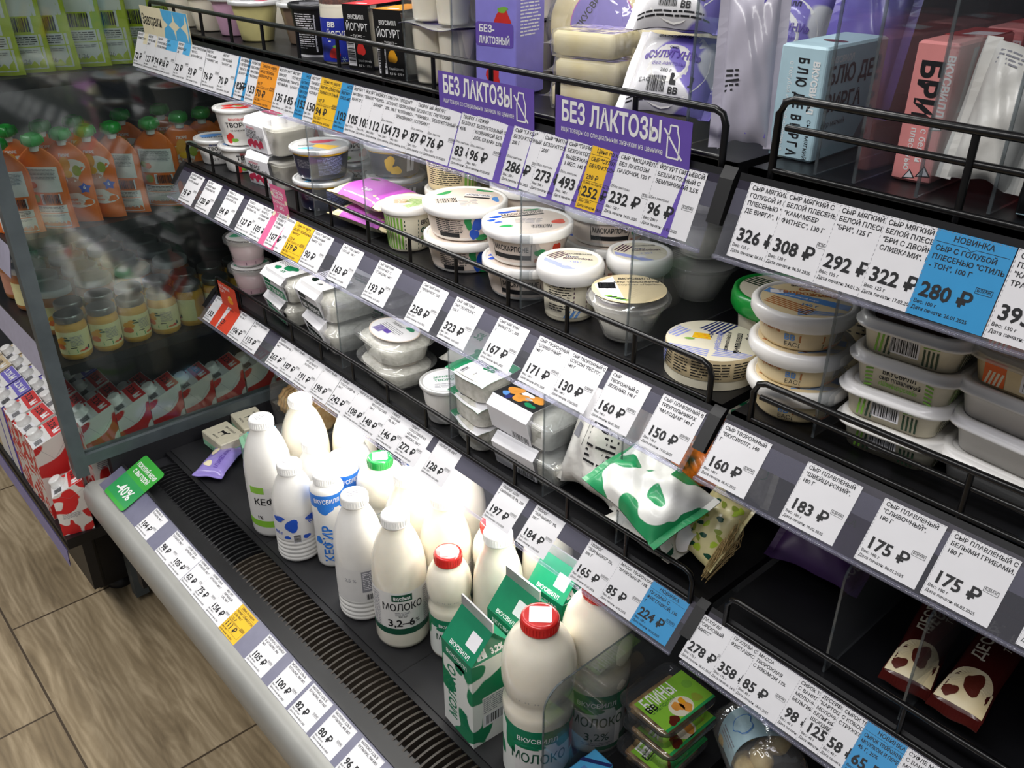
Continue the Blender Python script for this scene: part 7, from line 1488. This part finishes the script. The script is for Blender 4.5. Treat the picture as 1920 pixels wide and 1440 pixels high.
def four_pack(r, h=.066):
    for i in range(2):
        for j in range(2):
            b = MB(); b.lathe([(.0165, .001), (.0175, 0), (.018, .003), (.0225, h - .003), (.0235, h)], 'milk_gloss', 28, c=((i - .5) * .049, (j - .5) * .048)); b.build('cup', r)
    b = MB(); f = lambda u, v: ((u - .5) * .105, (v - .5) * .103, h + .0009 + .0022 * math.sin(7 * u + 5 * v) * (abs(2 * u - 1) ** 4 + abs(2 * v - 1) ** 4)); b.surf(f, 14, 14, 'foil_print'); b.surf(lambda u, v: (f(u, v)[0], f(u, v)[1], f(u, v)[2] - .0006), 14, 14, 'lilac', True, True)
    mp = lambda u, v, hh=0.0: Vector((u, v, f(u / .105 + .5, v / .103 + .5)[2] + hh)); b.ell(mp, -.02, -.02, .018, .014, 'lilac', 1, 20, 4); b.ell(mp, .025, .02, .016, .018, 'lilac', 1, 20, 5); b.build('foil_sheet', r)
for i in range(2):
    put(four_pack, 'yoghurt_pack', ('lower', 'upper')[i] + ' four-cup white yoghurt pack with lilac foil sheet, front stack', 'yoghurt', (-.882 - .004 * i, .702, Z + .0705 * i), .02 - .04 * i, 'four-cup yoghurt packs')
    put(four_pack, 'yoghurt_pack', ('lower', 'upper')[i] + ' four-cup white yoghurt pack of the back stack', 'yoghurt', (-.875, .82, Z + .0705 * i), .03, 'four-cup yoghurt packs')
def tetra(b, t, f, g, w, d, h):
    b.text(f, 0, h * .78, .007, 'питьевой', 'white_ink', 'c', .0); b.text(f, 0, h * .68, .0125, 'йогурт', 'white_ink', 'c', .01, w * .85); b.para(f, -w * .3, h * .66, w * .6, .006, 1, 'white_ink', 1); b.ell(f, w * .18, h * .50, .010, .013, 'strawberry', 1, 20, 3); b.ell(f, w * .18, h * .575, .007, .003, 'stripe_green', 2, 14, 2)
    b.rrect(f, -w * .48, h * .33, w * .44, h * .49, .004, 'violet', 2); b.text(f, -w * .40, h * .425, .010, 'БЕЗ-', 'white_ink', 'l', .03, l=4); b.text(f, -w * .40, h * .35, .010, 'ЛАКТОЗНЫЙ', 'white_ink', 'l', .03, w * .76, l=4)
    b.ell(f, -w * .05, h * .13, .010, .013, 'strawberry', 1, 20, 5); b.ell(f, -w * .05, h * .2, .007, .003, 'stripe_green', 2, 14, 6); b.para(g, -d * .35, h * .9, d * .7, h * .5, 22, 'white_ink', 1, 4)
for i in range(2): put(brick, 'drinking_yoghurt', ('violet drinking-yoghurt carton with strawberry, beside the white cup packs', 'violet drinking-yoghurt carton hidden right behind the first')[i], 'carton', (-.796 - .004 * i, .706 + .160 * i, Z), .22, 'violet drinking-yoghurt cartons', w=.056, d=.056, h=.158, m='violet_box', deco=tetra)
def cheese_wheel(r):
    R, t = .058, .030
    b = MB(); b.lathe([(R * .94, -t / 2), (R, -t * .3), (R, t * .3), (R * .94, t / 2)], 'cheese', 48)
    o = b.build('wheel', r); o.rotation_euler = (PI / 2, 0, 0)
    b = MB(); m = plane((0, -t / 2 - .0004, 0), (1, 0, 0), (0, 0, 1)); b.ell(m, .008, 0, R * .66, R * .7, 'magenta_label', 0, 36); b.ell(m, .008, 0, R * .64, R * .68, 'lilac', 1, 36); b.text(m, -.018, -.006, .010, 'ВКУСВИЛЛ', 'ink', 'l', .02, rot=1.0); b.build('label', r)
    b = MB(); b.loft([[(a * rr * math.cos(2 * PI * k / 40), y + .002 * math.sin(5 * k), a * rr * math.sin(2 * PI * k / 40)) for k in range(40)] for a, rr, y in ((.6, R, -t * .62), (1.0, R * 1.03, -t * .55), (1.0, R * 1.08, 0), (1.0, R * 1.03, t * .55), (.6, R, t * .62))], 'clear_film'); b.build('film', r)
put(cheese_wheel, 'round_cheese', 'pale cheese wheel in film with lilac disc label, leaning on edge', 'cheese', (-.742, .795, Z + .0690), 0, None, rot=(-.16, 0, .38))
def block(r, w=.074, d=.058, h=.0255):
    b = MB(); b.rr([(w / 2 - .003, d / 2 - .003, .005, .001), (w / 2, d / 2, .006, .004), (w / 2, d / 2, .006, h - .004), (w / 2 - .003, d / 2 - .003, .005, h - .001)], 'cheese', k=3); b.build('cheese', r)
    b = MB(); b.rr([(w / 2 + .001, d / 2 + .001, .006, 0), (w / 2 + .003, d / 2 + .002, .006, h * .5), (w / 2 + .001, d / 2 + .001, .006, h)], 'clear_film', k=3); b.loft([[(s * (w / 2 + e), y, h * .5 + .003 * math.sin(y * 90)) for y in (-d * .5, -d * .25, 0, d * .25, d * .5)] for s, e in ((-1, .002), (-1, .016))], 'clear_film', False, False, True, False); b.build('film', r)
    b = MB(); b.para(plane((0, 0, h + .0003), (1, 0, 0), (0, 1, 0)), -.02, .026, .05, .03, 6, 'lilac', 1, 3); b.build('print', r)
for i in range(3): put(block, 'cheese_block', ('bottom', 'middle', 'top')[i] + ' pale cheese block in clear film, of the stack beside the cow-spotted bags', 'cheese', (-.672 + .004 * (i % 2), .716, Z + .0265 * i), .22 + .08 * (i % 2), 'filmed cheese blocks')
for i in range(3): put(block, 'cheese_block', ('bottom', 'middle', 'top')[i] + ' pale cheese block in the back stack behind the cow-spotted bags', 'cheese', (-.640, .815, Z + .0265 * i), .2, 'filmed cheese blocks')
def sulu(b, mp):
    b.ell(mp, 0, .0, .036, .040, 'tub_white', 0, 28); b.text(mp, -.022, .030, .0065, 'ВКУСВИЛЛ', 'ink', 'l', .03); b.text(mp, 0, .015, .0045, 'сыр', 'ink', 'c', .01); b.text(mp, 0, .004, .011, '«СУЛУГУНИ»', 'violet', 'c', .03, .056); b.text(mp, 0, -.004, .0055, 'без лактозы', 'violet', 'c', .0); b.text(mp, 0, -.011, .005, '200 г', 'ink', 'c', .0)
    b.bars(mp, -.016, -.029, .018, .014, bg=None); b.rrect(mp, .006, -.022, .027, -.011, .001, 'ink', 1); b.text(mp, .006, -.030, .0075, 'ВВ', 'ink', 'l', .04); b.text(mp, -.025, -.021, .0055, 'ЕАС', 'ink', 'l', .0); b.para(mp, -.036, -.031, .07, .006, 2, 'ink', 1, 3)
for i in range(2):
    put(pillow, 'cheese_bag', ('lower', 'upper')[i] + ' white cheese bag with violet cow spots and barcode, two bags stacked', 'cheese bag', (-.556 - .004 * i, .712 + .014 * i, Z + .036 + .072 * i), 0, 'violet cow-spotted cheese bags', rot=(.86, 0, .30), w=.080, d=.082, h=.042, m='cow_lilac', parts=sulu, wr=.04)
put(pillow, 'cheese_bag', 'misty violet cheese bag standing behind the two stacked bags', 'cheese bag', (-.545, .875, Z + .06), 0, 'violet cow-spotted cheese bags', rot=(1.2, 0, .3), w=.085, d=.10, h=.045, m='cow_lilac', parts=sulu, wr=.04)
M('grey_film', 'b9b5c4', .3, coat=.5)
def half_violet(b, mp): b.poly(mp, [(.002, -.055), (.019, -.055), (.019, .055), (.008, .055)], 'purple_film', 1); b.para(mp, -.018, .0, .012, .02, 5, 'ink', 2, 4)
put(pillow, 'cheese_bag', 'tall half violet, half clear bag at the case joint', 'cheese bag', (-.464, .690, Z + .066), 0, None, rot=(1.36, -.05, .50), w=.042, d=.125, h=.024, m='grey_film', parts=half_violet, wr=.12)
put(pillow, 'cheese_bag', 'violet bag deep behind the half violet bag', 'cheese bag', (-.45, .86, Z + .075), 0, None, rot=(1.3, .1, .4), w=.06, d=.13, h=.03, m='purple_film', wr=.1)
# --- cheese case
def bluebox(b, t, f, g, w, d, h):
    b.text(f, -w * .08, h * .90, .0125, 'Б Л Ю  Д Е  В И Р Г А', 'ink', 'l', .03, h * .86, rot=-PI / 2); b.text(f, w * .24, h * .88, .0075, 'ВКУСВИЛЛ', 'white_ink', 'l', .04, rot=-PI / 2); b.text(f, -w * .26, h * .86, .0052, 'с голубой и белой плесенью', 'white_ink', 'l', .0, h * .8, rot=-PI / 2)
    b.ell(f, w * .28, h * .50, .0012, .006, 'ink', 2, 14, 1, -.4); b.text(f, w * .28, h * .38, .006, 'сыр мягкий', 'ink', 'l', .0, h * .36, rot=-PI / 2)
    b.text(g, -d * .44, h * .68, .019, 'БЛЮ ДЕ', 'ink', 'l', .03, d * .75); b.text(g, -d * .44, h * .44, .019, 'ВИРГА', 'ink', 'l', .03, d * .6); b.text(g, -d * .44, h * .30, .007, 'сыр мягкий', 'ink', 'l', .0); b.text(g, -d * .44, h * .86, .007, 'ВКУСВИЛЛ', 'white_ink', 'l', .04)
    b.ell(t, w * .1, -d * .1, w * .26, d * .06, 'choc', 1, 20); b.poly(g, [(d * .1, .006), (d * .3, .03), (d * .4, .012)], 'grey_ink', 1)
bx = dict(w=.042, d=.105, h=.092, m='pale_blue_box')
put(brick, 'cheese_box', 'pale blue cheese box with upright black lettering in its clear bay', 'cheese box', (-.412, .735, Z), .04, None, deco=bluebox, **bx)
def briebox(b, t, f, g, w, d, h):
    b.text(f, -w * .28, h * .88, .0215, 'БРИ', 'ink', 'l', .04, h * .44, rot=-PI / 2); b.text(f, w * .28, h * .92, .008, 'ВКУСВИЛЛ', 'white_ink', 'l', .04, rot=-PI / 2); b.text(f, w * .02, h * .40, .0068, 'с белой', 'white_ink', 'l', .01, rot=-PI / 2); b.text(f, -w * .22, h * .40, .0068, 'плесенью', 'white_ink', 'l', .01, rot=-PI / 2)
    for x, y, q in ((.36, .42, .005), (.3, .08, .006), (-.05, .05, .005)):
        pts = [(w * x - q, h * y - q * .6), (w * x + q, h * y - q * .3), (w * x, h * y + q)]; b.poly(f, pts, 'ink', 1); b.poly(f, [((a - w * x) * .72 + w * x, (c - h * y) * .72 + h * y) for a, c in pts], 'paper', 2)
    b.poly(g, [(-d * .30, h * .5), (-d * .22, h * .5), (-d * .15, h * .95), (-d * .24, h * .95)], 'paper', 1); b.poly(t, [(-w * .2, d * .0), (w * .5, d * .1), (w * .5, d * .3), (-w * .1, d * .25)], 'paper', 1); b.rect(t, -w * .49, -d * .1, w * .49, d * .49, 'red_box', 0)
put(brick, 'cheese_box', 'pink cheese box with big upright black lettering in its clear bay', 'cheese box', (-.310, .748, Z), .05, 'pink brie boxes', w=.031, d=.11, h=.104, m='pink_box', deco=briebox)
put(brick, 'cheese_box', 'pink cheese box set farther back behind the front pink one', 'cheese box', (-.311, .868, Z), .03, 'pink brie boxes', w=.031, d=.11, h=.104, m='pink_box', deco=briebox)
put(pillow, 'cheese_pack', 'white crumpled foil cheese wedge standing beside the pink box', 'cheese pack', (-.2570, .722, Z + .053), 0, None, rot=(1.30, .06, .12), w=.044, d=.098, h=.034, m='bag_white', parts=lambda b, mp: (b.para(mp, -.016, .044, .03, .012, 4, 'grey_ink', 1, 3)), wr=.12, seed=8)
put(brick, 'cheese_box', 'deep red box in the bay behind the white crumpled wedge', 'cheese box', (-.256, .855, Z), .02, None, w=.040, d=.10, h=.10, m='red_box')
def darkbox(b, t, f, g, w, d, h):
    for i, (q, s) in enumerate((('из коровьего', .0055), ('молока', .0055))): b.text(f, -w * .2, h * .86 - i * .007, s, q, 'white_ink', 'l', .0)
    b.text(f, -w * .45, h * .60, .011, '«СТИЛЬ', 'pale_blue_box', 'l', .0); b.text(f, -w * .36, h * .40, .012, 'ТОН»', 'white_ink', 'l', .0)
    for x in (-.3, -.12, .06): b.frame(f, w * x, h * .06, w * x + .006, h * .06 + .005, .0006, 'pale_blue_box', 1)
    b.rect(f, -w * .48, h * .03, w * .48, h * .04, 'pale_blue_box', 1); b.ell(f, -w * .02, h * .24, .0022, .005, 'pale_blue_box', 1, 14, 2)
put(brick, 'cheese_box', 'black cheese box with pale line-drawn village at the picture corner', 'cheese box', (-.193, .712, Z), .10, None, w=.056, d=.09, h=.074, m='dark_ink_box', deco=darkbox)
for x, lb in ((-.368, 'between the pale blue box and the pink one'), (-.334, 'hugging the pink box on its aisle side'), (-.2835, 'between the pink box and the white wedge'), (-.2300, 'between the white wedge and the black box')):
    div(x, .655, SA, .36, .20, 'clear divider ' + lb + ' on the top shelf')
for x, lb in ((-.930, 'between the black sleeves and the white cup packs'), (-.838, 'between the white cup packs and the violet carton'), (-.500, 'between the cow-spotted bags and the joint')):
    div(x, .655, SA, .36, .17, 'clear divider ' + lb)
